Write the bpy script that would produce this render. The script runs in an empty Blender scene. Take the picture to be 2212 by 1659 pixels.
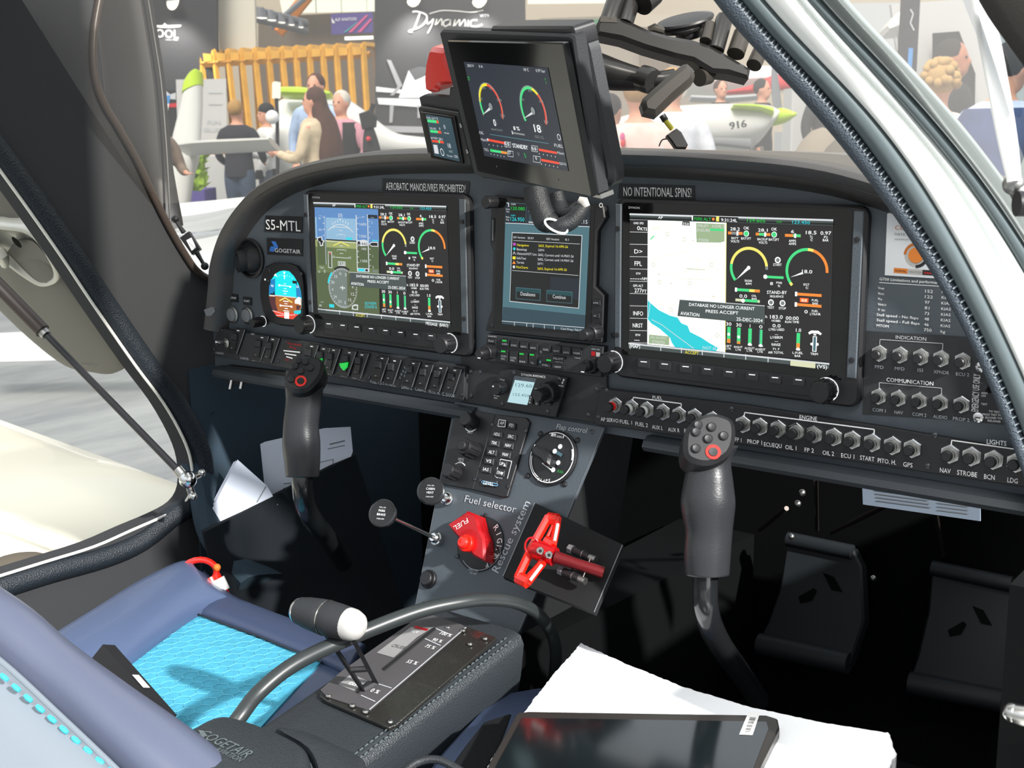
import bpy, math, random
from mathutils import Vector as V, Matrix
random.seed(7)
C = bpy.context.scene.collection
scn = bpy.context.scene
PI = math.pi
# ------------------------------------------------------------------ camera
F = 2627.03
CAM = V((1.11979, -1.05593, .21651))
RT = V((0.79247549, 0.60978945, -0.01180832)); DN = V((0.11425442, -0.16744629, -0.97923831)); FW = V((-0.59910644, 0.7746732, -0.20236822))
cd = bpy.data.cameras.new('camera'); cam = bpy.data.objects.new('camera', cd); C.objects.link(cam)
cd.sensor_fit = 'HORIZONTAL'; cd.sensor_width = 36; cd.lens = F / 2212 * 36; cd.clip_start = .02; cd.clip_end = 200
cam.matrix_world = Matrix(((RT.x, -DN.x, -FW.x, CAM.x), (RT.y, -DN.y, -FW.y, CAM.y), (RT.z, -DN.z, -FW.z, CAM.z), (0, 0, 0, 1)))
cd.dof.use_dof = True; cd.dof.focus_distance = 1.33; cd.dof.aperture_fstop = 19
scn.camera = cam
# ------------------------------------------------------------------ light
def lin(h):
    if isinstance(h, str):
        h = h.lstrip('#'); c = [int(h[i:i + 2], 16) / 255 for i in (0, 2, 4)]
    else: c = h
    return [x / 12.92 if x <= .04045 else ((x + .055) / 1.055) ** 2.4 for x in c]
w = bpy.data.worlds.new('hall_daylight'); scn.world = w; w.use_nodes = True
nt = w.node_tree; bg = nt.nodes['Background']
tc = nt.nodes.new('ShaderNodeTexCoord'); sep = nt.nodes.new('ShaderNodeSeparateXYZ'); rmp = nt.nodes.new('ShaderNodeValToRGB')
nt.links.new(tc.outputs['Generated'], sep.inputs[0]); nt.links.new(sep.outputs['Z'], rmp.inputs[0]); nt.links.new(rmp.outputs[0], bg.inputs[0])
rmp.color_ramp.elements[0].position = 0.0; rmp.color_ramp.elements[0].color = (.42, .41, .40, 1)
rmp.color_ramp.elements[1].position = .5; rmp.color_ramp.elements[1].color = (.86, .93, 1.0, 1)
bg.inputs[1].default_value = 1.2
hd = bpy.data.lights.new('roof_window_light', 'SUN'); hd.energy = 3.1; hd.angle = math.radians(25); hd.color = (1, .97, .92)
ho = bpy.data.objects.new('roof_window_light', hd); C.objects.link(ho); ho.location = (0, -6, 8); ho.rotation_euler = V((-.25, .75, -1)).to_track_quat('-Z', 'Y').to_euler()
# strong hall spot shining in through the open right door
sd = bpy.data.lights.new('hall_spot', 'SPOT'); sd.energy = 3900; sd.spot_size = math.radians(44); sd.spot_blend = .5; sd.shadow_soft_size = .1; sd.color = (1, .98, .95)
so = bpy.data.objects.new('hall_spot', sd); C.objects.link(so); so.location = (6.07, -1.26, 3.16)
so.rotation_euler = (V((-.2, -.1, -.3)) - so.location).to_track_quat('-Z', 'Y').to_euler()
scn.view_settings.view_transform = 'Standard'; scn.view_settings.look = 'None'; scn.view_settings.gamma = 1
scn.view_settings.exposure = .12; scn.view_settings.use_curve_mapping = False
scn.cycles.max_bounces = 8; scn.cycles.transparent_max_bounces = 24; scn.cycles.sample_clamp_indirect = 6
# ------------------------------------------------------------------ rays and frames
def ray(x, y): return RT * ((x - 1106) / F) + DN * ((y - 829.5) / F) + FW
def dep(x, y, t): return CAM + ray(x, y) * t
def crop(ox, oy, s): return lambda x, y: (ox + x / s, oy + y / s)
ID = lambda x, y: (x, y)
class Fr:
    def __init__(s, o, u, v):
        s.o = V(o); s.u = V(u).normalized(); s.v = V(v); s.v = (s.v - s.u * s.v.dot(s.u)).normalized(); s.n = s.u.cross(s.v)
    def P(s, u, v, w=0): return s.o + s.u * u + s.v * v + s.n * w
    def uv(s, x, y, w=0):
        d = ray(x, y); o = s.o + s.n * w; p = CAM + d * ((o - CAM).dot(s.n) / d.dot(s.n)) - s.o
        return (p.dot(s.u), p.dot(s.v))
    def hit(s, x, y, w=0): return s.P(*s.uv(x, y, w), w)
    def sh(s, w): return Fr(s.o + s.n * w, s.u, s.v)
PN = Fr((0, 0, 0), (1, 0, 0), (0, 0, 1))
PF = Fr((0, .006, 0), (1, 0, 0), (0, 0, 1))
RL = Fr((0, -.002, 0), (1, 0, 0), (0, 0, 1))
an = math.radians(27)
PD = Fr((.221, 0, -.091), (1, 0, 0), (0, math.sin(an), math.cos(an)))
def hz(z): return Fr((0, 0, z), (1, 0, 0), (0, 1, 0))
TB = Fr((.351, -.112, .179), (.913, -.4, -.077), (-.015, -.183, .588))
def facing(t, x=1106, y=829):      # upright frame far away in the hall, square to the hall's long side
    return Fr(dep(x, y, t), (.79, .61, 0), (0, 0, 1))
# ------------------------------------------------------------------ materials
MATS = {}
def mat(name, col, rough=.5, metal=0, emi=0, bump=0, bs=200, var=0, vs=8, coat=0, spec=.5, alpha=1, trans=0, kind=''):
    if name in MATS: return name
    m = bpy.data.materials.new(name); m.use_nodes = True; MATS[name] = m
    nt = m.node_tree; b = nt.nodes['Principled BSDF']; c = lin(col) + [1]
    b.inputs['Base Color'].default_value = c; b.inputs['Roughness'].default_value = rough; b.inputs['Metallic'].default_value = metal
    b.inputs['Specular IOR Level'].default_value = spec; b.inputs['Coat Weight'].default_value = coat
    b.inputs['Transmission Weight'].default_value = trans; b.inputs['Alpha'].default_value = alpha
    if emi: b.inputs['Emission Color'].default_value = c; b.inputs['Emission Strength'].default_value = emi; b.inputs['Base Color'].default_value = (0.01, .01, .01, 1)
    tcn = None
    def T():
        nonlocal tcn
        if tcn is None: tcn = nt.nodes.new('ShaderNodeTexCoord')
        return tcn.outputs['Object']
    if var:
        n = nt.nodes.new('ShaderNodeTexNoise'); n.inputs['Scale'].default_value = vs; n.inputs['Detail'].default_value = 4; nt.links.new(T(), n.inputs['Vector'])
        r = nt.nodes.new('ShaderNodeValToRGB'); nt.links.new(n.outputs['Fac'], r.inputs[0])
        r.color_ramp.elements[0].position = .3; r.color_ramp.elements[1].position = .7
        r.color_ramp.elements[0].color = [max(0, x * (1 - var)) for x in c[:3]] + [1]; r.color_ramp.elements[1].color = [min(1, x * (1 + var)) for x in c[:3]] + [1]
        nt.links.new(r.outputs[0], b.inputs['Emission Color' if emi else 'Base Color'])
    if bump:
        if kind == 'leather':
            n = nt.nodes.new('ShaderNodeTexVoronoi'); n.inputs['Scale'].default_value = bs; o = n.outputs['Distance']
        else:
            n = nt.nodes.new('ShaderNodeTexNoise'); n.inputs['Scale'].default_value = bs; n.inputs['Detail'].default_value = 3; o = n.outputs['Fac']
        nt.links.new(T(), n.inputs['Vector'])
        bp = nt.nodes.new('ShaderNodeBump'); bp.inputs['Strength'].default_value = bump; bp.inputs['Distance'].default_value = .001
        nt.links.new(o, bp.inputs['Height']); nt.links.new(bp.outputs[0], b.inputs['Normal'])
    return name
def glassmat(name, tint, mixf=.06, haze=0):
    m = bpy.data.materials.new(name); m.use_nodes = True; MATS[name] = m; nt = m.node_tree
    for n in list(nt.nodes):
        if n.type != 'OUTPUT_MATERIAL': nt.nodes.remove(n)
    out = nt.nodes['Material Output']; t = nt.nodes.new('ShaderNodeBsdfTransparent'); t.inputs[0].default_value = lin(tint) + [1]
    g = nt.nodes.new('ShaderNodeBsdfGlossy'); g.inputs['Roughness'].default_value = .03; mx = nt.nodes.new('ShaderNodeMixShader')
    fr = nt.nodes.new('ShaderNodeFresnel'); fr.inputs['IOR'].default_value = 1.3
    ml = nt.nodes.new('ShaderNodeMath'); ml.operation = 'MULTIPLY'; ml.inputs[1].default_value = mixf * 6; nt.links.new(fr.outputs[0], ml.inputs[0])
    nt.links.new(ml.outputs[0], mx.inputs[0]); nt.links.new(t.outputs[0], mx.inputs[1]); nt.links.new(g.outputs[0], mx.inputs[2]); nt.links.new(mx.outputs[0], out.inputs[0])
    if haze:  # translucent white mixed in paints the hazy veil over the view
        m2 = nt.nodes.new('ShaderNodeMixShader'); m2.inputs[0].default_value = haze; tl = nt.nodes.new('ShaderNodeBsdfTranslucent'); tl.inputs[0].default_value = (1, .97, .93, 1); nt.links.new(mx.outputs[0], m2.inputs[1]); nt.links.new(tl.outputs[0], m2.inputs[2]); nt.links.new(m2.outputs[0], out.inputs[0])
    return name
mat('panel', '#4d555c', .55, bump=.35, bs=900); mat('black', '#1d1d20', .45); mat('blackm', '#2a2c2f', .6, bump=.2, bs=700)
mat('gloss', '#0b0b0c', .08, spec=.6); mat('rubber', '#2b3136', .65, bump=.3, bs=400); mat('dark', '#101113', .8); mat('carpet', '#15171a', .95, bump=.8, bs=900, spec=.15)
mat('white', '#f2f2ee', .4); mat('paint', '#f3f3f0', .25, coat=.5); mat('ink', '#ffffff', .6); mat('inkd', '#bfc3c8', .6); mat('ledge', '#33383d', .6, bump=.2, bs=900); mat('grey', '#77797c', .5); mat('steel', '#c9c8c4', .25, 1); mat('steelr', '#a5a5a2', .4, 1)
mat('chrome', '#dcdcdc', .12, 1); mat('red', '#f5200f', .25, coat=.7); mat('redm', '#c4131b', .3, .4, coat=.3); mat('screw', '#55565a', .3, .9)
mat('leatherc', '#2b3034', .45, bump=.5, bs=700, kind='leather'); mat('leather', '#434c55', .4, bump=.6, bs=700, kind='leather'); mat('leatherb', '#23262a', .5, bump=.4, bs=900, kind='leather')
mat('hood', '#312f2e', .36, bump=.2, bs=1200, spec=.9); mat('cloth', '#3d3e40', .95, bump=.6, bs=1400, spec=.2)
mat('clothdk', '#36444f', .95, bump=.7, bs=1200, spec=.2)
for n, c, e in (('eW', '#f4f8f8', 1.25), ('eG', '#3fd880', 1.0), ('eGb', '#18c848', .95), ('eC', '#27d2e0', 1.0), ('eY', '#e8dc6a', 1.1), ('eYb', '#f0e020', 1.0), ('eO', '#f58a2e', 1.0), ('eR', '#e8442a', 1.0), ('eGr', '#8d9694', .8), ('eK', '#1c191a', 1), ('eBar', '#4a5654', .8),
                ('eMap', '#f6fbee', 1.25), ('eSea', '#1fc6d0', 1.05), ('eSky', '#8fb8d6', .95), ('eSky2', '#5f8fc8', .9), ('eLand', '#a5b070', .85), ('eLand2', '#6f8050', .8), ('eLand3', '#5d6c46', .75), ('eHsi', '#7d8a84', .8), ('eHsi2', '#66714e', .7), ('eNavy', '#16222e', .9), ('eTeal', '#4c7580', .85), ('eTeal2', '#2d4854', .85), ('eKey', '#174a50', .8),
                ('eDk', '#0c1012', .8), ('eLcd', '#b6d9e0', .95), ('eM', '#1c2536', .8), ('eCy', '#08e6ec', 1), ('eBr', '#b4672a', .9), ('eBr2', '#5a2f35', .8), ('eBlu', '#1f86c8', .9), ('eRim', '#8cd0ff', 1.2), ('eMag', '#c050c0', .9), ('eWt', '#e9edf0', .8), ('eTan', '#d6d8b4', 1.0), ('eOlv', '#9db48c', .95)):
    mat(n, c, .3, emi=e)
glassmat('glass', '#fbf7f0', .05, .09); glassmat('acrylic', '#e8eeee', .5)
# ------------------------------------------------------------------ text
TXT = {}
def glyphs(s):
    if s in TXT: return TXT[s]
    cu = bpy.data.curves.new('t', 'FONT'); cu.body = s; cu.size = 1; cu.resolution_u = 2
    ob = bpy.data.objects.new('t', cu); me = ob.to_mesh()
    vs = [(v.co.x, v.co.y) for v in me.vertices]; fs = [tuple(p.vertices) for p in me.polygons]
    ob.to_mesh_clear(); bpy.data.objects.remove(ob); bpy.data.curves.remove(cu)
    x0 = min(v[0] for v in vs); x1 = max(v[0] for v in vs)
    TXT[s] = ([(x - x0, y) for x, y in vs], fs, x1 - x0); return TXT[s]
CAP = .73
# ------------------------------------------------------------------ mesh builder
def catmull(P, n=4, closed=False):
    P = [tuple(p) for p in P]; N = len(P); out = []
    rng = range(N if closed else N - 1)
    for i in rng:
        g = (lambda k: P[k % N]) if closed else (lambda k: P[max(0, min(N - 1, k))])
        a, b, c, d = g(i - 1), g(i), g(i + 1), g(i + 2)
        for j in range(n):
            t = j / n
            out.append(tuple(.5 * (2 * b[k] + (c[k] - a[k]) * t + (2 * a[k] - 5 * b[k] + 4 * c[k] - d[k]) * t * t + (3 * b[k] - a[k] - 3 * c[k] + d[k]) * t ** 3) for k in range(len(b))))
    if not closed: out.append(P[-1])
    return out
def rrect(u0, v0, u1, v1, r, n=4):
    u0, u1 = min(u0, u1), max(u0, u1); v0, v1 = min(v0, v1), max(v0, v1); o = []
    for cx, cy, a in ((u1 - r, v1 - r, 0), (u0 + r, v1 - r, 1), (u0 + r, v0 + r, 2), (u1 - r, v0 + r, 3)):
        for k in range(n + 1):
            t = (a + k / n) * PI / 2; o.append((cx + r * math.cos(t), cy + r * math.sin(t)))
    return o
def smooth(P, it=3):
    P = [tuple(p) for p in P]
    for _ in range(it): P = [P[0]] + [tuple((a + 2 * b + c) / 4 for a, b, c in zip(P[i - 1], P[i], P[i + 1])) for i in range(1, len(P) - 1)] + [P[-1]]
    return P
def circ(u, v, r, n=24, a0=0): return [(u + r * math.cos(a0 + 2 * PI * k / n), v + r * math.sin(a0 + 2 * PI * k / n)) for k in range(n)]
def shrink(P, k):
    cx = sum(p[0] for p in P) / len(P); cy = sum(p[1] for p in P) / len(P); return [(cx + (x - cx) * k, cy + (y - cy) * k) for x, y in P]
def inset(P, d):
    N = len(P); o = []; A = sum(P[i][0] * P[(i + 1) % N][1] - P[(i + 1) % N][0] * P[i][1] for i in range(N)); sg = 1 if A > 0 else -1
    for i in range(N):
        a, b, c = P[i - 1], P[i], P[(i + 1) % N]
        d1 = V((b[0] - a[0], b[1] - a[1])); d2 = V((c[0] - b[0], c[1] - b[1]))
        if d1.length < 1e-9: d1 = d2
        if d2.length < 1e-9: d2 = d1
        d1.normalize(); d2.normalize(); n = V((-d1.y - d2.y, d1.x + d2.x)) * sg
        if n.length < 1e-6: n = V((-d1.y, d1.x)) * sg
        n.normalize(); o.append((b[0] + n.x * d, b[1] + n.y * d))
    return o
class MB:
    def __init__(s): s.v = []; s.f = []; s.m = []; s.mi = []; s.remesh = 0; s.hard = 35; s.xs = 1; s.sub = 0
    def mt(s, m):
        if m not in s.mi: s.mi.append(m)
        return s.mi.index(m)
    def add(s, vs, fs, m):
        o = len(s.v); s.v += [V(v) for v in vs]; k = s.mt(m)
        for f in fs: s.f.append([o + i for i in f]); s.m.append(k)
        return s
    def prism(s, fr, P, w0, w1, m, bev=0, back=True):
        N = len(P); A = sum(P[i][0] * P[(i + 1) % N][1] - P[(i + 1) % N][0] * P[i][1] for i in range(N))
        if A < 0: P = P[::-1]
        if abs(w1 - w0) < 1e-9: return s.add([fr.P(u, v, w0) for u, v in P], [list(range(N))], m)
        L = [(P, w0)]
        if bev: L += [(P, w1 - bev), (inset(P, bev), w1)]
        else: L += [(P, w1)]
        vs = [fr.P(u, v, ww) for Q, ww in L for u, v in Q]; fs = []
        for k in range(len(L) - 1):
            for i in range(N): j = (i + 1) % N; fs.append([k * N + i, k * N + j, (k + 1) * N + j, (k + 1) * N + i])
        fs.append([(len(L) - 1) * N + i for i in range(N)])
        if back: fs.append(list(range(N))[::-1])
        return s.add(vs, fs, m)
    def box(s, fr, u0, u1, v0, v1, w0, w1, m, bev=0): return s.prism(fr, [(u0, v0), (u1, v0), (u1, v1), (u0, v1)], w0, w1, m, bev)
    def lathe(s, fr, u, v, prof, m, n=24, ang=0):
        vs = []; fs = []
        for r, ww in prof: vs += [fr.P(a, b, ww) for a, b in circ(u, v, max(r, 1e-5), n, ang)]
        for k in range(len(prof) - 1):
            for i in range(n): j = (i + 1) % n; fs.append([k * n + i, k * n + j, (k + 1) * n + j, (k + 1) * n + i])
        fs.append([(len(prof) - 1) * n + i for i in range(n)]); fs.append(list(range(n))[::-1])
        return s.add(vs, fs, m)
    def ringf(s, fr, u, v, r0, r1, w, m, n=32, a0=0, a1=2 * PI):
        vs = []; fs = []; full = abs(a1 - a0) > 2 * PI - 1e-4
        for k in range(n + 1):
            t = a0 + (a1 - a0) * k / n; vs += [fr.P(u + r0 * math.cos(t), v + r0 * math.sin(t), w), fr.P(u + r1 * math.cos(t), v + r1 * math.sin(t), w)]
        for k in range(n): fs.append([2 * k, 2 * k + 2, 2 * k + 3, 2 * k + 1])
        return s.add(vs, fs, m)
    def tube(s, P, R, m, n=12, cap=True, up=None, flat=1, twist=0):
        P = [V(p) for p in P]; N = len(P)
        if not isinstance(R, (list, tuple)): R = [R] * N
        up = V(up) if up else V((0.13, 0.31, .94)); vs = []; fs = []; x = None
        for i in range(N):
            d = (P[min(N - 1, i + 1)] - P[max(0, i - 1)]).normalized()
            if x is None: x = up.cross(d); x = x.normalized() if x.length > 1e-4 else d.orthogonal().normalized()
            else: x = (x - d * x.dot(d)).normalized()
            y = d.cross(x)
            for k in range(n):
                t = 2 * PI * k / n; vs.append(P[i] + x * (R[i] * math.cos(t)) + y * (R[i] * flat * math.sin(t)))
        for i in range(N - 1):
            for k in range(n): j = (k + 1) % n; fs.append([i * n + k, i * n + j, (i + 1) * n + j, (i + 1) * n + k])
        if cap: fs.append(list(range(n))[::-1]); fs.append([(N - 1) * n + k for k in range(n)])
        return s.add(vs, fs, m)
    def stube(s, P, R, m, n=12, k=5, **kw):
        if not isinstance(R, (list, tuple)): R = [R] * len(P)
        Q = catmull([tuple(p) + (r,) for p, r in zip(P, R)], k); return s.tube([q[:3] for q in Q], [q[3] for q in Q], m, n, **kw)
    def ell(s, c, ax, m, nu=16, nv=10, rot=None):
        c = V(c); A = [V(a) for a in ax]; vs = []; fs = []
        for j in range(nv + 1):
            ph = -PI / 2 + PI * j / nv
            for i in range(nu):
                t = 2 * PI * i / nu; rr = max(math.cos(ph), 1e-4); vs.append(c + A[0] * rr * math.cos(t) + A[1] * rr * math.sin(t) + A[2] * math.sin(ph))
        for j in range(nv):
            for i in range(nu): k = (i + 1) % nu; fs.append([j * nu + i, j * nu + k, (j + 1) * nu + k, (j + 1) * nu + i])
        return s.add(vs, fs, m)
    def sph(s, c, r, m, nu=14, nv=9): return s.ell(c, ((r, 0, 0), (0, r, 0), (0, 0, r)), m, nu, nv)
    def loft(s, rings, m, cap=True, close=True):
        n = len(rings[0]); vs = [V(p) for r in rings for p in r]; fs = []
        for i in range(len(rings) - 1):
            for k in range(n if close else n - 1): j = (k + 1) % n; fs.append([i * n + k, i * n + j, (i + 1) * n + j, (i + 1) * n + k])
        if cap and close: fs.append(list(range(n))[::-1]); fs.append([(len(rings) - 1) * n + k for k in range(n)])
        return s.add(vs, fs, m)
    def band(s, A, B, m, th, flat=.5, n=14, k=5):
        """rounded strip whose two long edges are the 3D polylines A and B, th thick"""
        A = catmull([tuple(p) for p in A], k); B = catmull([tuple(p) for p in B], k); rings = []
        for i in range(len(A)):
            a = V(A[i]); b = V(B[i]); c = (a + b) / 2; h = (b - a) / 2
            tn = (V(A[min(len(A) - 1, i + 1)]) - V(A[max(0, i - 1)])).normalized(); nn = h.cross(tn).normalized()
            r = []
            for q in range(n):
                t = 2 * PI * q / n; cx, sy = math.cos(t), math.sin(t); p = flat
                r.append(c + h * (abs(cx) ** p * (1 if cx > 0 else -1)) + nn * (th / 2 * abs(sy) ** p * (1 if sy > 0 else -1)))
            rings.append(r)
        return s.loft(rings, m)
    def text(s, fr, t, A, B, h, m, w=0, ext=0):
        vs, fs, wd = glyphs(t); d = V((B[0] - A[0], B[1] - A[1])); L = d.length
        if L < 1e-7: return s
        d /= L; p = V((-d.y, d.x)); sx = L / max(wd, 1e-3); sy = h / CAP
        if sx > 1.7 * sy: k = 1.1 * sy; A = (A[0] + d.x * (L - wd * k) / 2, A[1] + d.y * (L - wd * k) / 2); sx = k
        return s.add([fr.P(A[0] + d.x * x * sx + p.x * y * sy, A[1] + d.y * x * sx + p.y * y * sy, w) for x, y in vs], fs, m)
    def build(s, name, loc=(0, 0, 0), parent=None):
        me = bpy.data.meshes.new(name); L = V(loc)
        me.from_pydata([tuple(v - L) for v in s.v], [], s.f); me.polygons.foreach_set('material_index', s.m); me.polygons.foreach_set('use_smooth', [True] * len(s.f))
        for m in s.mi: me.materials.append(MATS[m])
        me.update()
        try: me.set_sharp_from_angle(angle=math.radians(s.hard))
        except Exception: pass
        o = bpy.data.objects.new(name, me); C.objects.link(o)
        if parent: o.parent = parent
        else: o.location = L
        if s.remesh:
            r = o.modifiers.new('r', 'REMESH'); r.mode = 'VOXEL'; r.voxel_size = s.remesh; r.use_smooth_shade = True
            q = o.modifiers.new('s', 'SMOOTH'); q.iterations = 6; q.factor = .5
        return o
class T:
    """one thing: root Empty (or its single mesh), parts, sub-parts"""
    ALL = []
    def __init__(s, name, label, cat, group=None, kind=None):
        s.name = name; s.label = label; s.cat = cat; s.group = group; s.kind = kind; s.own = MB(); s.parts = []; T.ALL.append(s)
    def part(s, name, label=None, par=None, kind=None):
        m = MB(); s.parts.append((name, m, par, label, kind)); return m
    def done(s):
        allv = s.own.v + [v for p in s.parts for v in p[1].v]
        if not allv: return None
        lo = V([min(v[i] for v in allv) for i in range(3)]); hi = V([max(v[i] for v in allv) for i in range(3)])
        loc = V(((lo.x + hi.x) / 2, (lo.y + hi.y) / 2, lo.z))
        if s.own.v: r = s.own.build(s.name, loc)
        else: r = bpy.data.objects.new(s.name, None); C.objects.link(r); r.location = loc; r.empty_display_size = .02
        if s.kind: r['kind'] = s.kind
        if s.kind != 'structure': r['label'] = s.label; r['category'] = s.cat
        if s.group: r['group'] = s.group
        s.obj = r; mp = {}
        for name, m, par, lab, kd in s.parts:
            if not m.v: continue
            o = m.build(name, loc, mp.get(id(par), r) if par is not None else r)
            if par is not None and id(par) in mp: pass
            if lab: o['label'] = lab
            if kd: o['kind'] = kd
            mp[id(m)] = o
        return r
def struct(name, label=None): return T(name, label, None, kind='structure')
class D:
    """draws on a frame with coordinates read from one zoomed view of it"""
    def __init__(s, mb, fr, cr=ID, off=(0, 0), w=.0006): s.mb = mb; s.fr = fr; s.cr = cr; s.off = off; s.w = w; s.pw = 0
    def p(s, x, y): a = s.fr.uv(*s.cr(x, y), s.pw); return (a[0] + s.off[0], a[1] + s.off[1])
    def t(s, tx, x0, y0, x1, y1, h, m='eW', w=None):
        A = s.p(x0, y0); B = s.p(x1, y1); H = s.p(x0, y0 - h); s.mb.text(s.fr, tx, A, B, math.hypot(H[0] - A[0], H[1] - A[1]), m, (s.w + .0004) if w is None else w)
    def r(s, x0, y0, x1, y1, m, w=None, w0=None, bev=0, rr=0):
        A = s.p(x0, y0); B = s.p(x1, y1); w = s.w if w is None else w
        P = rrect(A[0], A[1], B[0], B[1], rr) if rr else [(A[0], B[1]), (B[0], B[1]), (B[0], A[1]), (A[0], A[1])]
        s.mb.prism(s.fr, P, w if w0 is None else w0, w, m, bev)
    def q(s, pts, m, w=None, w0=None, bev=0, k=0):
        P = [s.p(*a) for a in pts]; w = s.w if w is None else w
        if k: P = catmull(P, k, True)
        s.mb.prism(s.fr, P, w if w0 is None else w0, w, m, bev)
    def l(s, pts, wd, m, w=None):
        P = [s.p(*a) for a in pts]; w = s.w if w is None else w; a = s.p(*pts[0]); b = s.p(pts[0][0], pts[0][1] + wd); h = math.hypot(a[0] - b[0], a[1] - b[1]) / 2
        for i in range(len(P) - 1):
            d = V((P[i + 1][0] - P[i][0], P[i + 1][1] - P[i][1]))
            if d.length < 1e-7: continue
            d.normalize(); n = (-d.y * h, d.x * h); a, b = P[i], P[i + 1]
            s.mb.prism(s.fr, [(a[0] + n[0], a[1] + n[1]), (a[0] - n[0], a[1] - n[1]), (b[0] - n[0], b[1] - n[1]), (b[0] + n[0], b[1] + n[1])], w, w, m)
    def a(s, c, pa, pb, wd, m, w=None, R=None):     # clockwise arc about c from the direction of pa to that of pb
        c = s.p(*c); A = s.p(*pa); B = s.p(*pb); w = s.w if w is None else w
        ra = math.hypot(A[0] - c[0], A[1] - c[1]) if R is None else R; q = s.p(pa[0], pa[1] + wd); h = math.hypot(q[0] - A[0], q[1] - A[1]) / 2
        t0 = math.atan2(A[1] - c[1], A[0] - c[0]); t1 = math.atan2(B[1] - c[1], B[0] - c[0])
        while t1 >= t0: t1 -= 2 * PI
        s.mb.ringf(s.fr, c[0], c[1], ra - h, ra + h, w, m, max(4, int(abs(t1 - t0) / .12)), t0, t1)
    def d(s, x, y, rpx, m, w=None, n=20):
        c = s.p(x, y); e = s.p(x, y + rpx); w = s.w if w is None else w; r = math.hypot(c[0] - e[0], c[1] - e[1]); s.mb.prism(s.fr, circ(c[0], c[1], r, n), w, w, m)
    def ring(s, x, y, rpx, wd, m, w=None, n=28):
        c = s.p(x, y); e = s.p(x, y + rpx); w = s.w if w is None else w; r = math.hypot(c[0] - e[0], c[1] - e[1]); k = wd / rpx / 2; s.mb.ringf(s.fr, c[0], c[1], r * (1 - k), r * (1 + k), w, m, n)
def scr(t, fr, x, y, cr=ID, r=.0022, m='screw', w=0, h=.0014):
    u, v = fr.uv(*cr(x, y), w); p = t.part('screw'); p.lathe(fr, u, v, [(r, w), (r, w + h * .5), (r * .6, w + h)], m, 12)
    p.box(fr, u - r * .5, u + r * .5, v - r * .12, v + r * .12, w + h * .9, w + h * 1.08, 'black')
def knob(p, fr, u, v, w0, r, h, m='black', n=28, dr=None, tilt=0):
    """ribbed rotary knob, optional direction dr of its axis is the frame normal"""
    prof = [(r * .98, w0), (r, w0 + h * .1), (r * .96, w0 + h * .88), (r * .84, w0 + h), (r * .3, w0 + h * 1.0)]
    p.lathe(fr, u, v, prof, m, n)
    for k in range(n // 2):
        t = 2 * PI * k / (n // 2); a, b = u + r * math.cos(t), v + r * math.sin(t); q = r * .06
        p.prism(fr, [(a - q, b - q), (a + q, b - q), (a + q, b + q), (a - q, b + q)], w0 + h * .12, w0 + h * .86, m)
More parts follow.
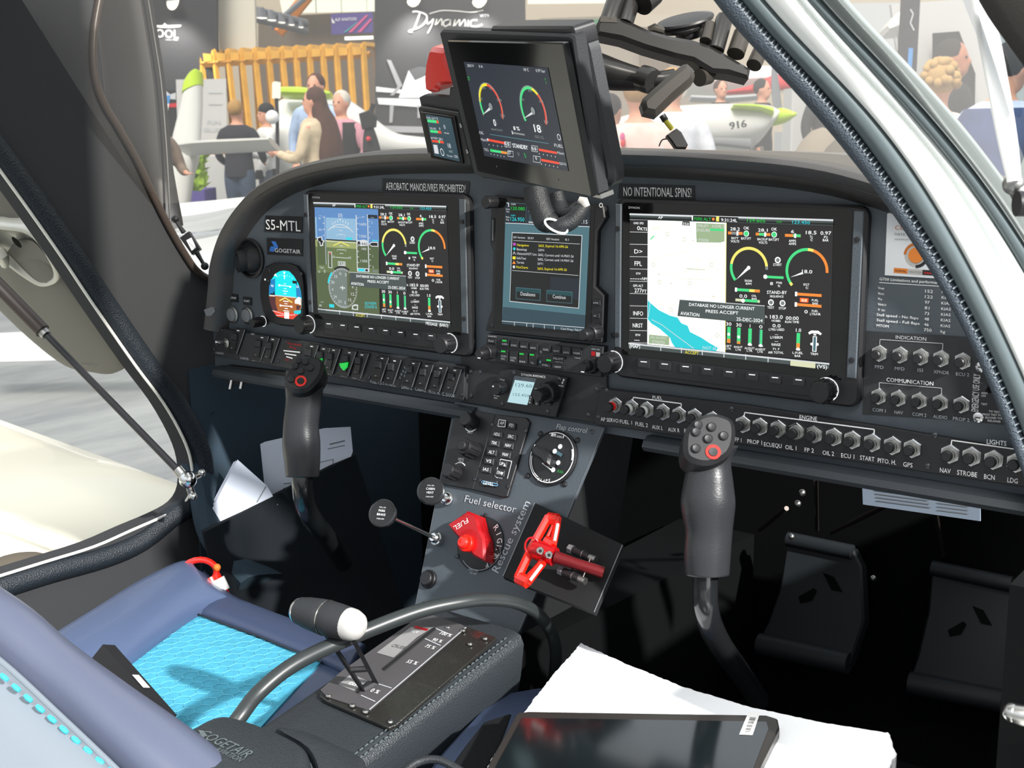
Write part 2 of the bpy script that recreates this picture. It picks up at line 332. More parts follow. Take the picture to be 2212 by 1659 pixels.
# ================================================================== instrument panel
K5 = crop(430, 380, 3.687); K6 = crop(1000, 380, 3.6875); K7 = crop(1300, 400, 3.687); K8 = crop(1820, 420, 2.513); KS = crop(430, 700, 3.687); KR = crop(1280, 820, 2.3734)
KP = crop(880, 780, 2.91); KD = crop(1000, 780, 5.53); E1 = crop(1550, 400, 7.373); E2 = crop(1550, 600, 7.373); L1 = crop(680, 430, 7.373); K2 = crop(780, 0, 3.687); KG = crop(560, 560, 11.06)
SH = (-.4593, 0)
def panel():
    t = T('instrument_panel', 'matte dark grey cockpit instrument panel under a padded arched glareshield', 'instrument panel')
    f = t.part('panel_face')
    top = [(-.222, -.05), (-.214, .03), (-.195, .08), (-.16, .12), (-.1, .155), (-.03, .175), (.06, .185), (.19, .19), (.33, .19), (.46, .189), (.58, .185), (.68, .172), (.76, .148), (.83, .11), (.872, .06), (.89, -.02)]
    P = catmull(top, 3) + [(.89, -.1), (-.222, -.1)]
    f.prism(PF, P, -.006, 0, 'panel', 0)
    lip = [(-.212, -.04), (-.198, .015), (-.19, .05), (-.163, .095), (-.115, .137), (-.063, .162), (-.005, .178), (.07, .189), (.15, .194), (.3, .1955), (.452, .194), (.545, .191), (.64, .184), (.7, .173), (.76, .153), (.83, .115), (.874, .07), (.895, 0)]
    L = catmull(lip, 4); g = t.part('glareshield', 'padded arched cover in soft grey brown trim'); rings = []
    for i, (x, z) in enumerate(L):
        a, b = L[max(0, i - 1)], L[min(len(L) - 1, i + 1)]; d = V((b[0] - a[0], b[1] - a[1])).normalized(); n = V((-d.y, d.x))
        def q(o, y): return (x + n.x * o, y, z + n.y * o)
        k = .4 + .6 * max(0, n.y); fwd = .05 + .33 * max(0, n.y) ** 2
        rings.append([q(-.026, .012), q(-.018, -.004), q(-.010, -.014), q(0, -.018), q(.004, -.012), q(.005, .0), q(.006, .012), q(.004, .02), q(.006 - .01 * k, fwd), q(-.02 - .02 * k, fwd + .01), q(-.03, .02)])
    g.loft(rings, 'hood'); g.hard = 60
    sm = t.part('glareshield_seam', 'piped seam along the padded edge')
    sm.tube([(x, -.0135, z - .0095 if i > 8 else z - .004) for i, (x, z) in enumerate(L)], .0012, 'black', 6)
    d = D(MB(), RL)
    led = t.part('lower_ledge', 'rounded dark ledge under the switch rows')
    rr = []
    for x in [-.205 + 1.1 * i / 24 for i in range(25)]:
        zz = -.094
        rr.append([(x, .012, zz), (x, -.004, zz + .002), (x, -.012, zz - .002), (x, -.015, zz - .008), (x, -.011, zz - .013), (x, .0, zz - .015), (x, .03, zz - .014), (x, .03, zz)])
    led.loft(rr[:11], 'ledge'); led.loft(rr[15:], 'ledge')
    ov = t.part('centre_board', 'black board joining the two switch rows')
    ov.box(PF, .226, .428, -.09, -.033, 0, .0035, 'blackm', .001)
    p = t.part('limits_table', 'white printed table of speed limits'); x = D(p, PF, K8, w=.0004)
    x.t('G750 Limitations and performance', 202, 465, 545, 487, 15, 'ink', .0006); x.l([(200, 478), (555, 500)], 3, 'ink')
    rows = [('V', 'NE', '152'), ('V', 'NO', '122'), ('V', 'A', '97'), ('V', 'FEO', '81'), ('V', 'FE1', '73')]
    for i, (a, b, c) in enumerate(rows):
        y = 513 + i * 29.5; x.t(a, 193, y, 205, y + 1, 14, 'ink'); x.t(b, 206, y + 2, 206 + 11 * len(b), y + 3, 10, 'ink')
    for i, (a, xx) in enumerate((('Stall speed - No flaps', 413), ('Stall speed - Full flaps', 420), ('MTOM', 252))): y = 660 + i * 29.5; x.t(a, 187, y - 2, xx, y + (18 if i < 2 else 4), 15, 'ink')
    for i, a in enumerate(('152', '122', '97', '81', '73', '48', '46', '750')): y = 532 + i * 30; x.t(a, 450 - i, y, (492 if len(a) == 3 else 475) - i, y + 3, 17, 'ink')
    for i in range(8): y = 535 + i * 30.6; x.t('KIAS' if i < 7 else 'kg', 540 - i, y, (592 if i < 7 else 566) - i, y + 4, 16, 'ink')
    bk = t.part('breaker_board', 'raised board with printed group names'); x = D(bk, PF, K8)
    x.q([(130, 740), (700, 775), (720, 800), (880, 1240), (110, 1190)], 'blackm', .0012, 0)
    x.w = .0016
    x.t('INDICATION', 293, 782, 458, 793, 20, 'inkd'); x.l([(205, 812), (207, 786), (548, 808), (546, 845)], 3, 'inkd')
    x.t('COMMUNICATION', 243, 1013, 497, 1036, 22, 'ink'); x.l([(203, 1050), (203, 1020), (541, 1050), (541, 1085)], 3, 'inkd')
    for s_, a, b, y, e in (('PFD', 180, 227, 942, 4), ('MFD', 288, 340, 951, 4), ('ISI', 412, 440, 960, 2), ('XPNDR', 498, 582, 969, 7), ('ECU 2', 620, 691, 981, 5), ('COM 1', 167, 238, 1174, 8), ('NAV', 286, 332, 1188, 4), ('COM 2', 383, 459, 1198, 8), ('AUDIO', 496, 572, 1211, 8), ('PROP 2', 603, 692, 1222, 10)):
        x.t(s_, a, y, b, y + e, 19, 'inkd')
    x.w = .0012
    for a, b in ((493, 1306),): scr(t, PF, a, b, K8)
    x = D(bk, PF, K8, w=.0018)
    for i, y in enumerate((1030, 1080, 1095, 1140)): x.t(('ON', 'ARM', 'OFF', 'TEST')[i], 756, y, 756 + (20, 34, 26, 34)[i], y + 3, 11, 'ink')
    for i, (s_, a, b) in enumerate((('TO TEST', 798, 858), ('PRESS TEST FOR', 764, 880), ('1 SECOND THEN', 768, 885), ('RELEASE', 792, 862))): y = 1179 + i * 17; x.t(s_, a, y, b, y + 6, 11, 'ink')
    A = x.p(740, 1178); B = x.p(752, 975); bk.text(PF, 'EMERGENCY USE ONLY', A, B, .0062, 'ink', .002)
    for x_, y_ in ((97, 125), (207, 135), (103, 412), (1597, 338), (1500, 645), (1720, 352), (1620, 672)): scr(t, RL, x_, y_, KD, .0027, 'screw', .002)
    t.done()
panel()
def placard(txt, name, lab, box, cr, ln, m='blackm', mt='ink'):
    t = T(name, lab, 'placard'); p = t.own; d = D(p, PF, cr); d.q(box, m, .0008, 0); d.w = .001
    for a in ln: d.t(*a)
    return t, d
t, d = placard(0, 'warning_placard', 'grey strip placard reading AEROBATIC MANOEUVRES PROHIBITED!', [(1462, 20), (2150, 42), (2160, 60), (2150, 147), (1462, 118)], K5, [('AEROBATIC MANOEUVRES PROHIBITED!', 1495, 110, 2128, 132, 62, 'ink')], 'grey' if 0 else 'blackm'); t.done()
t, d = placard(0, 'warning_placard', 'dark strip placard reading NO INTENTIONAL SPINS!', [(140, -10), (740, 5), (745, 118), (130, 105)], K7, [('NO INTENTIONAL SPINS!', 178, 85, 718, 96, 75, 'ink')]); t.done()
t, d = placard(0, 'registration_placard', 'black placard with white registration letters S5-MTL', [(535, 315), (828, 325), (826, 455), (528, 440)], K5, [('S5-MTL', 540, 425, 815, 442, 84, 'ink')], 'black'); t.done()
mat('logoblue', '#3f7fd8', .4)
t, d = placard(0, 'logo_placard', 'black maker logo placard with blue arrow mark above the round instrument', [(543, 492), (830, 505), (828, 640), (545, 625)], K5, [('GOGETAIR', 610, 606, 815, 620, 33, 'ink')], 'black')
d.q([(580, 518), (615, 522), (638, 568), (603, 562)], 'logoblue', .0012); d.q([(575, 562), (603, 560), (590, 603), (565, 598)], 'logoblue', .0012); d.q([(603, 560), (638, 568), (612, 590), (598, 605), (590, 603)], 'logoblue', .00125); t.done()
# ------------------------------------------------------------------ co detector card
mat('card', '#dfe2e6', .5); mat('orange', '#e0812e', .5); mat('oranged', '#c06a1c', .5); mat('silver', '#b9b7b4', .5)
t = T('detector_card', 'white gas detector card with orange dot beside the right screen', 'card'); p = t.own; d = D(p, PF, K8)
d.q([(245, 105), (262, 98), (480, 110), (560, 200), (560, 458), (232, 438)], 'card', .0012, 0); d.w = .0014
d.t('CO DETECTOR', 288, 190, 560, 205, 24, 'oranged'); d.t('DATE OPENED', 286, 220, 440, 230, 13, 'grey'); d.t('MAXIMUM PROTECTION', 286, 246, 470, 252, 8, 'grey')
c = (402, 330); d.d(*c, 64, 'silver', .0014); d.a(c, (342, 325), (462, 335), 14, 'oranged', .0016, R=None)
d.d(*c, 42, 'orange', .0019); d.a(c, (462, 335), (400, 390), 16, 'black', .0017)
d.q([(282, 397), (357, 403), (355, 430), (280, 424)], 'orange', .0015); d.q([(357, 403), (438, 408), (436, 436), (355, 430)], 'silver', .0015); d.q([(438, 408), (545, 416), (545, 443), (436, 436)], 'black', .0015)
d.t('NORMAL', 288, 418, 350, 423, 12, 'black', .0017); d.t('CAUTION', 363, 424, 432, 429, 12, 'grey', .0017); d.t('DANGER', 446, 430, 520, 435, 12, 'red', .0017); t.done()
# ------------------------------------------------------------------ push-pull breakers
def breaker(label, x, y, cr, fr, grp, collar=None, r=.0082):
    t = T('circuit_breaker', label, 'circuit breaker', grp); u, v = fr.uv(*cr(x, y)); a = .003
    n = t.part('hex_nut', 'chrome hexagonal nut'); P = circ(u, v, r, 6, PI / 6); n.prism(fr, P, 0, .0022, 'chrome', .0006)
    s = t.part('sleeve'); s.lathe(fr, u, v, [(r * .74, .002), (r * .74, .004), (r * .62, .0042), (r * .62, .008), (r * .5, .0082)], 'steelr', 20)
    h = .0115 if collar is None else .017
    if collar: c = t.part('collar', collar + ' band showing on a popped button'); c.lathe(fr, u, v, [(r * .55, .0075), (r * .55, .0125)], 'red' if collar == 'red' else 'white', 16)
    b = t.part('button'); b.lathe(fr, u, v, [(r * .5, .006), (r * .54, h - .004), (r * .54, h), (r * .44, h + .001)], 'black', 18); t.done()
for i, (s_, x, y) in enumerate((('PFD', 203, 862), ('MFD', 316, 871), ('ISI', 428, 881), ('XPNDR', 538, 890), ('ECU 2', 656, 903))): breaker('black push button breaker over the printed name ' + s_, x, y, K8, PF, 'breakers in the indication row')
for i, (s_, x, y) in enumerate((('COM 1', 200, 1095), ('NAV in the communication row', 307, 1105), ('COM 2', 420, 1118), ('AUDIO', 534, 1128), ('PROP 2', 648, 1140))): breaker('black push button breaker over the printed name ' + s_, x, y, K8, PF, 'breakers in the communication row')
# elt switch panel
t = T('emergency_switch_panel', 'black emergency locator switch panel half hidden by the right door frame', 'switch panel'); b = t.part('plate'); d = D(b, PF, K8)
d.q([(730, 915), (860, 925), (885, 1250), (722, 1232)], 'black', .0014, .0008 if 0 else 0)
for x, y in ((751, 937), (737, 1210)): scr(t, PF, x, y, K8, .0045, 'chrome', .0014)
s = t.part('toggle'); u, v = PF.uv(*K8(800, 1060)); s.tube([PF.P(u, v, .001), PF.P(u, v + .004, .014), PF.P(u, v + .006, .02)], [.003, .0025, .0035], 'black'); t.done()
# ------------------------------------------------------------------ big displays
def ems(p, off):
    fr = PN; a = D(p, fr, E1, off, .0004); b = D(p, fr, E2, off, .0004); W = 'eW'
    k = D(p, fr, K7, off, .0004)
    k.q([(1008, 300), (1858, 322), (1832, 1400), (1000, 1320)], 'eK', .0002)
    for s_, x0, x1, y, h in (('28.2', 238, 390, 715, 52), ('OK', 450, 538, 700, 50), ('28.1', 678, 832, 733, 52), ('OK', 890, 978, 716, 50), ('6', 1205, 1250, 754, 52), ('18.5', 1440, 1608, 775, 58), ('0.97', 1672, 1842, 783, 58)): a.t(s_, x0, y, x1, y + 4, h)
    for x, y, w2 in ((200, 755, 232), (640, 773, 232), (1105, 793, 250)):
        a.l([(x, y), (x + w2, y + 9)], 44, 'eO'); a.l([(x + (55 if w2 < 240 else 130), y + 3), (x + w2 - (60 if w2 < 240 else 0), y + 8)], 44, 'eGr' if x < 300 else 'eG', .0006)
        a.r(x + w2 * .66 - 14, y - 28, x + w2 * .66 + 14, y + 42, W, .0008)
    a.d(490, 766, 48, W); a.d(490, 766, 40, 'eG', .0006); a.d(933, 782, 48, W); a.d(933, 782, 40, 'eG', .0006)
    for s_, x0, x1, y in (('BATT', 258, 368, 855), ('VOLTS', 245, 380, 905), ('BAT1FT', 412, 568, 860), ('BACKUP', 670, 832, 872), ('VOLTS', 690, 826, 925), ('BAT2FT', 850, 1014, 878), ('AMPS', 1170, 1282, 898), ('AMPS', 1168, 1284, 945), ('T2', 1500, 1545, 835), ('C', 1512, 1548, 882), ('P2', 1728, 1785, 840), ('BAR', 1708, 1800, 888)): a.t(s_, x0, y, x1, y + 4, 40)
    c = (530, 1310); wd = 46; R = None
    A = a.p(*c); B = a.p(815, 1335); R = math.hypot(B[0] - A[0], B[1] - A[1])
    a.a(c, (235, 1240), (810, 1290), wd, 'eY', .0005, R); a.a(c, (300, 1520), (235, 1240), wd, 'eG', .0005, R); a.a(c, (812, 1285), (818, 1340), wd, 'eGr', .0005, R)
    a.q([(328, 1500), (505, 1300), (545, 1325)], W, .0007); a.d(530, 1308, 30, W, .0008)
    c = (1452, 1360); A = a.p(*c); B = a.p(1775, 1385); R = math.hypot(B[0] - A[0], B[1] - A[1])
    a.a(c, (1200, 1560), (1470, 1010), wd, 'eG', .0005, R); a.a(c, (1470, 1010), (1560, 1030), wd, 'eY', .0005, R); a.a(c, (1555, 1030), (1775, 1390), wd, 'eO', .0005, R); a.a(c, (1215, 1590), (1190, 1545), wd, 'eY', .0006, R)
    a.q([(1195, 1458), (1385, 1375), (1400, 1405)], W, .0007); a.t('18.0', 1378, 1392, 1540, 1400, 58)
    a.ring(990, 1187, 40, 20, W); a.d(990, 1187, 22, 'eGr', .0006); a.t('START', 920, 1278, 1055, 1282, 42)
    a.l([(765, 1450), (1083, 1467)], 40, 'eG'); a.d(795, 1450, 34, W, .0007); a.l([(770, 1450), (800, 1451)], 52, W, .0007)
    for s_, x0, x1, y in (('8', 870, 915, 1580), ('PWR', 970, 1062, 1562), ('%', 990, 1030, 1610), ('ENGINE', 470, 582, 1530), ('RPM', 485, 572, 1578), ('EGT', 1403, 1495, 1590), ('C', 1435, 1478, 1640)): a.t(s_, x0, y, x1, y + 5, 50 if s_ == '8' else 36)
    b.l([(325, 180), (705, 205)], 44, 'eG'); b.l([(540, 196), (640, 202)], 44, 'eY', .0005); b.l([(622, 201), (706, 206)], 44, 'eO', .0006); b.r(312, 148, 345, 214, W, .0007)
    b.l([(318, 343), (705, 370)], 42, 'eG'); b.l([(318, 343), (430, 352)], 42, 'eTan', .0005); b.l([(672, 368), (705, 370)], 42, 'eTan', .0005); b.d(440, 357, 32, W, .0007)
    b.l([(1270, 250), (1687, 276)], 44, 'eO'); b.l([(1270, 415), (1685, 447)], 44, 'eO'); b.r(1268, 214, 1300, 286, W, .0007); b.r(1263, 380, 1296, 452, W, .0007); b.r(1343, 308, 1480, 390, 'eR', .0006); b.r(1352, 318, 1470, 380, 'eO', .00065)
    for s_, x0, x1, y, h in (('0.0', 385, 505, 308, 56), ('OIL', 576, 655, 292, 32), ('BAR', 580, 662, 338, 32), ('STAND-BY', 822, 1138, 248, 54), ('SEQUENCE', 868, 1085, 302, 34), ('TEST', 826, 936, 480, 40), ('STOP', 1010, 1124, 494, 40), ('0.0', 1375, 1450, 372, 46), ('FUEL', 1535, 1640, 365, 36), ('BAR', 1545, 1635, 415, 36), ('0', 1415, 1468, 555, 56), ('FUEL', 1535, 1635, 535, 36), ('LTR/HR', 1505, 1675, 585, 38),
                          ('h', 780, 840, 630, 50), ('183.0', 872, 1072, 640, 60), ('HOBBS', 898, 1036, 690, 36), ('00:00', 1122, 1325, 660, 60), ('RUN TIME', 1112, 1330, 710, 38), ('30', 172, 256, 750, 56), ('30', 332, 416, 765, 56), ('1', 530, 572, 780, 56), ('0', 698, 748, 795, 56), ('0.0', 910, 1038, 778, 56), ('LTRS USED', 853, 1097, 830, 38), ('---', 915, 1030, 905, 40), ('L/100KM', 876, 1068, 958, 44), ('---', 915, 1028, 1015, 40), ('RANGE', 896, 1036, 1072, 44), ('71.7', 913, 1020, 1140, 36), ('AIR TOTAL', 840, 1085, 1195, 38), ('1.0', 1258, 1390, 850, 58),
                          ('LEFT', 160, 258, 1088, 32), ('LTR', 166, 248, 1130, 32), ('RIGHT', 300, 433, 1105, 32), ('LTR', 325, 410, 1148, 32), ('AUXLFT', 466, 625, 1125, 34), ('LTR', 502, 590, 1165, 34), ('AUXRGT', 635, 796, 1142, 34), ('LTR', 672, 758, 1182, 34), ('L-FUEL', 1228, 1392, 1200, 38), ('BAR', 1263, 1355, 1248, 36), ('TRIM', 1512, 1630, 1218, 38)): b.t(s_, x0, y, x1, y + 5, h)
    for x, y0, y1, ym in ((212, 768, 1030, 960), (370, 782, 1046, 1000), (548, 795, 1050, 0), (720, 812, 1068, 0), (1315, 868, 1125, 1030)):
        b.r(x - 24, y0, x + 24, y1, 'eG' if x != 720 else 'eTeal'); b.r(x - 8, y0 + 4, x + 20, y1, 'eG', .0005)
        if ym: b.r(x - 24, ym, x + 24, y1, 'eO', .0006)
        b.d(x, y1 if not ym or x > 1000 else ym - (70 if x < 300 else 68), 24, W, .0007)
        if not ym or x > 1000: b.r(x - 32, y1 - 10, x + 32, y1 + 22, W, .0007)
    for x, y in ((882, 385), (1066, 397)): b.ring(x, y, 40, 18, W); b.d(x, y, 24, 'eGr', .0006)
    b.q([(1475, 860), (1525, 830), (1635, 835), (1690, 880), (1670, 905), (1625, 880), (1530, 875), (1490, 895)], W); b.r(1560, 885, 1600, 910, W); b.r(1548, 920, 1604, 1170, W); b.r(1560, 930, 1592, 1160, 'eTeal', .0006); b.d(1530, 1045, 22, W, .0007); b.d(1622, 1050, 22, W, .0007)
    # banner
    b.q([(-740, 330) if 0 else (-565, 335), (790, 438), (786, 735), (-600, 600)], 'eGr' if 0 else 'eBar', .0010); b.l([(-565, 337), (790, 438)], 10, 'eWt', .0012)
    b.t('DATABASE NO LONGER CURRENT', -412, 462 - 24, 630, 510, 52, W, .0014); b.t('PRESS ACCEPT', -148, 545, 370, 578, 52, W, .0014); b.t('AVIATION', -550, 580, -250, 612, 58, W, .0014); b.t('25-DEC-2024', 342, 672, 755, 700, 56, W, .0014)
    # top bar
    k.q([(240, 224), (1860, 272), (1858, 322), (242, 272)], 'eBar', .0006); k.q([(240, 222), (1860, 270), (1859, 284), (240, 236)], 'eWt', .0008); k.q([(240, 252), (1860, 300), (1859, 316), (240, 268)], 'eDk', .0007)
    k.t('AP', 468, 265, 505, 267, 22, W, .001); k.r(737, 240, 930, 284, 'eDk', .0009); k.t('7000 ALT', 752, 277, 890, 282, 26, 'eGb', .0012); k.d(908, 268, 12, 'eO', .0012); k.r(930, 246, 953, 286, 'eY', .0011); k.r(737, 240, 745, 278, W, .0011)
    k.r(953, 248, 1105, 294, 'eDk', .001); k.t('9:31:24L', 970, 286, 1098, 291, 26, W, .0013); k.t('129.605', 1176, 290, 1320, 296, 28, 'eGb', .0012); k.t('COM', 1410, 296, 1450, 298, 16, 'eGb', .0012); k.t('123.450', 1535, 303, 1675, 309, 28, 'eC', .0012)
    # bottom bar
    k.q([(232, 1250), (1830, 1412), (1828, 1455), (231, 1290)], 'eBar', .0008); k.q([(232, 1249), (1830, 1411), (1829, 1424), (232, 1262)], 'eWt', .001)
    for x, y in ((490, 1300), (654, 1318), (820, 1334), (992, 1352), (1165, 1370), (1343, 1390)): k.l([(x, y - 30), (x, y + 14)], 7 if 0 else 5, 'eWt', .0012); k.r(x - 3, y - 30, x + 3, y + 14, 'eWt', .0012)
    k.t('ACCEPT', 682, 1336, 792, 1346, 27, 'eYb', .0012)
def map_part(p):
    k = D(p, PN, K7, w=.0004)
    k.q([(385, 274), (1010, 297), (1000, 1325), (378, 1262)], 'eMap', .0003); k.q([(1005, 297), (1010, 297), (1001, 1322), (997, 1322)], 'eY', .0005)
    k.q([(383, 912), (400, 930), (470, 990), (560, 1035), (620, 1050), (650, 1095), (700, 1115), (720, 1165), (810, 1210), (870, 1250), (940, 1290), (930, 1318), (600, 1285), (575, 1250), (560, 1210), (480, 1140), (410, 1095), (383, 1060)], 'eSea', .0005)
    k.l([(415, 1065), (500, 1110), (620, 1200), (750, 1295)], 5, 'eWt', .0007); k.l([(404, 930), (388, 1050)], 5, 'eWt', .0007)
    for pts in (((390, 600), (520, 560), (700, 520)), ((520, 690), (640, 740), (700, 660), (960, 665)), ((400, 920), (440, 940), (700, 950)), ((780, 580), (760, 830)), ((400, 420), (430, 340), (560, 320)), ((700, 580), (940, 600)), ((640, 745), (900, 750)), ((700, 870), (960, 890)), ((820, 480), (980, 470))): k.l(pts, 2.5, 'eTan', .0006)
    for x, y in ((540, 387), (676, 430), (890, 632), (478, 768), (718, 778), (568, 988), (428, 630), (935, 1192)): k.ring(x, y, 15, 3, 'eLand', .0006)
    for x, y in ((743, 438), (473, 706), (571, 780), (906, 882)): k.l([(x - 8, y + 5), (x, y - 5), (x + 8, y + 5)], 3, 'eBr', .0006)
    k.l([(405, 430), (436, 400)], 9, 'eG', .0006); k.r(600, 735, 920, 760, 'eWt', .00055)
    k.t('LINZ', 410, 350, 470, 356, 18, 'eTan', .0006); k.r(690, 660, 842, 674, 'eOlv', .00055)
    k.q([(768, 298), (995, 308), (995, 445), (960, 455), (772, 452)], 'eOlv', .0007); k.t('2MRUPT', 772, 330, 868, 336, 24, 'eWt', .0009); k.t('4 DME 2', 895, 335, 992, 340, 24, 'eWt', .0009); k.t('ENSURE', 775, 365, 880, 370, 24, 'eWt', .0009); k.r(880, 342, 990, 364, 'eG', .0008); k.t('1700ft', 772, 445, 872, 448, 24, 'eWt', .0009)
    k.r(660, 285, 718, 322, 'eDk', .0008); k.t('350', 664, 318, 712, 321, 26, 'eW', .001)
    k.q([(395, 1185), (555, 1200), (555, 1270), (392, 1255)], 'eLand3' if 0 else 'eOlv', .0007); k.t('FPL SOURCE', 410, 1215, 532, 1222, 18, 'eWt', .0009); k.t('GTN750', 420, 1258, 520, 1266, 30, 'eWt', .0009); k.t('NOT ALT', 822, 1300, 955, 1312, 26, 'eWt', .0008)
    sb = [(242, 272), (385, 276), (380, 1262), (234, 1250)]; k.q(sb, 'eK', .0004); k.l([(385, 276), (380, 1262)], 4, 'eWt', .0005)
    for i in range(11):
        y = 272 + i * 97.8; k.l([(241, y), (383, y + 3)], 4, 'eWt', .0006)
    for i in (1, 6): y = 272 + i * 97.8; k.r(244, y + 6, 380, y + 92, 'eM' if 0 else 'eDk', .0005)
    for s_, x0, x1, y, h, m in (('GND SPD', 272, 352, 308, 18, 'eW'), ('0', 300, 322, 355, 34, 'eW'), ('KTS', 328, 380, 358, 26, 'eW'), ('D>', 278, 342, 540, 34, 'eW'), ('FPL', 280, 338, 638, 38, 'eW'), ('DTW', 292, 328, 708, 18, 'eW'), ('-----', 246, 336, 752, 34, 'eW'), ('NM', 340, 378, 752, 24, 'eW'), ('GPS ALT', 268, 348, 806, 20, 'eW'), ('277', 280, 338, 850, 34, 'eW'), ('FT', 342, 376, 852, 26, 'eW'), ('INFO', 270, 348, 1032, 34, 'eW'), ('NRST', 266, 346, 1128, 34, 'eW'), ('BTW', 288, 326, 1196, 18, 'eW'), ('---', 268, 330, 1240, 34, 'eW'), ('(MAP)', 242, 326, 1290, 28, 'eW')):
        k.t(s_, x0, y, x1, y + 2, h, m, .0014 if s_ == '(MAP)' else .0008)
    k.q([(1522, 1388), (1720, 1408), (1718, 1452), (1520, 1430)], 'eTan', .0014); k.t('(VS)', 1733, 1448, 1812, 1456, 28, 'eW', .0014)
def pfd_part(p):
    k = D(p, PN, L1, w=.0004); c = D(p, PN, K5, w=.0004)
    k.q([(34, 118), (1045, 160), (1058, 680), (48, 622)], 'eSky', .0002); k.q([(34, 118), (1045, 160), (1050, 330), (38, 280)], 'eSky2', .0003)
    c.q([(944, 505), (1450, 532), (1456, 1100), (965, 1045)], 'eLand', .0002); c.q([(946, 560), (1451, 590), (1456, 1100), (965, 1045)], 'eLand2', .00025); c.q([(944, 500), (1052, 512), (1160, 525), (1110, 522), (1000, 512)], 'eY', .0003); c.q([(950, 760), (1455, 790), (1456, 1100), (965, 1045)], 'eLand3', .0003)
    # tapes
    k.q([(66, 215), (212, 225), (230, 1050), (90, 1040)], 'eSky2', .0005); k.q([(78, 640), (216, 648), (230, 1050), (90, 1040)], 'eLand3', .00055); k.l([(195, 260), (222, 1040)], 8, 'eWt', .0007)
    k.q([(700, 250), (880, 260), (905, 1160), (716, 1150)], 'eSky2', .0005); k.q([(710, 700), (895, 710), (905, 1160), (716, 1150)], 'eLand3', .00055); k.q([(880, 240), (1045, 250), (1066, 1110), (905, 1100)], 'eSky2', .0006); k.q([(895, 715), (1056, 725), (1066, 1110), (905, 1100)], 'eLand3', .00065)
    for x0, x1, ya, yb in ((700, 720, 250, 1140), (880, 905, 240, 1160)): k.q([(x0 - 5, ya), (x0 + 8, ya), (x1 + 8, yb), (x1 - 5, yb)], 'eWt', .0008)
    for i in range(9): y = 300 + i * 88; k.l([(712 + i * 2, y), (732 + i * 2, y)], 10, 'eWt', .0008); k.l([(902 + i * 2, y + 50), (920 + i * 2, y + 50)], 10, 'eWt', .0008); 
    for i in range(4): k.l([(170, 285 + i * 96), (196, 287 + i * 96)], 10, 'eWt', .0008)
    for s_, x0, x1, y, h in (('60', 92, 152, 315, 34), ('30', 105, 155, 498, 34), ('1600', 755, 862, 415, 44), ('1500', 758, 864, 606, 44), ('1400', 768, 890, 805, 40), ('1300', 775, 882, 1000, 44), ('2', 940, 970, 388, 40), ('1', 945, 970, 565, 40), ('1', 952, 982, 920, 40), ('2', 958, 988, 1095, 40), ('------FT', 708, 868, 295, 30), ('-----', 895, 1030, 298, 30), ('----', 78, 190, 270, 34), ('20', 312, 352, 458, 26), ('20', 555, 595, 465, 26), ('5', 385, 408, 580, 30), ('5', 510, 532, 585, 30), ('5', 392, 416, 820, 34), ('5', 524, 548, 828, 34), ('10', 318, 372, 930, 40), ('10', 578, 630, 945, 40), ('|0|', 420, 482, 280, 60), ('350', 424, 520, 1048, 52)): k.t(s_, x0, y, x1, y + 5, h, 'eWt', .001)
    k.r(885, 245, 1042, 310, 'eNavy', .0008); k.t('-----', 895, 298, 1030, 306, 30, 'eWt', .001)
    k.a((462, 800), (262, 495), (658, 515), 12, 'eWt', .0008)
    for x, y in ((325, 375), (362, 350), (405, 335), (492, 340), (535, 352), (575, 378)): k.l([(x, y), (x + (462 - x) * .06, y + 32)], 14, 'eWt', .0008); k.r(x - 4, y - 8, x + 5, y + 22, 'eWt', .0008)
    k.q([(448, 350), (432, 310), (465, 310)], 'eWt', .0009)
    for x0, y0, x1, y1 in ((345, 440, 560, 450), (415, 558, 500, 562), (435, 498, 478, 500), (418, 800, 520, 806), (440, 860, 495, 864), (370, 922, 585, 936), (440, 740, 490, 744), (190, 660, 460, 678), (470, 678, 690, 694)): k.l([(x0, y0), (x1, y1)], 9, 'eWt', .0008)
    k.l([(340, 735), (462, 680), (595, 745)], 14, 'eY', .001); k.r(540, 605, 636, 648, 'eC', .0008); k.r(955, 645, 1050, 668, 'eC', .0009)
    k.q([(82, 600), (160, 590), (165, 640), (200, 665), (175, 700), (180, 740), (130, 745), (120, 690), (80, 650)], 'eWt', .0009); k.q([(96, 618), (148, 608), (152, 650), (180, 668), (160, 700), (160, 725), (140, 728), (134, 680), (96, 660)], 'eDk', .001)
    k.q([(720, 660), (820, 640), (884, 660), (890, 740), (770, 745), (722, 700)], 'eWt', .0011); k.q([(728, 670), (765, 668), (765, 725), (730, 705)], 'eDk', .0012); k.t('1440', 770, 728, 884, 735, 50, 'eDk', .0013)
    k.q([(908, 715), (950, 675), (1054, 680), (1058, 755), (945, 750)], 'eWt', .0011); k.q([(922, 715), (955, 690), (1044, 694), (1046, 742), (950, 738)], 'eDk', .0012)
    k.q([(722, 1090), (905, 1100), (905, 1160), (722, 1150)], 'eWt', .001); k.q([(735, 1100), (840, 1105), (840, 1148), (735, 1142)], 'eC', .0011); k.r(850, 1110, 895, 1148, 'eNavy', .0012)
    k.q([(255, 830), (315, 835), (322, 1095), (258, 1088)], 'eWt', .0008); k.q([(264, 840), (306, 845), (312, 1084), (268, 1078)], 'eLand3', .0009); k.r(272, 848, 300, 870, 'eR', .001)
    k.q([(412, 985), (530, 992), (532, 1062), (414, 1055)], 'eWt', .0009); k.r(420, 995, 522, 1050, 'eLand3', .00095); k.t('350', 430, 1048, 512, 1054, 44, 'eWt', .001)
    # compass rose
    cx, cy = 1165, 890; A = c.p(cx, cy); B = c.p(cx, cy - 165); R = math.hypot(B[0] - A[0], B[1] - A[1])
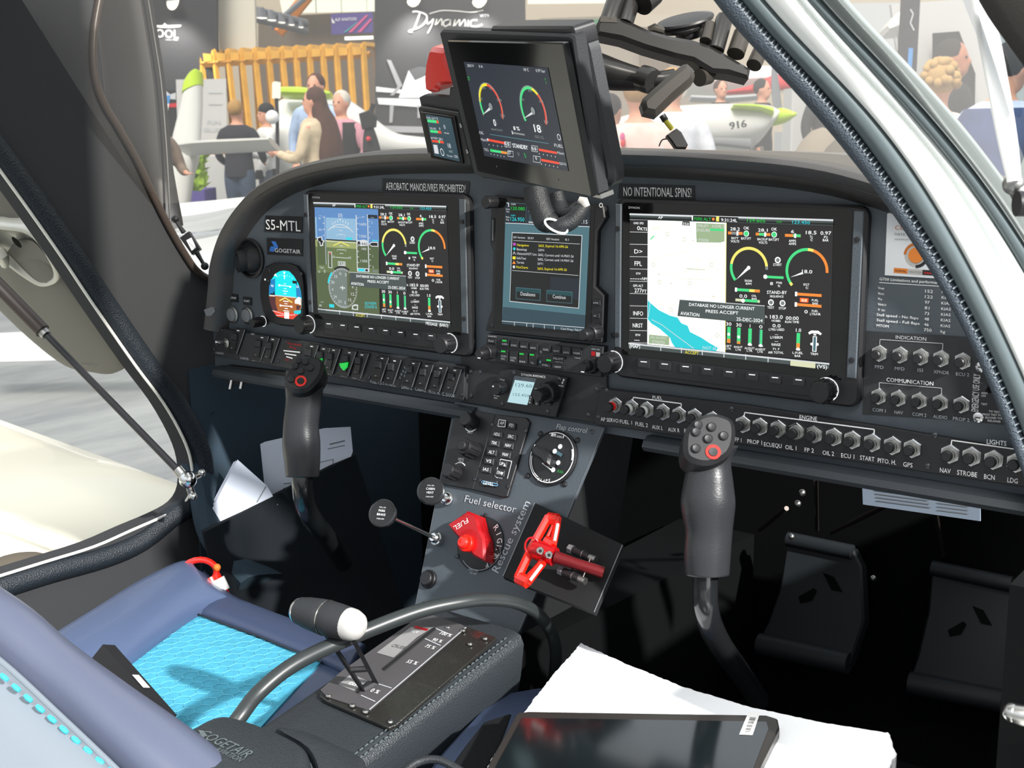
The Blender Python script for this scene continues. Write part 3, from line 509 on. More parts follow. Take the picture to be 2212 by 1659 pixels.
    p.prism(PN, circ(A[0], A[1], R * .98, 40), .0005, .0005, 'eHsi'); p.prism(PN, [(A[0] + R * .25, A[1] - R * .93)] + [(A[0] + R * .98 * math.cos(q), A[1] + R * .98 * math.sin(q)) for q in [(-70 + 14 * i) * PI / 180 for i in range(11)]], .00055, .00055, 'eHsi2')
    for i in range(72):
        q = 2 * PI * i / 72; r0 = R * (.9 if i % 2 else .86); h = R * .014
        a, b = (A[0] + r0 * math.cos(q), A[1] + r0 * math.sin(q)), (A[0] + R * .97 * math.cos(q), A[1] + R * .97 * math.sin(q)); n = (-math.sin(q) * h, math.cos(q) * h)
        p.prism(PN, [(a[0] - n[0], a[1] - n[1]), (b[0] - n[0], b[1] - n[1]), (b[0] + n[0], b[1] + n[1]), (a[0] + n[0], a[1] + n[1])], .0007, .0007, 'eWt')
    for i, s_ in enumerate(('N', '3', '6', 'E', '12', '15', 'S', '21', '24', 'W', '30', '33')):
        q = PI / 2 + math.radians(10) - i * PI / 6; x, y = A[0] + R * .7 * math.cos(q), A[1] + R * .7 * math.sin(q); h = R * .15; wd = h * .7 * len(s_); p.text(PN, s_, (x - wd / 2, y - h / 2), (x + wd / 2, y - h / 2), h, 'eWt', .0008)
    c.l([(1145, 886), (1185, 890)], 9, 'eWt', .0009); c.r(1160, 872, 1168, 908, 'eWt', .0009); c.a((cx, cy), (1052, 850), (1085, 775), 18, 'eC', .001); c.a((cx, cy), (1098, 745), (1220, 735), 20, 'eDk', .0006)
    for s_, x0, x1, y, h, m in (('TAS', 972, 1030, 735, 18, 'eWt'), ('0', 1015, 1035, 768, 26, 'eWt'), ('GS', 972, 990, 766, 16, 'eWt'), ('--/--', 968, 1042, 1006, 18, 'eWt'), ('30', 975, 1005, 1036, 20, 'eWt'), ('(PFD)', 968, 1030, 1075, 20, 'eDk'), ('SKYVIEW', 1345, 1438, 1022, 24, 'eC'), ('GTN750 G', 1345, 1440, 1050, 24, 'eC')): c.t(s_, x0, y, x1, y + 2, h, m, .0014)
    c.r(1058, 1016, 1098, 1046, 'eC', .0009); c.q([(1340, 870), (1452, 885), (1455, 985), (1340, 978)], 'eLand3', .0006); c.q([(1240, 1030), (1262, 1018), (1288, 1022), (1288, 1066), (1238, 1060)], 'eWt', .0009); c.q([(1250, 1034), (1280, 1030), (1280, 1058), (1248, 1052)], 'eLand3', .001); c.r(1402, 745, 1448, 770, 'eHsi', .0008)
    c.t('MESSAGE', 1830, 1180, 1922, 1192, 26, 'eW', .0015); c.t('(BARO)', 1938, 1192, 2008, 1200, 26, 'eW', .0015)
def display(label, off, content, nm):
    t = T('flight_display', label, 'display', 'large flight screens'); k = D(t.part('bezel'), PN, K7, off)
    b = k.mb; x0, z0, x1, z1 = .4593 - .0195 + off[0], -.035, .4593 + .2475 + off[0], .1495
    b.prism(PN, rrect(x0, z0, x1, z1, .011), -.006, .0035, 'black', .0025)
    f = t.part('side_rail'); f.box(PN, x0 + .0025, x0 + .0095, z0 + .032, z1 - .005, .003, .0052, 'panel', .001); f = t.part('side_rail'); f.box(PN, x1 - .0125, x1 - .0035, z0 + .028, z1 - .005, .003, .0052, 'panel', .001)
    g = t.part('glass', 'glossy black screen glass'); g.prism(PN, rrect(x0 + .0105, z0 + .0245, x1 - .0135, z1 - .003, .003), -.001, .0037, 'gloss', .0004)
    s = t.part('screen', content[1])
    for (fn, a) in content[0]: fn(*([s] + a))
    for v in s.v: v.y -= .0038          # the lit image lies on the glass
    tx = t.part('maker_name'); D(tx, PN, K7, off, .004).t('DYNON', 232, 184, 320, 188, 18, 'inkd')
    bs = t.part('key_strip'); u0 = x0 + .03; bs.box(PN, u0, x1 - .03, z0 + .006, z0 + .0235, .003, .0045, 'black', .0008)
    for x, y in ((357, 1400), (524, 1418), (690, 1438), (863, 1458), (1037, 1480), (1218, 1502), (1401, 1525), (1588, 1543)):
        kk = t.part('softkey'); q = D(kk, PN, K7, off); q.r(x - 45, y - 22, x + 45, y + 50, 'blackm', .0056, .0045); q.l([(x - 25, y - 2), (x + 25, y + 2)], 7, 'eW', .0058)
    for px, py in (((110, 1400), (1806, 1622))):
        u, v = k.p(px, py); kn = t.part('knob', 'ribbed knob with a white lit ring'); rg = t.part('lit_ring', par=kn); rg.ringf(PN, u, v, .0102, .0116, .0042, 'eW', 36); knob(kn, PN, u, v, .0035, .0108, .018)
    for fx, fy in ((x0 + .006, z1 - .03), (x1 - .008, z1 - .03), (x0 + .006, z0 + .045), (x1 - .008, z0 + .045)):
        sc = t.part('screw'); sc.lathe(PN, fx, fy, [(.0026, .004), (.0026, .0066), (.0015, .0068)], 'black', 12)
    t.done()
display('large left flight screen showing blue sky horizon, compass and engine gauges', SH, ([(ems, [SH]), (pfd_part, [])], 'lit screen with horizon and engine gauges'), 'l')
display('large right flight screen showing a white map with blue lake and engine gauges', (0, 0), ([(ems, [(0, 0)]), (map_part, [])], 'lit screen with map and engine gauges'), 'r')
# ------------------------------------------------------------------ navigator
t = T('navigation_touchscreen', 'tall centre navigation touchscreen with a database list in a black frame', 'display'); k = D(t.part('bezel'), PN, K6)
k.q([(235, 155), (1130, 240), (1145, 330), (1075, 440), (1060, 880), (1135, 950), (1120, 1330), (190, 1230), (215, 1130), (238, 1060), (250, 600), (225, 540)], 'black', .003, -.006, .0015)
g = t.part('glass'); d = D(g, PN, K6); d.q([(300, 170), (1065, 240), (1030, 1250), (262, 1215)], 'gloss', .0034, .0028)
s = t.part('screen', 'lit teal screen with a database list'); d = D(s, PN, K6, w=.0036)
d.q([(358, 205), (1030, 268), (985, 1240), (327, 1175)], 'eTeal', .0036); d.q([(335, 1040), (992, 1105), (985, 1240), (327, 1175)], 'eTeal2', .0037)
d.q([(358, 205), (1030, 268), (1026, 402), (355, 372)], 'eNavy', .0037); d.l([(355, 373), (1026, 403)], 5, 'eWt', .0038)
d.q([(395, 212), (524, 222), (520, 370), (393, 360)], 'eDk', .0038); d.l([(395, 212), (524, 222), (520, 370)], 3, 'eTeal', .004); d.q([(545, 220), (905, 250), (905, 390), (542, 372)], 'eTeal2', .0038)
for s_, x0, x1, y, h, m in (('COM', 402, 438, 230, 14, 'eWt'), ('120.080', 402, 512, 268, 28, 'eGb'), ('STBY', 400, 438, 318, 12, 'eC'), ('126.950', 398, 508, 355, 32, 'eC'), ('Com', 360, 392, 268, 14, 'eWt'), ('Vol', 364, 386, 288, 14, 'eWt'), ('Psh', 362, 390, 332, 14, 'eWt'), ('Sq', 364, 384, 352, 14, 'eWt'), ('BRG', 806, 842, 246, 16, 'eWt'), ('110', 955, 1012, 290, 28, 'eGb'), ('111.15', 908, 1010, 374, 32, 'eWt')): d.t(s_, x0, y, x1, y + (6 if x1 - x0 > 80 else 2), h, m, .0042)
d.l([(540, 280), (600, 285)], 8, 'eWt', .004); d.l([(540, 366), (600, 370)], 8, 'eWt', .004); d.r(366, 212, 384, 218, 'eWt', .004); d.r(378, 212, 385, 245, 'eWt', .004); d.l([(788, 288), (806, 290)], 6, 'eWt', .004)
d.q([(408, 447), (968, 470), (940, 1053), (389, 998)], 'eWt', .0039); d.q([(412, 452), (963, 475), (936, 1048), (393, 993)], 'eDk', .004); d.q([(408, 760), (700, 785), (700, 880), (940, 900), (936, 1048), (393, 993)], 'eNavy' if 0 else 'eDk', .00405); d.q([(714, 800), (945, 815), (938, 985), (708, 930)], 'eNavy', .0041)
d.l([(420, 512), (950, 540)], 3, 'eWt', .0042); d.l([(410, 750), (938, 790)], 3, 'eWt', .0042)
for s_, x0, x1, y, e, h, m in (('SW Version:', 420, 516, 495, 3, 18, 'eWt'), ('20.01', 534, 580, 500, 2, 18, 'eWt'), ('GPS Version:', 682, 787, 508, 4, 18, 'eWt'), ('8.1', 834, 860, 513, 2, 18, 'eWt'), ('Navigation', 450, 543, 556, 4, 20, 'eYb'), ('Basemap', 448, 528, 590, 4, 20, 'eWt'), ('Obstacle/HOT Line', 448, 606, 624, 8, 20, 'eWt'), ('SafeTaxi', 446, 520, 660, 4, 20, 'eWt'), ('Terrain', 446, 506, 694, 3, 20, 'eWt'), ('FliteCharts', 444, 537, 732, 5, 20, 'eYb'), ('2603, Expired 16-APR-26', 620, 855, 562, 10, 20, 'eYb'), ('25M1', 618, 665, 596, 2, 18, 'eWt'), ('2602, Current until 14-MAY-26', 616, 900, 634, 14, 20, 'eWt'), ('2602, Current until 14-MAY-26', 614, 898, 670, 14, 20, 'eWt'), ('20T1', 612, 656, 704, 2, 18, 'eWt'), ('2603, Expired 16-APR-26', 612, 846, 744, 10, 20, 'eYb'), ('Com Freq / Psh Nav', 798, 985, 1220, 16, 18, 'eWt')): d.t(s_, x0, y, x1, y + e, h, m, .0043)
d.r(418, 530, 440, 552, 'eMag', .0043); d.d(428, 578, 12, 'eC', .0043); d.l([(418, 622), (427, 602), (438, 624)], 5, 'eWt', .0043); d.r(415, 638, 438, 662, 'eYb', .0043); d.q([(412, 697), (426, 672), (440, 699)], 'eO', .0043); d.d(425, 722, 12, 'eWt', .0043)
for x0, y0, x1, y1, s_, a, b, c in ((440, 883, 638, 992, 'Databases', 480, 596, 948), (684, 905, 890, 1014, 'Continue', 735, 838, 970)):
    e = 16; d.q([(x0, y0), (x1, y0 + e), (x1 - 3, y1), (x0, y1 - e)], 'eTeal', .0042); d.q([(x0 + 4, y0 + 4), (x1 - 4, y0 + e + 4), (x1 - 7, y1 - 4), (x0 + 4, y1 - e - 4)], 'eDk', .0043); d.q([(x0 + 4, y0 + 4), (x1 - 4, y0 + e + 4), (x1 - 4, y0 + e + 34), (x0 + 4, y0 + 34)], 'eKey', .0044); d.t(s_, a, c, b, c + 8, 30, 'eWt', .0046)
d.l([(328, 1152), (985, 1205)], 4, 'eWt', .0042)
for x, y in ((428, 1162), (526, 1170), (577, 1176), (666, 1184), (746, 1192)): d.r(x - 2, y, x + 2, y + 28, 'eWt', .0042)
for x, y, s_ in ((1085, 1005, 'HOME'), (1080, 1108, 'D>')):
    b = t.part('side_key'); q = D(b, PN, K6); q.r(x - 30, y - 24, x + 30, y + 24, 'black', .0055, .003, .0008); q.t(s_, x - 22, y + 6, x + 16, y + 8, 11, 'inkd', .0057)
b = t.part('card_slot'); q = D(b, PN, K6); q.q([(248, 335), (270, 337), (266, 525), (244, 522)], 'dark', .0036, .003); q.q([(252, 345), (260, 346), (257, 515), (249, 512)], 'grey', .0038)
for x, y, r in ((265, 205, .007), (1080, 1240, .009)):
    u, v = PN.uv(*K6(x, y)); kn = t.part('knob'); knob(kn, PN, u, v, .003, r, .016 if r < .008 else .014, n=20)
    if r > .008: k2 = t.part('inner_knob'); knob(k2, PN, u, v, .017, r * .65, .012, n=16)
for x, y in ((228, 1193), (1200, 1270)): scr(t, PN, x, y, K6, .003, 'black', .003 if x < 1000 else -.004)
rg = t.part('lock_screw', 'bright ring screw'); q = D(rg, PN, K6); q.ring(1118, 232, 15, 7, 'white', .0042); t.done()
# ------------------------------------------------------------------ audio panel
t = T('audio_panel', 'low wide radio audio panel with rows of small black keys and green lamps', 'audio panel'); b = t.part('bezel'); d = D(b, PN, K6)
d.q([(200, 1258), (1130, 1358), (1112, 1600), (185, 1470)], 'blackm', .003, -.006, .0012)
d = D(t.part('print'), PN, K6, w=.0033)
for s_, x0, x1, y, e, h in (('GARMIN', 215, 284, 1278, 6, 12), ('GMA 345', 1040, 1104, 1380, 6, 12), ('T-BAND', 902, 952, 1448, 5, 10), ('PUSH VOL', 300, 312, 1400, 1, 9), ('ISOLATION', 735, 830, 1478, 9, 9)): d.t(s_, x0, y, x1, y + e, h, 'inkd')
d.r(1036, 1392, 1068, 1432, 'redm'); d.r(1074, 1400, 1106, 1438, 'silver'); d.d(632, 1444, 10, 'gloss'); d.d(630, 1478, 9, 'eTeal'); d.d(636, 1398, 12, 'grey')
keys = [('PLAY', 217, 1285, 283, 1335, 0), ('COM1', 325, 1290, 388, 1358, 1), ('COM2', 396, 1300, 462, 1368, 0), ('NAV1', 474, 1310, 540, 1378, 0), ('NAV2', 550, 1320, 616, 1388, 0), ('MUSIC', 652, 1330, 718, 1402, 0), ('AUX1', 734, 1340, 800, 1412, 0), ('AUX2', 812, 1352, 880, 1424, 0), ('MON', 894, 1362, 964, 1430, 0),
        ('COM1 MIC', 316, 1375, 380, 1478, 1), ('COM2 MIC', 390, 1385, 458, 1490, 0), ('SPKR', 462, 1395, 534, 1498, 1), ('TEL', 544, 1402, 612, 1508, 1), ('PILOT', 735, 1425, 832, 1475, 0), ('ZSEL', 642, 1480, 716, 1525, 0), ('CREW', 728, 1492, 832, 1540, 0)]
for s_, x0, y0, x1, y1, on in keys:
    b = t.part('key'); d = D(b, PN, K6); e = .1 * (x1 - x0); d.q([(x0, y0), (x1, y0 + e), (x1 - 2, y1), (x0, y1 - e)], 'black', .0048, .003, .0008)
    if ' ' in s_: a, c = s_.split(); d.t(a, x0 + 8, y1 - 42, x1 - 12, y1 - 37, 15, 'inkd', .005); d.t(c, x0 + 10, y1 - 20, x1 - 22, y1 - 17, 15, 'inkd', .005)
    else: d.t(s_, x0 + 8, (y1 - 18 if y1 - y0 > 60 else y1 - 20), x1 - 14, (y1 - 14 if y1 - y0 > 60 else y1 - 14), 15, 'inkd', .005)
    if on: l = t.part('lamp', 'lit green lamp', par=b); q = D(l, PN, K6); q.q([(x0 + 10, y0 + 10), (x0 + 44, y0 + 13), (x0 + 44, y0 + 25), (x0 + 10, y0 + 22)], 'eGb', .0051)
l = t.part('lamp', 'lit green lamp'); D(l, PN, K6).q([(680, 1456), (716, 1460), (716, 1472), (680, 1468)], 'eGb', .0036)
for x, y, s2 in ((215, 1395, 0), (1035, 1500, 1)):
    u, v = PN.uv(*K6(x + 20, y)); kn = t.part('knob'); knob(kn, PN, u, v, .003, .0085, .01, n=20); k2 = t.part('inner_knob'); knob(k2, PN, u, v, .013, .0055, .012, n=16); q = D(k2, PN, K6); k2.box(PN, u - .001, u + .003, v - .0045, v - .0036, .0252, .0256, 'eW')
t.done()
# ------------------------------------------------------------------ control head in the centre board
t = T('autopilot_control_head', 'small black control head with a pale blue lcd and three knobs', 'control unit'); b = t.part('plate'); d = D(b, RL, KD)
d.q([(470, 100), (640, 95), (1275, 195), (1140, 665), (345, 530)], 'black', .005, 0, .001)
d.q([(655, 165), (910, 200), (810, 520), (555, 480)], 'panel', .0056, .004)
l = t.part('lcd', 'pale blue lit lcd'); q = D(l, RL, KD, w=.006); q.q([(660, 214), (895, 244), (805, 513), (570, 478)], 'eLcd', .006); q.t('129.60', 670, 292, 868, 308, 42, 'eTeal', .0062); q.t('123.450', 640, 400, 830, 420, 34, 'eTeal', .0062)
q = D(t.part('print'), RL, KD, w=.0053)
for s_, x0, x1, y, e, h, m in (('DYNON AVIONICS', 735, 1022, 162, 32, 28, 'ink'), ('SQ', 860, 900, 190, 4, 14, 'blackm'), ('VIEW', 478, 536, 220, 10, 20, 'inkd'), ('PUSH', 410, 472, 408, 8, 16, 'ink'), ('SQL', 408, 450, 435, 6, 16, 'ink'), ('PUSH', 1180, 1238, 290, 8, 16, 'ink'), ('TUNE', 895, 935, 330, 6, 20, 'ink')): q.t(s_, x0, y, x1, y + e, h, m)
q.l([(1235, 210), (1222, 258)], 8, 'ink'); q.q([(1236, 200), (1250, 222), (1224, 218)], 'ink'); q.q([(1220, 268), (1235, 245), (1210, 243)], 'ink')
for s_, x0, y0, x1, y1 in (('XFR', 832, 395, 880, 505), ('CHO', 908, 408, 962, 520), ('APT', 1002, 450, 1102, 520)):
    b = t.part('key'); q = D(b, RL, KD); q.q([(x0, y0), (x1, y0 + 8), (x1 - 6, y1), (x0 - 8, y1 - 8)], 'black', .0068, .005, .0006)
    if s_ == 'APT': q.t(s_, x0 + 20, y0 + 48, x1 - 14, y0 + 56, 28, 'ink', .007)
    else:
        for i, c in enumerate(s_): q.t(c, x0 + 12 - i * 4, y0 + 32 + i * 33, x0 + 34 - i * 4, y0 + 34 + i * 33, 24, 'ink', .007)
for x, y, r in ((500, 300, .008), (1085, 360, .0115)):
    u, v = RL.uv(*KD(x, y)); kn = t.part('knob'); knob(kn, RL, u, v, .005, r, .012, n=22)
    if r > .01: k2 = t.part('inner_knob'); knob(k2, RL, u, v, .017, r * .6, .014, n=18)
    else: kn.lathe(RL, u - r * .4, v + r * .3, [(.0009, .017), (.0009, .0173)], 'eW', 8)
for x, y in ((610, 142), (1155, 217), (470, 515), (1012, 605)): scr(t, RL, x, y, KD, .0026, 'screw', .005)
t.done()
# ------------------------------------------------------------------ left rocker row
t = T('rocker_switch_row', 'black row of rocker switches with printed names under the left screen', 'switch panel', None); b = t.part('plate'); d = D(b, RL, KS)
d.q([(178, 34), (2130, 335), (2120, 605), (2040, 590), (108, 243), (105, 215), (140, 110)], 'blackm', .003, -.004, .0008)
pr = t.part('printed_names'); q = D(pr, RL, KS, w=.0034)
for s_, x0, y0, x1, y1, h in (('CHARGE', 150, 232, 212, 240, 16), ('STARTER', 345, 275, 413, 284, 18), ('BATT 1', 440, 290, 498, 298, 18), ('BATT 2', 525, 300, 588, 308, 18), ('GEN', 420, 80, 470, 86, 14), ('REAR L', 1000, 392, 1072, 403, 22), ('AUX 2', 1145, 415, 1192, 422, 20), ('NAV L', 1235, 432, 1297, 442, 22), ('FUEL P.2', 1382, 465, 1472, 478, 26), ('STROBE L', 1480, 480, 1578, 494, 26), ('LAND. L', 1632, 508, 1714, 520, 28), ('CABIN L', 1738, 524, 1824, 538, 28), ('PITO. H.', 1848, 545, 1935, 558, 28), ('C. DOOR', 1955, 565, 2052, 580, 28)): q.t(s_, x0, y0, x1, y1, h, 'inkd')
for i, c in enumerate('TAKE'): q.t(c, 1648 - i * 12, 352 + i * 26, 1662 - i * 12, 354 + i * 26, 18, 'inkd')
for i, c in enumerate('OFF'): q.t(c, 1664 - i * 8, 362 + i * 28, 1678 - i * 8, 364 + i * 28, 18, 'inkd')
q.q([(690, 130), (845, 155), (805, 320), (660, 295)], 'black', .0034)
for i, (s_, a, b2) in enumerate((('Restricted', 724, 828), ('Area', 736, 790), ('-', 0, 0))):
    if a: q.t(s_, a, 158 + i * 28, b2, 172 + i * 28, 20, 'redm', .0038)
for i, (a, b2) in enumerate(((690, 822), (700, 792), (712, 762))): q.l([(a, 208 + i * 24), (b2, 222 + i * 24)], 9, 'ink', .0038)
q.t('!!! !', 705, 290, 738, 294, 20, 'redm', .0038)
sw = [(305, 70, 1, 0), (495, 125, 0, 0), (580, 140, 0, 0), (890, 195, 0, 0), (985, 215, 0, 1), (1065, 225, 0, 0), (1190, 245, 0, 1), (1290, 262, 0, 0), (1450, 290, 0, 0), (1550, 310, 0, 0), (1700, 330, 0, 0), (1805, 350, 0, 0), (1918, 368, 0, 0), (2030, 385, 0, 0)]
for x, y, wide, gr in sw:
    hW = 45 if not wide else 52; b = t.part('rocker_switch', 'rocker switch with green lit tip' if gr else None); q = D(b, RL, KS)
    q.q([(x + 10, y - 45), (x + 90, y - 32), (x + 22, y + 170), (x - 60, y + 155)], 'black', .005, .003, .0006)
    q.l([(x + 86, y - 30), (x + 20, y + 166)], 8, 'grey', .0056)
    q.q([(x - 18, y - 5), (x + 28, y + 2), (x + 26, y + 55), (x - 22, y + 48)], 'blackm', .0075, .004, .001); q.q([(x - 22, y + 48), (x + 26, y + 55), (x + 10, y + 135), (x - 38, y + 128)], 'black', .0062, .004, .001)
    q.q([(x + 22, y - 27), (x + 42, y - 24), (x + 40, y - 16), (x + 20, y - 19)], 'ink', .0053); q.t('OFF', x - 26, y + 116, x - 4, y + 119, 6, 'ink', .0066)
    if gr: g = t.part('lit_tip', 'green lit tip', par=b); D(g, RL, KS).q([(x - 40, y + 62), (x + 28, y + 52), (x + 20, y + 95), (x - 5, y + 118), (x - 30, y + 95)], 'eGb', .0078, .006, .0006)
for x, y in ((180, 50), (118, 202), (697, 140), (630, 298), (1418, 255), (1355, 428), (2095, 562), (2165, 378), (2168, 572)): scr(t, RL, x, y, KS, .0024, 'screw', .003)
t.done()
t = T('master_toggle', 'chrome tipped toggle at the far left of the rocker row', 'switch'); u, v = RL.uv(*KS(240, 145)); b = t.own; b.lathe(RL, u, v, [(.0065, .003), (.0065, .006), (.004, .0065)], 'steel', 16); b.tube([RL.P(u, v, .005), RL.P(u - .003, v + .002, .018), RL.P(u - .004, v + .002, .021)], [.0022, .0035, .0028], 'chrome', 12); t.done()
t = T('pedal_placard_box', 'small black box under the left rocker row reading PULL TO SET PEDALS', 'box'); b = t.part('body'); f2 = RL.sh(.002); d = D(b, f2, KS)
d.q([(215, 330), (680, 385), (680, 480), (215, 475)], 'dark', 0, -.03); q = D(t.part('print'), f2, KS, w=.0006); q.t('PULL TO SET', 302, 425, 442, 438, 18, 'ink'); q.t('PEDALS', 330, 448, 418, 458, 18, 'ink')
for x, y in ((265, 515), (350, 512)): u, v = f2.uv(*KS(x, y)); k = t.part('pull_pin', 'chrome pin'); k.tube([f2.P(u, v + .012, 0), f2.P(u, v, .004)], .0028, 'steel')
t.done()
# ------------------------------------------------------------------ right breaker row
t = T('breaker_row_plate', 'long black plate with printed names under the right screen', 'switch panel'); b = t.part('plate'); d = D(b, RL, KR)
d.q([(50, 42), (800, 130), (1500, 240), (2260, 372), (2260, 560), (2212, 548), (1700, 470), (700, 320), (28, 228), (12, 210)], 'black', .003, -.003, .0008)
q = D(t.part('printed_names'), RL, KR, w=.0034)
for s_, x0, y0, x1, y1, h in (('FUEL', 318, 96, 368, 100, 18), ('ENGINE', 1070, 198, 1160, 208, 22), ('LIGHTS', 2028, 325, 2128, 336, 26), ('AP SERVO', 52, 208, 143, 218, 20), ('FUEL 1', 150, 220, 212, 227, 20), ('FUEL 2', 230, 232, 293, 241, 21), ('AUX L', 315, 248, 370, 255, 21), ('AUX R', 397, 261, 456, 267, 21), ('FP 1', 480, 268, 515, 272, 21), ('FP 1', 740, 312, 772, 317, 22), ('PROP 1', 803, 322, 878, 330, 22), ('ECUEQU', 888, 337, 978, 347, 22), ('OIL 1', 997, 352, 1054, 358, 23), ('FP 2', 1096, 366, 1143, 371, 23), ('OIL 2', 1188, 380, 1246, 387, 23), ('ECU 1', 1283, 394, 1350, 402, 23), ('START', 1379, 406, 1453, 416, 24), ('PITO. H.', 1470, 420, 1563, 432, 24), ('GPS', 1600, 440, 1648, 446, 24), ('NAV', 1788, 470, 1843, 477, 25), ('STROBE', 1876, 482, 1978, 496, 26), ('BCN', 2014, 503, 2068, 510, 26), ('LDG', 2133, 520, 2186, 528, 26)): q.t(s_, x0, y0, x1, y1, h, 'ink')
for P in (((215, 110), (218, 88), (464, 120), (462, 142)), ((785, 190), (788, 165), (1452, 252), (1450, 280)), ((1845, 335), (1848, 307), (2240, 362))): q.l(P, 5.5, 'ink')
for x, y in ((715, 150), (1755, 285), (1718, 443)): scr(t, RL, x, y, KR, .0026, 'screw', .003)
t.done()
RB = RL.sh(.003)
for s_, x, y, cc in (('AP SERVO', 122, 130, 'red'), ('FUEL 1', 205, 142, 'white'), ('FUEL 2', 283, 153, 'white'), ('AUX L', 365, 165, None), ('AUX R', 448, 180, None), ('first FP', 528, 190, None), ('FP behind the right stick', 620, 205, None), ('FP 1', 775, 228, None), ('PROP 1', 862, 240, None), ('ECUEQU', 955, 252, None), ('OIL 1', 1048, 267, None), ('FP 2', 1140, 280, None), ('OIL 2', 1240, 293, None), ('ECU 1', 1335, 308, None), ('START', 1437, 322, None), ('PITO. H.', 1540, 337, None), ('GPS', 1642, 352, None), ('NAV under LIGHTS', 1835, 380, None), ('STROBE', 1945, 393, None), ('BCN', 2058, 410, None), ('LDG', 2175, 425, None)):
    breaker('push button breaker with chrome nut at the printed name ' + s_, x, y, KR, RB, 'breakers in the long row under the right screen', cc, .0092)
# ------------------------------------------------------------------ small left instruments
t = T('air_vent', 'round black swivelling air vent at the left end of the panel', 'air vent'); u, v = PF.uv(*K5(415, 655)); r = .0265
b = t.part('collar'); b.lathe(PF, u, v, [(r, 0), (r, .003), (r * .9, .004), (r * .82, .001), (r * .8, -.002)], 'black', 32)
b = t.part('ball'); c = PF.P(u, v, -.01); b.ell(c, ((r * .84, 0, 0), (0, r * .84, 0), (0, 0, r * .84)), 'black', 24, 14)
dirn = V((-.45, -.85, -.15)).normalized(); n = t.part('nozzle'); fn = Fr(c, V((0, 0, 1)).cross(dirn) * -1 if 0 else dirn.cross(V((0, 0, 1))) * -1, (0, 0, 1)); fn.n = dirn; n.lathe(fn, 0, 0, [(r * .5, .01), (r * .56, r * .8), (r * .54, r * 1.02), (r * .44, r * 1.03), (r * .4, r * .8)], 'blackm', 24); t.done()
t = T('attitude_indicator', 'small round standby horizon with cyan sky and orange ground', 'instrument'); k = D(t.part('bezel'), PF, KG)
P = [(430, 75), (760, 90), (960, 160), (1090, 340), (1130, 600), (1150, 1000), (1180, 1300), (1100, 1480), (900, 1600), (560, 1560), (300, 1460), (180, 1250), (110, 900), (100, 600), (150, 330), (230, 160)]
k.q(P, 'black', .0075, 0, .002)
s = t.part('screen', 'cyan and orange lit screen'); d = D(s, PF, KG, w=.0078)
E_ = [(700, 252), (830, 275), (940, 390), (1040, 560), (1100, 740), (1125, 930), (1120, 1130), (1060, 1260), (990, 1340), (920, 1415), (780, 1400), (540, 1350), (430, 1200), (370, 1020), (340, 860), (350, 640), (400, 470), (500, 330), (600, 270)]
d.q(E_, 'eCy', .0078); d.q([(342, 850), (500, 850), (975, 905), (1125, 930), (1120, 1130), (1060, 1260), (920, 1415), (780, 1400), (540, 1350), (430, 1200), (370, 1020)], 'eBr', .008); d.l([(495, 845), (980, 900)], 26, 'eWt', .0082)
d.q([(350, 640), (400, 480), (495, 440), (490, 830), (345, 825)], 'eBlu', .0081); d.q([(985, 560), (1045, 600), (1100, 740), (1125, 900), (1000, 880)], 'eBlu', .0081); d.q([(345, 880), (500, 880), (505, 1050), (560, 1220), (430, 1200), (370, 1020)], 'eBr2', .0082); d.q([(1000, 1080), (1115, 1100), (1050, 1200), (1000, 1180)], 'eBr2', .0082)
d.q([(430, 1205), (1060, 1290), (920, 1415), (780, 1400), (540, 1350)], 'eR', .0082); d.q([(715, 1240), (830, 1250), (828, 1405), (718, 1395)], 'eW', .0084); d.q([(945, 1210), (1115, 1200), (1110, 1270), (1050, 1300), (950, 1280)], 'eC', .0085)
for x0, y0, x1, y1, w_ in ((600, 605, 860, 635, 16), (705, 570, 755, 574, 12), (705, 683, 770, 688, 12), (685, 740, 800, 750, 16), (705, 800, 770, 808, 14), (690, 980, 820, 995, 20), (720, 1040, 790, 1048, 16), (610, 1085, 890, 1110, 20), (725, 1155, 800, 1162, 18), (700, 1210, 830, 1222, 18), (440, 1210, 700, 1290, 8), (520, 1320, 980, 1310, 8), (720, 410, 721, 460, 24)): d.l([(x0, y0), (x1, y1)], w_, 'eW', .0086)
for x, y in ((600, 605), (860, 640), (630, 1085), (890, 1115)): d.r(x - 22, y - 24, x + 22, y + 24, 'eW', .0087)
d.l([(605, 970), (740, 905), (910, 1015)], 30, 'eY', .0087); d.q([(690, 285), (745, 285), (720, 350)], 'eW', .0087); d.q([(720, 350), (695, 400), (745, 400)], 'eW', .0087); d.q([(470, 370), (510, 325), (545, 395)], 'eW', .0087)
d.q([(360, 830), (500, 860), (500, 840), (480, 750), (460, 750), (460, 800), (400, 795)], 'eDk', .0088); d.l([(380, 845), (500, 855)], 22, 'eW', .009); d.q([(905, 495), (1020, 500), (1030, 570), (925, 560)], 'eDk', .0088)
d.q([(970, 960), (1060, 880), (1110, 900), (1118, 1080), (1060, 1050), (975, 1040)], 'eW', .0088); d.l([(395, 470), (440, 640)], 40, 'eBlu', .0084); d.t('40', 400, 640, 465, 650, 60, 'eW', .0088); d.t('20', 1005, 660, 1065, 670, 60, 'eW', .0088)
for i, (x, y) in enumerate(((555, 390), (600, 355), (655, 345), (785, 360), (845, 385), (905, 425))): d.l([(x, y), (x + 6, y + 28)], 10, 'eW', .0088)
bz = t.part('lit_dot', 'small lit dots'); q = D(bz, PF, KG); q.d(250, 470, 24, 'eW', .0079); q.d(325, 500, 14, 'eTeal', .0079)
for x, y in ((250, 275), (1005, 350)): scr(t, PF, x, y, KG, .0024, 'screw', .0075)
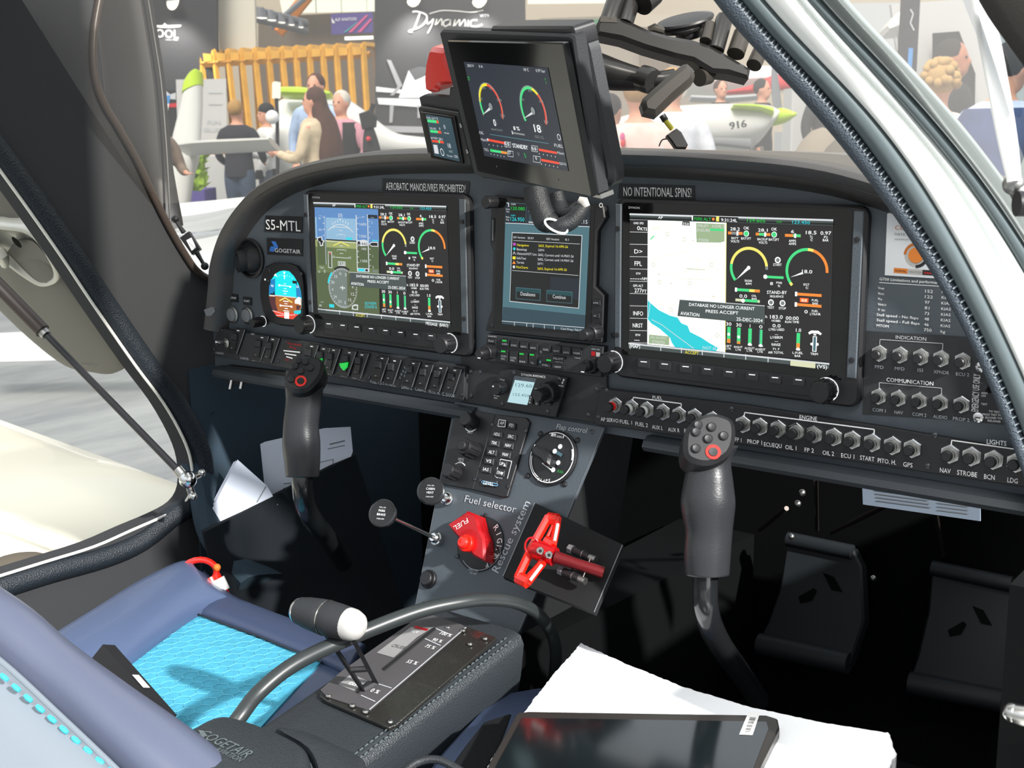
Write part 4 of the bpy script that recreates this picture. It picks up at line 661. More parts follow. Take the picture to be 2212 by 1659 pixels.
u, v = PF.uv(*KG(140, 1440)); kn = t.part('knob', 'small knob with white lit edge'); knob(kn, PF, u + .004, v - .001, .004, .0062, .022, n=16); rg = t.part('lit_ring', par=kn); rg.ringf(PF, u + .004, v - .001, .0064, .0072, .0076, 'eW', 24); t.done()
for s_, x, y, lx, ly in (('STOP', 275, 1103, 282, 975), ('START', 393, 1110, 390, 1000)):
    t = T('push_button', 'round clear push button under the printed word ' + s_, 'button', 'round start and stop buttons'); u, v = PF.uv(*K5(x, y)); r = .0115
    b = t.part('rim', 'polished metal rim'); b.lathe(PF, u, v, [(r, 0), (r, .003), (r * .85, .0045), (r * .8, .003)], 'steelr', 28); c = t.part('cap'); c.lathe(PF, u, v, [(r * .78, .002), (r * .76, .005), (r * .5, .0062), (.0001, .0066)], 'grey', 24)
    q = D(t.part('name_plate'), PF, K5); q.r(lx - 35, ly - 38, lx + 35, ly + 32, 'black', .0014, 0); q.t(s_, lx - 24, ly + 2, lx + 22, ly + 6, 17, 'ink', .0018); t.done()
mat('grip', '#2c2d30', .3, bump=.15, bs=500); mat('tubem', '#1d1f21', .2, coat=.5)
# ================================================================== pedestal
K9 = crop(600, 1150, 3.26); K3 = crop(1250, 0, 3.687)
CT = Fr((.405, -.324, -.31), (1, 0, 0), (0, .166, .025))
def FC(t, x=1106, y=829): return Fr(dep(x, y, t), RT, -DN)      # upright frame square to the line of sight, t metres off
t = T('pedestal', 'tapering dark centre pedestal plate carrying the fuel selector and flap knob', 'pedestal'); b = t.part('plate'); d = D(b, PD, KP)
d.q([(300, 258), (1240, 418), (700, 1700), (640, 1770), (45, 1562)], 'panel', 0, -.0035); d.l([(1236, 424), (705, 1690)], 4, 'grey', .0003); d.l([(300, 262), (47, 1560)], 3, 'grey', .0003)
s = t.part('side_box', 'dark box behind the plate'); s.loft([[(.235, .0, -.1), (.405, .0, -.1), (.405, .1, -.1), (.235, .1, -.1)], [(.262, -.11, -.315), (.37, -.11, -.315), (.37, .1, -.315), (.262, .1, -.315)]], 'dark')  # dark block fills what is only an open, unlit void
q = D(t.part('printed_names'), PD, KP, w=.0005); q.t('Fuel selector', 360, 885, 682, 955, 44, 'inkd'); q.t('Flap control', 938, 428, 1128, 455, 34, 'inkd')
A = q.p(572, 1335); B = q.p(775, 892); q.mb.text(PD, 'Rescue system', A, B, .0105, 'inkd', .0005)
for x, y in ((1160, 445), (343, 305), (103, 1527)): scr(t, PD, x, y, KP, .0026, 'screw')
scr(t, PD, 1597, 685, K9, .0028, 'screw'); t.done()
t = T('autopilot_keypad', 'black autopilot key panel with rows of white lettered keys and a blue LEVEL key', 'control panel'); b = t.part('plate'); d = D(b, PD, KP)
d.q([(565, 340), (760, 362), (780, 390), (640, 855), (615, 862), (425, 812)], 'black', .004, 0, .0008)
for s_, x0, y0, x1, y1 in (('AP', 592, 378, 640, 428), ('FD', 650, 392, 700, 440), ('HDG', 555, 448, 615, 490), ('SRC', 642, 462, 702, 508), ('TRK', 538, 502, 598, 548), ('NAV', 625, 518, 685, 564), ('ALT', 522, 560, 580, 606), ('VNAV', 606, 575, 668, 622), ('VS', 505, 615, 562, 660), ('UP', 590, 632, 645, 678), ('IAS', 487, 668, 545, 714), ('DN', 574, 688, 630, 736), ('LEVEL', 490, 752, 585, 798)):
    k = t.part('key'); q = D(k, PD, KP); e = 8; q.q([(x0, y0), (x1, y0 + e), (x1 - 6, y1), (x0 - 6, y1 - e)], 'blackm', .0062, .004, .0006)
    h = 20; q.t(s_, x0 + 8, y0 + 28 if s_ != 'LEVEL' else y0 + 30, x1 - (16 if s_ not in ('LEVEL', 'UP', 'DN') else 24), (y0 + 28 if s_ != 'LEVEL' else y0 + 36) + 6, h, 'ink', .0066)
    if s_ in ('UP', 'DN'): q.q([(x1 - 22, y0 + 38), (x1 - 6, y0 + 40), (x1 - 13, y0 + 18)] if s_ == 'UP' else [(x1 - 22, y0 + 18), (x1 - 6, y0 + 20), (x1 - 16, y0 + 40)], 'ink', .0066)
    if s_ == 'AP': q.l([(x0 + 4, y0), (x1 - 2, y0 + 6), (x1 - 6, y1 - 4), (x0 - 2, y1 - 8), (x0 + 4, y0)], 4, 'ink', .0066)
    if s_ == 'LEVEL':
        a, c = q.p(488, 758), q.p(587, 796); q.mb.prism(PD, rrect(a[0], a[1], c[0], c[1], .0022), .0063, .0063, 'eRim'); q.mb.prism(PD, rrect(a[0] + .0008, a[1] - .0008, c[0] - .0008, c[1] + .0008, .0016), .0064, .0064, 'eNavy')
q = D(t.part('print'), PD, KP, w=.0043); q.l([(600, 622), (670, 636), (642, 745)], 4, 'ink'); q.l([(600, 622), (563, 728), (580, 740)], 4, 'ink'); q.t('MODE', 580, 742, 612, 748, 10, 'inkd')
for x, y in ((745, 435), (635, 787), (568, 402), (457, 748)): scr(t, PD, x, y, KP, .0027, 'screw', .004)
t.done()
t = T('knob_panel', 'black panel with three ribbed knobs marked ALT and HDG TRK', 'control panel'); b = t.part('plate'); d = D(b, PD, KP)
d.q([(318, 292), (565, 340), (425, 812), (215, 775)], 'black', .0038, 0, .0008); q = D(t.part('print'), PD, KP, w=.0041)
q.t('ALT', 390, 458, 424, 462, 14, 'ink'); q.t('HDG', 333, 628, 368, 632, 16, 'ink'); q.t('TRK', 333, 646, 366, 650, 14, 'ink'); q.a((418, 395), (445, 430), (388, 420), 6, 'ink'); q.a((335, 700), (308, 660), (366, 672), 6, 'ink')
for x, y, r in ((430, 395, .0085), (435, 570, .0098), (320, 710, .0088)):
    u, v = PD.uv(*KP(x, y)); k = t.part('knob'); knob(k, PD, u, v, .004, r, .022 if r > .009 else .018, n=22); k.lathe(PD, u, v, [(r * .6, .02), (r * .62, .03), (r * .5, .031)], 'black', 14) if r > .009 else None
for x, y in ((535, 400), (425, 742)): scr(t, PD, x, y, KP, .0025, 'screw', .0038)
t.done()
t = T('flap_gauge', 'round black flap selector with white lamps and a pointed knob', 'instrument'); b = t.part('dial'); c = (920, 612); u, v = PD.uv(*KP(*c)); R = .0285
b.lathe(PD, u, v, [(R * 1.08, 0), (R * 1.08, .003), (R * 1.02, .004), (R, .003)], 'black', 40)
q = D(t.part('markings'), PD, KP, w=.0044); q.a(c, (905, 462), (815, 530), 5, 'ink'); q.a(c, (1005, 475), (1050, 620), 5, 'ink'); q.a(c, (1050, 560), (1052, 630), 12, 'ink'); q.a(c, (1050, 640), (920, 760), 5, 'ink'); q.a(c, (835, 735), (785, 600), 5, 'ink')
q.r(920, 460, 995, 492, 'ink'); q.r(950, 464, 990, 489, 'black', .0046); q.t('lx', 928, 488, 945, 490, 24, 'black', .0047); q.t('nav', 954, 485, 986, 489, 16, 'ink', .0048)
for i, ch in enumerate('FLAPS'): q.t(ch, 832 + i * 17, 750 + (6, 12, 15, 15, 14)[i], 842 + i * 17, 752 + (8, 14, 16, 15, 13)[i], 18, 'ink')
q.t('FULL', 956, 706, 994, 712, 17, 'eGb', .0046)
lm = t.part('lamps', 'white lit lamps'); q = D(lm, PD, KP, w=.0046)
for x, y in ((974, 544), (940, 573), (962, 645), (930, 690)): q.d(x, y, 15, 'eW')
q.l([(940, 573), (985, 600)], 20, 'eTeal', .0045)
k = t.part('pointer_knob', 'black tear shaped pointer knob'); q = D(k, PD, KP); q.pw = .018; q.q([(770, 560), (785, 530), (815, 525), (845, 545), (880, 585), (895, 610), (885, 650), (855, 650), (830, 620), (785, 595)], 'black', .018, .004, .003)
n = t.part('needle'); q = D(n, PD, KP, w=.006); q.q([(860, 650), (918, 694), (922, 688), (870, 645)], 'ink', .0055)
for x, y in ((838, 458), (1070, 498), (758, 722), (990, 775)): scr(t, PD, x, y, KP, .0032, 'black', 0, .002)
t.done()
t = T('fuel_selector', 'red fuel selector handle on a round black dial', 'fuel selector'); u, v = PD.uv(*KP(462, 1150)); R = .0308
b = t.part('dial'); b.lathe(PD, u, v, [(R, 0), (R, .0018), (R * .96, .0026)], 'black', 44)
q = D(t.part('printed_names'), PD, KP, w=.003)
for i, ch in enumerate('RIGHT'):
    a = math.radians(52 - i * 17); rr = R * .76; p = (u + rr * math.cos(a), v + rr * math.sin(a)); tx = (math.sin(a), -math.cos(a)); wd = .0052; q.mb.text(PD, ch, (p[0] - tx[0] * wd / 2, p[1] - tx[1] * wd / 2), (p[0] + tx[0] * wd / 2, p[1] + tx[1] * wd / 2), .0072, 'ink', .003)
for i, ch in enumerate('OFF'):
    a = math.radians(-22 - i * 14); rr = R * .82; p = (u + rr * math.cos(a), v + rr * math.sin(a)); tx = (math.sin(a), -math.cos(a)); wd = .0036; q.mb.text(PD, ch, (p[0] - tx[0] * wd / 2, p[1] - tx[1] * wd / 2), (p[0] + tx[0] * wd / 2, p[1] + tx[1] * wd / 2), .0046, 'ink', .003)
q.t('UNLOCK', 395, 1318, 455, 1330, 15, 'inkd'); q.t('TO OFF', 400, 1338, 445, 1348, 12, 'inkd'); q.a((475, 1155), (600, 1200), (322, 1290), 3, 'inkd')
for x, y in ((490, 970), (578, 1178), (310, 1227)): scr(t, PD, x, y, KP, .0027, 'screw', .0026)
h = t.part('handle', 'red pointed handle with white letters'); q = D(h, PD, KP); q.pw = .022
q.q([(250, 1025), (372, 940), (432, 965), (455, 1060), (480, 1110), (486, 1190), (482, 1258), (410, 1225), (395, 1205), (320, 1180), (318, 1110), (285, 1075)], 'redm', .022, .004, .0025)
n = t.part('letters', par=h); q = D(n, PD, KP); q.pw = .0224; q.t('FUEL', 375, 985, 288, 1040, -34, 'ink', .0224)
uu, vv = PD.uv(*KP(370, 1145), .024); k = t.part('centre_button', 'round red centre button', par=h); k.lathe(PD, uu, vv, [(.0095, .021), (.0095, .026), (.0085, .027)], 'red', 24); k.lathe(PD, uu, vv, [(.007, .026), (.007, .031), (.005, .033), (.001, .0335)], 'red', 20)
r = t.part('hub'); r.lathe(PD, u, v, [(.013, .002), (.012, .012)], 'black', 24); t.done()
t = T('push_button', 'plain round black button low on the left of the pedestal', 'button'); u, v = PD.uv(*KP(138, 1372)); b = t.own; b.lathe(PD, u, v, [(.0105, 0), (.0105, .003), (.0095, .004), (.008, .0035), (.008, .007), (.007, .008)], 'black', 28); t.done()
def pull(label, name, kx, ky, bx, by, cr, w, txt):
    t = T('pull_knob', label, 'knob'); o = PD.hit(*cr(bx, by), .004); tip = PD.hit(*cr(kx, ky), w); dr = (tip - o).normalized()
    s = t.part('shaft', 'polished shaft'); s.tube([o, tip - dr * .004], .0022, 'steel'); c = t.part('collar', 'chrome collar'); f = Fr(o, dr.orthogonal(), dr.cross(dr.orthogonal())); c.lathe(f, 0, 0, [(.0075, -.004), (.0075, .002), (.006, .0025), (.006, .006), (.0045, .008)], 'chrome', 18)
    n = (CAM - tip).normalized(); n = (n * .6 + dr * .7 + V((0, -.1, .2))).normalized(); f = Fr(tip, V((0, 0, 1)).cross(n).normalized(), n.cross(V((0, 0, 1)).cross(n))); k = t.part('head', 'round black head with a polished rim')
    k.lathe(f, 0, 0, [(.004, -.018), (.005, -.01), (.0145, -.004), (.0155, 0)], 'black', 28); k.lathe(f, 0, 0, [(.0155, 0), (.0155, .003), (.0135, .0042)], 'tubem', 28); k.lathe(f, 0, 0, [(.0138, .003), (.0132, .0044)], 'black', 28)
    x = t.part('lettering'); 
    for i, a in enumerate(txt): hh = .0026 if len(txt[1]) and i in (1, 2) else .0014; L = hh * .75 * len(a); x.text(f, a, (-L / 2, .0052 - i * .0042), (L / 2, .0052 - i * .0042), hh, 'ink', .0046)
    t.done()
pull('round pull knob reading CABIN HEAT', 'cabin', 150, 820, 250, 865, KP, .05, ('PULL ON', 'CABIN', 'HEAT', 'PUSH OFF'))
pull('round pull knob on a long shaft reading PARK BRAKE', 'park', -152, 960, 185, 1118, KP, .10, ('PULL ON', 'PARK', 'BRAKE', 'PUSH OFF'))
# ------------------------------------------------------------------ rescue handle
ar = math.radians(50); RS = Fr(PD.hit(*KP(800, 890), .004), (1, 0, 0), (0, math.sin(ar), math.cos(ar)))
t = T('rescue_bracket', 'black tilted bracket box for the red rescue handle', 'bracket'); b = t.part('plate'); d = D(b, RS, KP); d.q([(800, 890), (1355, 1155), (1175, 1582), (600, 1355)], 'dark', 0, -.006); d.l([(802, 892), (602, 1355)], 7, 'grey', .0006); d.l([(1353, 1157), (1175, 1580)], 6, 'grey', .0006)
for x, y, x2, y2 in ((1025, 1180, 1185, 1250), (965, 1315, 1120, 1385)):
    c = t.part('guide_pin', 'black pin with steel bolt ends'); a, e = RS.hit(*KP(x, y), .012), RS.hit(*KP(x2, y2), .012); m = a.lerp(e, .75); c.tube([a, m], .0042, 'black'); c.tube([m, e], .0036, 'steelr', 12); c.tube([a.lerp(e, -.05), a.lerp(e, .12)], .0048, 'grey', 6); c.tube([a.lerp(e, .5), a.lerp(e, .53)], .0046, 'steelr')
c = t.part('cross_wire', 'thin steel plate edge'); c.tube([RS.hit(*KP(1150, 1240), .014), RS.hit(*KP(1100, 1370), .014)], .0009, 'steel'); t.done()
mat('redd', '#6a1218', .35, .3)
t = T('rescue_pull', 'bright red T handle with cut out grips in the black bracket', 'handle'); g = t.part('grip', 'red cut out grip bar'); q = D(g, RS, KP); q.pw = .03
for outer in ([(790, 1190), (770, 1165), (800, 1130), (872, 990), (895, 980), (950, 990), (958, 1015), (925, 1140), (910, 1170), (870, 1160)], [(760, 1200), (830, 1240), (858, 1260), (845, 1300), (775, 1385), (750, 1397), (695, 1380), (685, 1350), (745, 1215)]):
    pass
q.mb = g
for P, wd in (([(780, 1180), (885, 990)], 22), ([(885, 990), (945, 1000)], 24), ([(948, 995), (915, 1160)], 18), ([(870, 1130), (918, 1160)], 20), ([(775, 1190), (695, 1360)], 22), ([(695, 1360), (755, 1390)], 24), ([(755, 1390), (850, 1265)], 18), ([(765, 1345), (845, 1260)], 10), ([(870, 1130), (915, 1040)], 10)):
    a, e = RS.hit(*KP(*P[0]), .034), RS.hit(*KP(*P[1]), .034); g.tube([a.lerp(e, -.03), a.lerp(e, .5), a.lerp(e, 1.03)], wd * .00021, 'red', 8, flat=1.3)
s = t.part('reflective_strip', 'white strip'); 
for P in (((945, 1025), (925, 1130)), ((845, 1282), (772, 1378))): a, e = RS.hit(*KP(*P[0]), .038), RS.hit(*KP(*P[1]), .038); s.tube([a, e], .0016, 'white', 8)
h = t.part('hub', 'red hub block with two screws'); a, e = RS.hit(*KP(795, 1180), .034), RS.hit(*KP(925, 1230), .03); h.tube([a, a.lerp(e, .5), e], [.0098, .0105, .0095], 'redm', 20); h2 = t.part('stem', 'dark red stem'); e2 = RS.hit(*KP(1235, 1330), .008); h2.tube([e, e.lerp(e2, .4), e2], [.0065, .0055, .006], 'redd', 14)
for x, y in ((835, 1192), (890, 1218)): p = RS.hit(*KP(x, y), .046); f = Fr(p, RT, -DN); c = t.part('screw', par=h); c.lathe(f, 0, 0, [(.0038, -.004), (.0038, .001), (.003, .0018)], 'steel', 16); c.lathe(f, 0, 0, [(.0018, .0017), (.0018, .0022)], 'dark', 6)
r = t.part('ring', 'pale red split ring'); c = RS.hit(*KP(783, 1165), .04); f = Fr(c, RT, -DN); r.tube([f.P(.007 * math.cos(a), .009 * math.sin(a)) for a in [2 * PI * i / 18 for i in range(19)]], .0011, 'redm', 8); t.done()
# ================================================================== control sticks
def stick(label, t0, base, cr, gp, R, pad, holes, redb, stem, sr):
    t = T('control_stick', label, 'control stick'); g = t.part('grip'); P = [dep(*cr(x, y), t0) for x, y in gp]; g.stube(P, R, 'grip', 20, 6, flat=1.12); g.hard = 180
    f = FC(t0 - .03, 0, 0); tl = Fr(dep(*cr(*pad[0]), t0 - .028), RT, V((-DN) * .93 + FW * .36)); h = t.part('button_pad', 'flat button pad on top'); c = [tl.uv(*cr(x, y)) for x, y in pad[1]]; h.prism(tl, catmull(c, 3, True), -.035, .0, 'black', .004)
    for x, y in holes: u, v = tl.uv(*cr(x, y)); b = t.part('button', par=h); b.lathe(tl, u, v, [(.0042, -.001), (.0042, .0018), (.0032, .0026), (.001, .0022)], 'black', 16)
    u, v = tl.uv(*cr(*redb)); b = t.part('red_ring_button', 'black button in a red ring', par=h); b.ringf(tl, u, v, .0043, .0068, .0009, 'red', 28); b.lathe(tl, u, v, [(.0068, 0), (.0068, .0008)], 'red', 28); b.lathe(tl, u, v, [(.0044, .0006), (.004, .0018), (.001, .0016)], 'black', 18)
    s = t.part('stem', 'glossy black bent tube'); s.stube([dep(*cr(x, y), tt) for x, y, tt in stem], sr, 'tubem', 18, 6); t.done()
stick('left control stick with black sculpted grip and red ringed button', 1.46, 0, KS, [(850, 380), (838, 500), (832, 620), (812, 800), (815, 950), (822, 1100), (822, 1215)], [.022, .021, .0195, .0192, .0203, .0192, .018], ((820, 400), [(735, 330), (790, 270), (900, 250), (985, 290), (985, 380), (940, 460), (860, 530), (760, 540), (690, 500), (680, 430)]), ((765, 335), (810, 375), (885, 350), (735, 440), (845, 300), (793, 290)), (810, 455),
      [(820, 1180, 1.46), (825, 1300, 1.46), (850, 1450, 1.47), (920, 1580, 1.5), (1010, 1690, 1.56), (1150, 1900, 1.7)], .0125)
stick('right control stick with black sculpted grip and red ringed button', 1.11, 0, KR, [(598, 340), (598, 420), (595, 520), (592, 640), (596, 780), (588, 900), (588, 1000)], [.0235, .018, .02, .0222, .0192, .019, .018], ((595, 320), [(470, 290), (500, 225), (560, 180), (640, 170), (720, 205), (735, 290), (705, 380), (620, 430), (540, 430), (475, 390)]), ((530, 270), (610, 245), (592, 305), (672, 290), (530, 355), (540, 235)), (618, 372),
      [(580, 960, 1.11), (578, 1050, 1.115), (580, 1160, 1.12), (605, 1260, 1.14), (660, 1370, 1.18), (740, 1480, 1.24), (850, 1640, 1.35)], .0118)
# ================================================================== console and throttle
mat('pade', '#5b6767', .5, bump=.4, bs=700); mat('hosem', '#2e3233', .38); mat('carbon', '#23221f', .35, bump=.5, bs=500, coat=.4); mat('quad', '#4a484a', .6); mat('quadl', '#8d8c8c', .6); mat('thread', '#5b6467', .6)
t = T('centre_console', 'black leather centre console with stitched edges behind the pedestal', 'console'); b = t.part('body', 'leather covered body')
ys = [-.62, -.5, -.4, -.324, -.24, -.16, -.13]; rings = []
for y in ys:
    zt = -.31 + (y + .324) * .15 - .003; zb = zt - .055 - max(0, -.2 - y) * .04
    rings.append([(.288, y, zb - .03), (.29, y, zt - .008), (.296, y, zt - .001), (.304, y, zt), (.402, y, zt), (.411, y, zt - .003), (.415, y, zt - .012), (.411, y, zb + .01), (.398, y, zb - .06), (.3, y, zb - .06)])
b.loft(rings, 'leatherc'); b.hard = 60
s = t.part('stitching', 'pale stitching rows along the right edge'); 
for x in (.406, .4115):
    for i in range(70):
        y = -.6 + i * .0065; z = -.31 + (y + .324) * .15 - (.0012 if x < .41 else .0035); s.tube([(x, y, z), (x, y + .004, z + .0006)], .0006, 'thread', 5)
t.done()
t = T('throttle_quadrant', 'throttle plate printed with percent marks and carbon weave on the console', 'throttle quadrant'); b = t.part('base_plate', 'woven carbon plate'); d = D(b, CT, K9, w=.001)
d.q([(300, 1165), (345, 1200), (785, 1390), (835, 1370), (1545, 755), (1500, 735), (1135, 605), (960, 640), (440, 1010), (310, 1135)], 'carbon', .0022, -.001, .0006)
p = t.part('printed_plate'); q = D(p, CT, K9); q.q([(305, 1130), (350, 1180), (650, 1275), (1330, 690), (1300, 670), (1085, 600), (960, 640), (450, 1000)], 'quad', .0034, .0022); q.w = .0038
q.l([(650, 1272), (1330, 690)], 5, 'inkd'); q.q([(700, 870), (820, 905), (985, 760), (1100, 690), (940, 690)], 'quadl'); q.q([(430, 1095), (540, 1140), (640, 1070), (520, 1020)], 'quadl'); q.l([(680, 1080), (805, 1120)], 4, 'inkd'); q.l([(590, 1170), (690, 1215)], 4, 'inkd'); q.l([(1095, 690), (1225, 745)], 4, 'inkd'); q.l([(1040, 770), (1150, 820)], 4, 'inkd')
for s_, x0, y0, x1, y1, h in (('100 %', 1140, 740, 1215, 760, 20), ('90 %', 1085, 785, 1150, 802, 20), ('75 %', 1035, 830, 1100, 848, 20), ('55 %', 905, 940, 975, 958, 22), ('0 %', 650, 1145, 705, 1162, 24)): q.t(s_, x0, y0, x1, y1, h, 'ink', .004)
q.t('CRUISE', 800, 828, 895, 850, 20, 'quad', .0042); q.t('REV', 940, 725, 985, 735, 16, 'ink', .0042); q.t('IDLE', 500, 1095, 550, 1108, 18, 'ink', .0042); q.l([(968, 690), (1060, 712)], 14, 'redm', .0042)
sl = t.part('slot', 'black lever slots'); q = D(sl, CT, K9, w=.0044); q.q([(740, 985), (755, 1000), (1120, 705), (1105, 692)], 'dark'); q.q([(555, 1150), (572, 1162), (640, 1100), (625, 1088)], 'dark')
for x, y, r in ((360, 1153, .003), (528, 1222, .003), (620, 1265, .003), (795, 1338, .0026), (1305, 693, .003), (1200, 672, .0028), (1355, 790, .0025), (1462, 752, .0025)): scr(t, CT, x, y, K9, r, 'steelr', .0034, .002)
t.done()
t = T('throttle_lever', 'throttle lever with a barrel shaped black handle and silver end caps', 'lever'); a, e = V((.297, -.328, -.221)), V((.378, -.322, -.221)); dr = (e - a).normalized(); L = (e - a).length; f = Fr(a, dr.orthogonal(), dr.cross(dr.orthogonal()))
h = t.part('handle'); h.lathe(f, 0, 0, [(.0125, .004), (.0145, .014), (.0162, .03), (.0165, .036), (.016, .0375), (.0155, .038), (.016, .0388), (.0165, .04), (.0162, .05), (.0155, .06), (.015, .064)], 'blackm', 32)
n = t.part('band', 'thin silver band', par=h); n.lathe(f, 0, 0, [(.0166, .0372), (.0169, .0378), (.0166, .0384)], 'steel', 32)
c = t.part('end_cap', 'silver end cap'); c.lathe(f, 0, 0, [(.015, .0635), (.0145, .07), (.012, .0765), (.007, .0805), (.001, .082)], 'silver', 28); c = t.part('end_cap', 'silver end cap'); c.lathe(f, 0, 0, [(.008, -.0015), (.0105, 0), (.0122, .003), (.0128, .0045)], 'chrome', 28)
m = t.part('arm', 'black forked arm'); base = CT.hit(*K9(690, 1060), .004); b2 = CT.hit(*K9(600, 1110), .004); top = V((.366, -.322, -.237)); t2 = V((.33, -.324, -.237))
for A, B in ((top, base), (t2, b2)): m.tube([A, A.lerp(B, .5), B], .0038, 'black', 4, flat=.6)
m.tube([base.lerp(top, .35), b2.lerp(t2, .35)], .003, 'black', 6); m.tube([base, b2], .0035, 'black', 6); t.done()
# ------------------------------------------------------------------ hose
t = T('black_hose', 'glossy black hose arching over the throttle quadrant to the right of the pedestal', 'hose'); pts = [(515, 1552, 1.07), (560, 1495, 1.09), (640, 1432, 1.11), (760, 1376, 1.13), (900, 1322, 1.16), (1000, 1300, 1.18), (1060, 1295, 1.2), (1115, 1302, 1.22), (1160, 1325, 1.25), (1190, 1365, 1.28), (1201, 1412, 1.3), (1195, 1480, 1.33)]
t.own.stube([dep(*p) for p in [(455, 1630, 1.06)] + pts], [.0072] * 6 + [.0066] * 7, 'hosem', 16, 6); t.done()
# ================================================================== seats
mat('seatl', '#4c5a78', .42, bump=.15, bs=900, coat=.1); mat('seatd', '#3a4560', .45, bump=.15, bs=900); mat('seatb', '#565c70', .38, bump=.12, bs=900, coat=.15); mat('seatw', '#747d86', .45, bump=.1, bs=700); mat('turq', '#35b6c8', .6)  # backrest leather washed out: strong light and sheen put into its colour
mat('mesh', '#48a8c6', .85, bump=.8, bs=1500, var=.1, vs=90); mat('quilt', '#6cc3da', .8)
SZ = -.37
t = T('pilot_seat', 'left seat in violet blue leather with a bright blue mesh cushion centre', 'seat'); b = t.part('cushion'); d = D(b, hz(SZ), ID)
d.q([(60, 1430), (170, 1352), (300, 1275), (400, 1235), (470, 1255), (510, 1300), (620, 1345), (745, 1382), (760, 1440), (700, 1560), (600, 1700), (200, 1700)], 'seatl', 0, -.09, .012); b.hard = 60
i_ = t.part('mesh_insert', 'bright blue mesh with a hexagon quilt'); d = D(i_, hz(SZ + .003), ID); d.pw = 0; d.q([(425, 1328), (692, 1430), (600, 1530), (500, 1640), (330, 1680), (225, 1480), (272, 1435)], 'mesh', .0, -.004)
ql = t.part('quilt_lines', 'pale hexagon quilting lines', par=i_); hs = .0098; fz = hz(SZ + .0036); PL = [hz(SZ).uv(*p) for p in [(430, 1332), (688, 1432), (600, 1530), (500, 1640), (330, 1680), (230, 1480), (276, 1437)]]
def inside(p, Q):
    c = False
    for i in range(len(Q)):
        a, b_ = Q[i - 1], Q[i]
        if (a[1] > p[1]) != (b_[1] > p[1]) and p[0] < (b_[0] - a[0]) * (p[1] - a[1]) / (b_[1] - a[1]) + a[0]: c = not c
    return c
for i in range(-6, 40):
    for j in range(-6, 40):
        cx, cy = -.1 + hs * 1.732 * (i + .5 * (j % 2)), -.52 + hs * 1.5 * j
        for k in (0, 1, 2):
            a = (cx + hs * math.cos(PI / 6 + k * PI / 3), cy + hs * math.sin(PI / 6 + k * PI / 3)); e = (cx + hs * math.cos(PI / 6 + (k + 1) * PI / 3), cy + hs * math.sin(PI / 6 + (k + 1) * PI / 3))
            if inside(a, PL) and inside(e, PL): ql.tube([fz.P(*a), fz.P(*e)], .00035, 'quilt', 4, cap=False)
bo = t.part('side_bolster', 'raised rounded left bolster'); A = [(90, 1400), (200, 1330), (300, 1268), (390, 1228), (440, 1238)]; B = [(200, 1480), (275, 1440), (345, 1388), (425, 1332), (500, 1296)]
bo.band([hz(SZ + .02).hit(*p) for p in A], [hz(SZ + .004).hit(*p) for p in B], 'seatl', .05, .8, 18); bo.hard = 180
fr_ = t.part('front_edge', 'rounded darker front edge'); A = [(440, 1236), (500, 1290), (620, 1340), (740, 1378), (790, 1400)]; B = [(425, 1326), (500, 1352), (600, 1392), (700, 1432), (750, 1455)]
fr_.band([hz(SZ - .004).hit(*p) for p in A], [hz(SZ + .003).hit(*p) for p in B], 'seatd', .022, .8, 14); fr_.hard = 180
s = t.part('piping', 'thin dark seam line'); s.tube([hz(SZ + .006).hit(*p) for p in ((425, 1326), (560, 1375), (695, 1430))], .0012, 'black', 6); t.done()
t = T('leather_seat', 'large pale violet leather backrest in the lower left corner with turquoise stitches', 'backrest'); b = t.part('padded_roll', 'rounded leather top roll')
A = [(-120, 1240, 1.16), (0, 1322, 1.12), (110, 1402, 1.09), (250, 1495, 1.05), (400, 1592, 1.01), (520, 1680, .98), (640, 1770, .95)]; B = [(-120, 1340, 1.08), (0, 1425, 1.04), (130, 1545, 1.0), (230, 1640, .97), (300, 1710, .95), (380, 1790, .93), (460, 1870, .91)]
b.band([dep(*p) for p in A], [dep(*p) for p in B], 'seatb', .07, .9, 22); b.hard = 180
f_ = t.part('front_face', 'smooth paler face'); A2 = [(x, y, q - .012) for x, y, q in B]; B2 = [(x - 160, y + 260, q - .05) for x, y, q in B]
f_.band([dep(*p) for p in A2], [dep(*p) for p in B2], 'seatw', .05, .6, 22); f_.hard = 180
sp = t.part('piping', 'pale piped seam'); sp.stube([dep(x + 2, y + 4, q - .022) for x, y, q in B], .0028, 'seatw', 10)
st = t.part('stitching', 'row of turquoise stitches')
for i in range(17):
    k = i / 9.5; x0, y0 = -30 + k * 245 * 1.0, 1428 + k * 215; q = 1.0 - .008 - k * .05; a = dep(x0 + 6, y0 + 6, q); e = dep(x0 + 21, y0 + 19, q - .002); st.tube([a, a.lerp(e, .5), e], [.0016, .0023, .0016], 'turq', 8)
t.done()
t = T('passenger_seat', 'right seat cushion in violet leather mostly under the white foam board', 'seat'); d = D(t.own, hz(-.345), ID); d.q([(1160, 1476), (1090, 1488), (1020, 1530), (940, 1620), (880, 1720), (1100, 1900), (1700, 1800), (1800, 1640), (1500, 1540), (1300, 1480)], 'seatl', 0, -.08, .012); t.own.hard = 60; t.done()
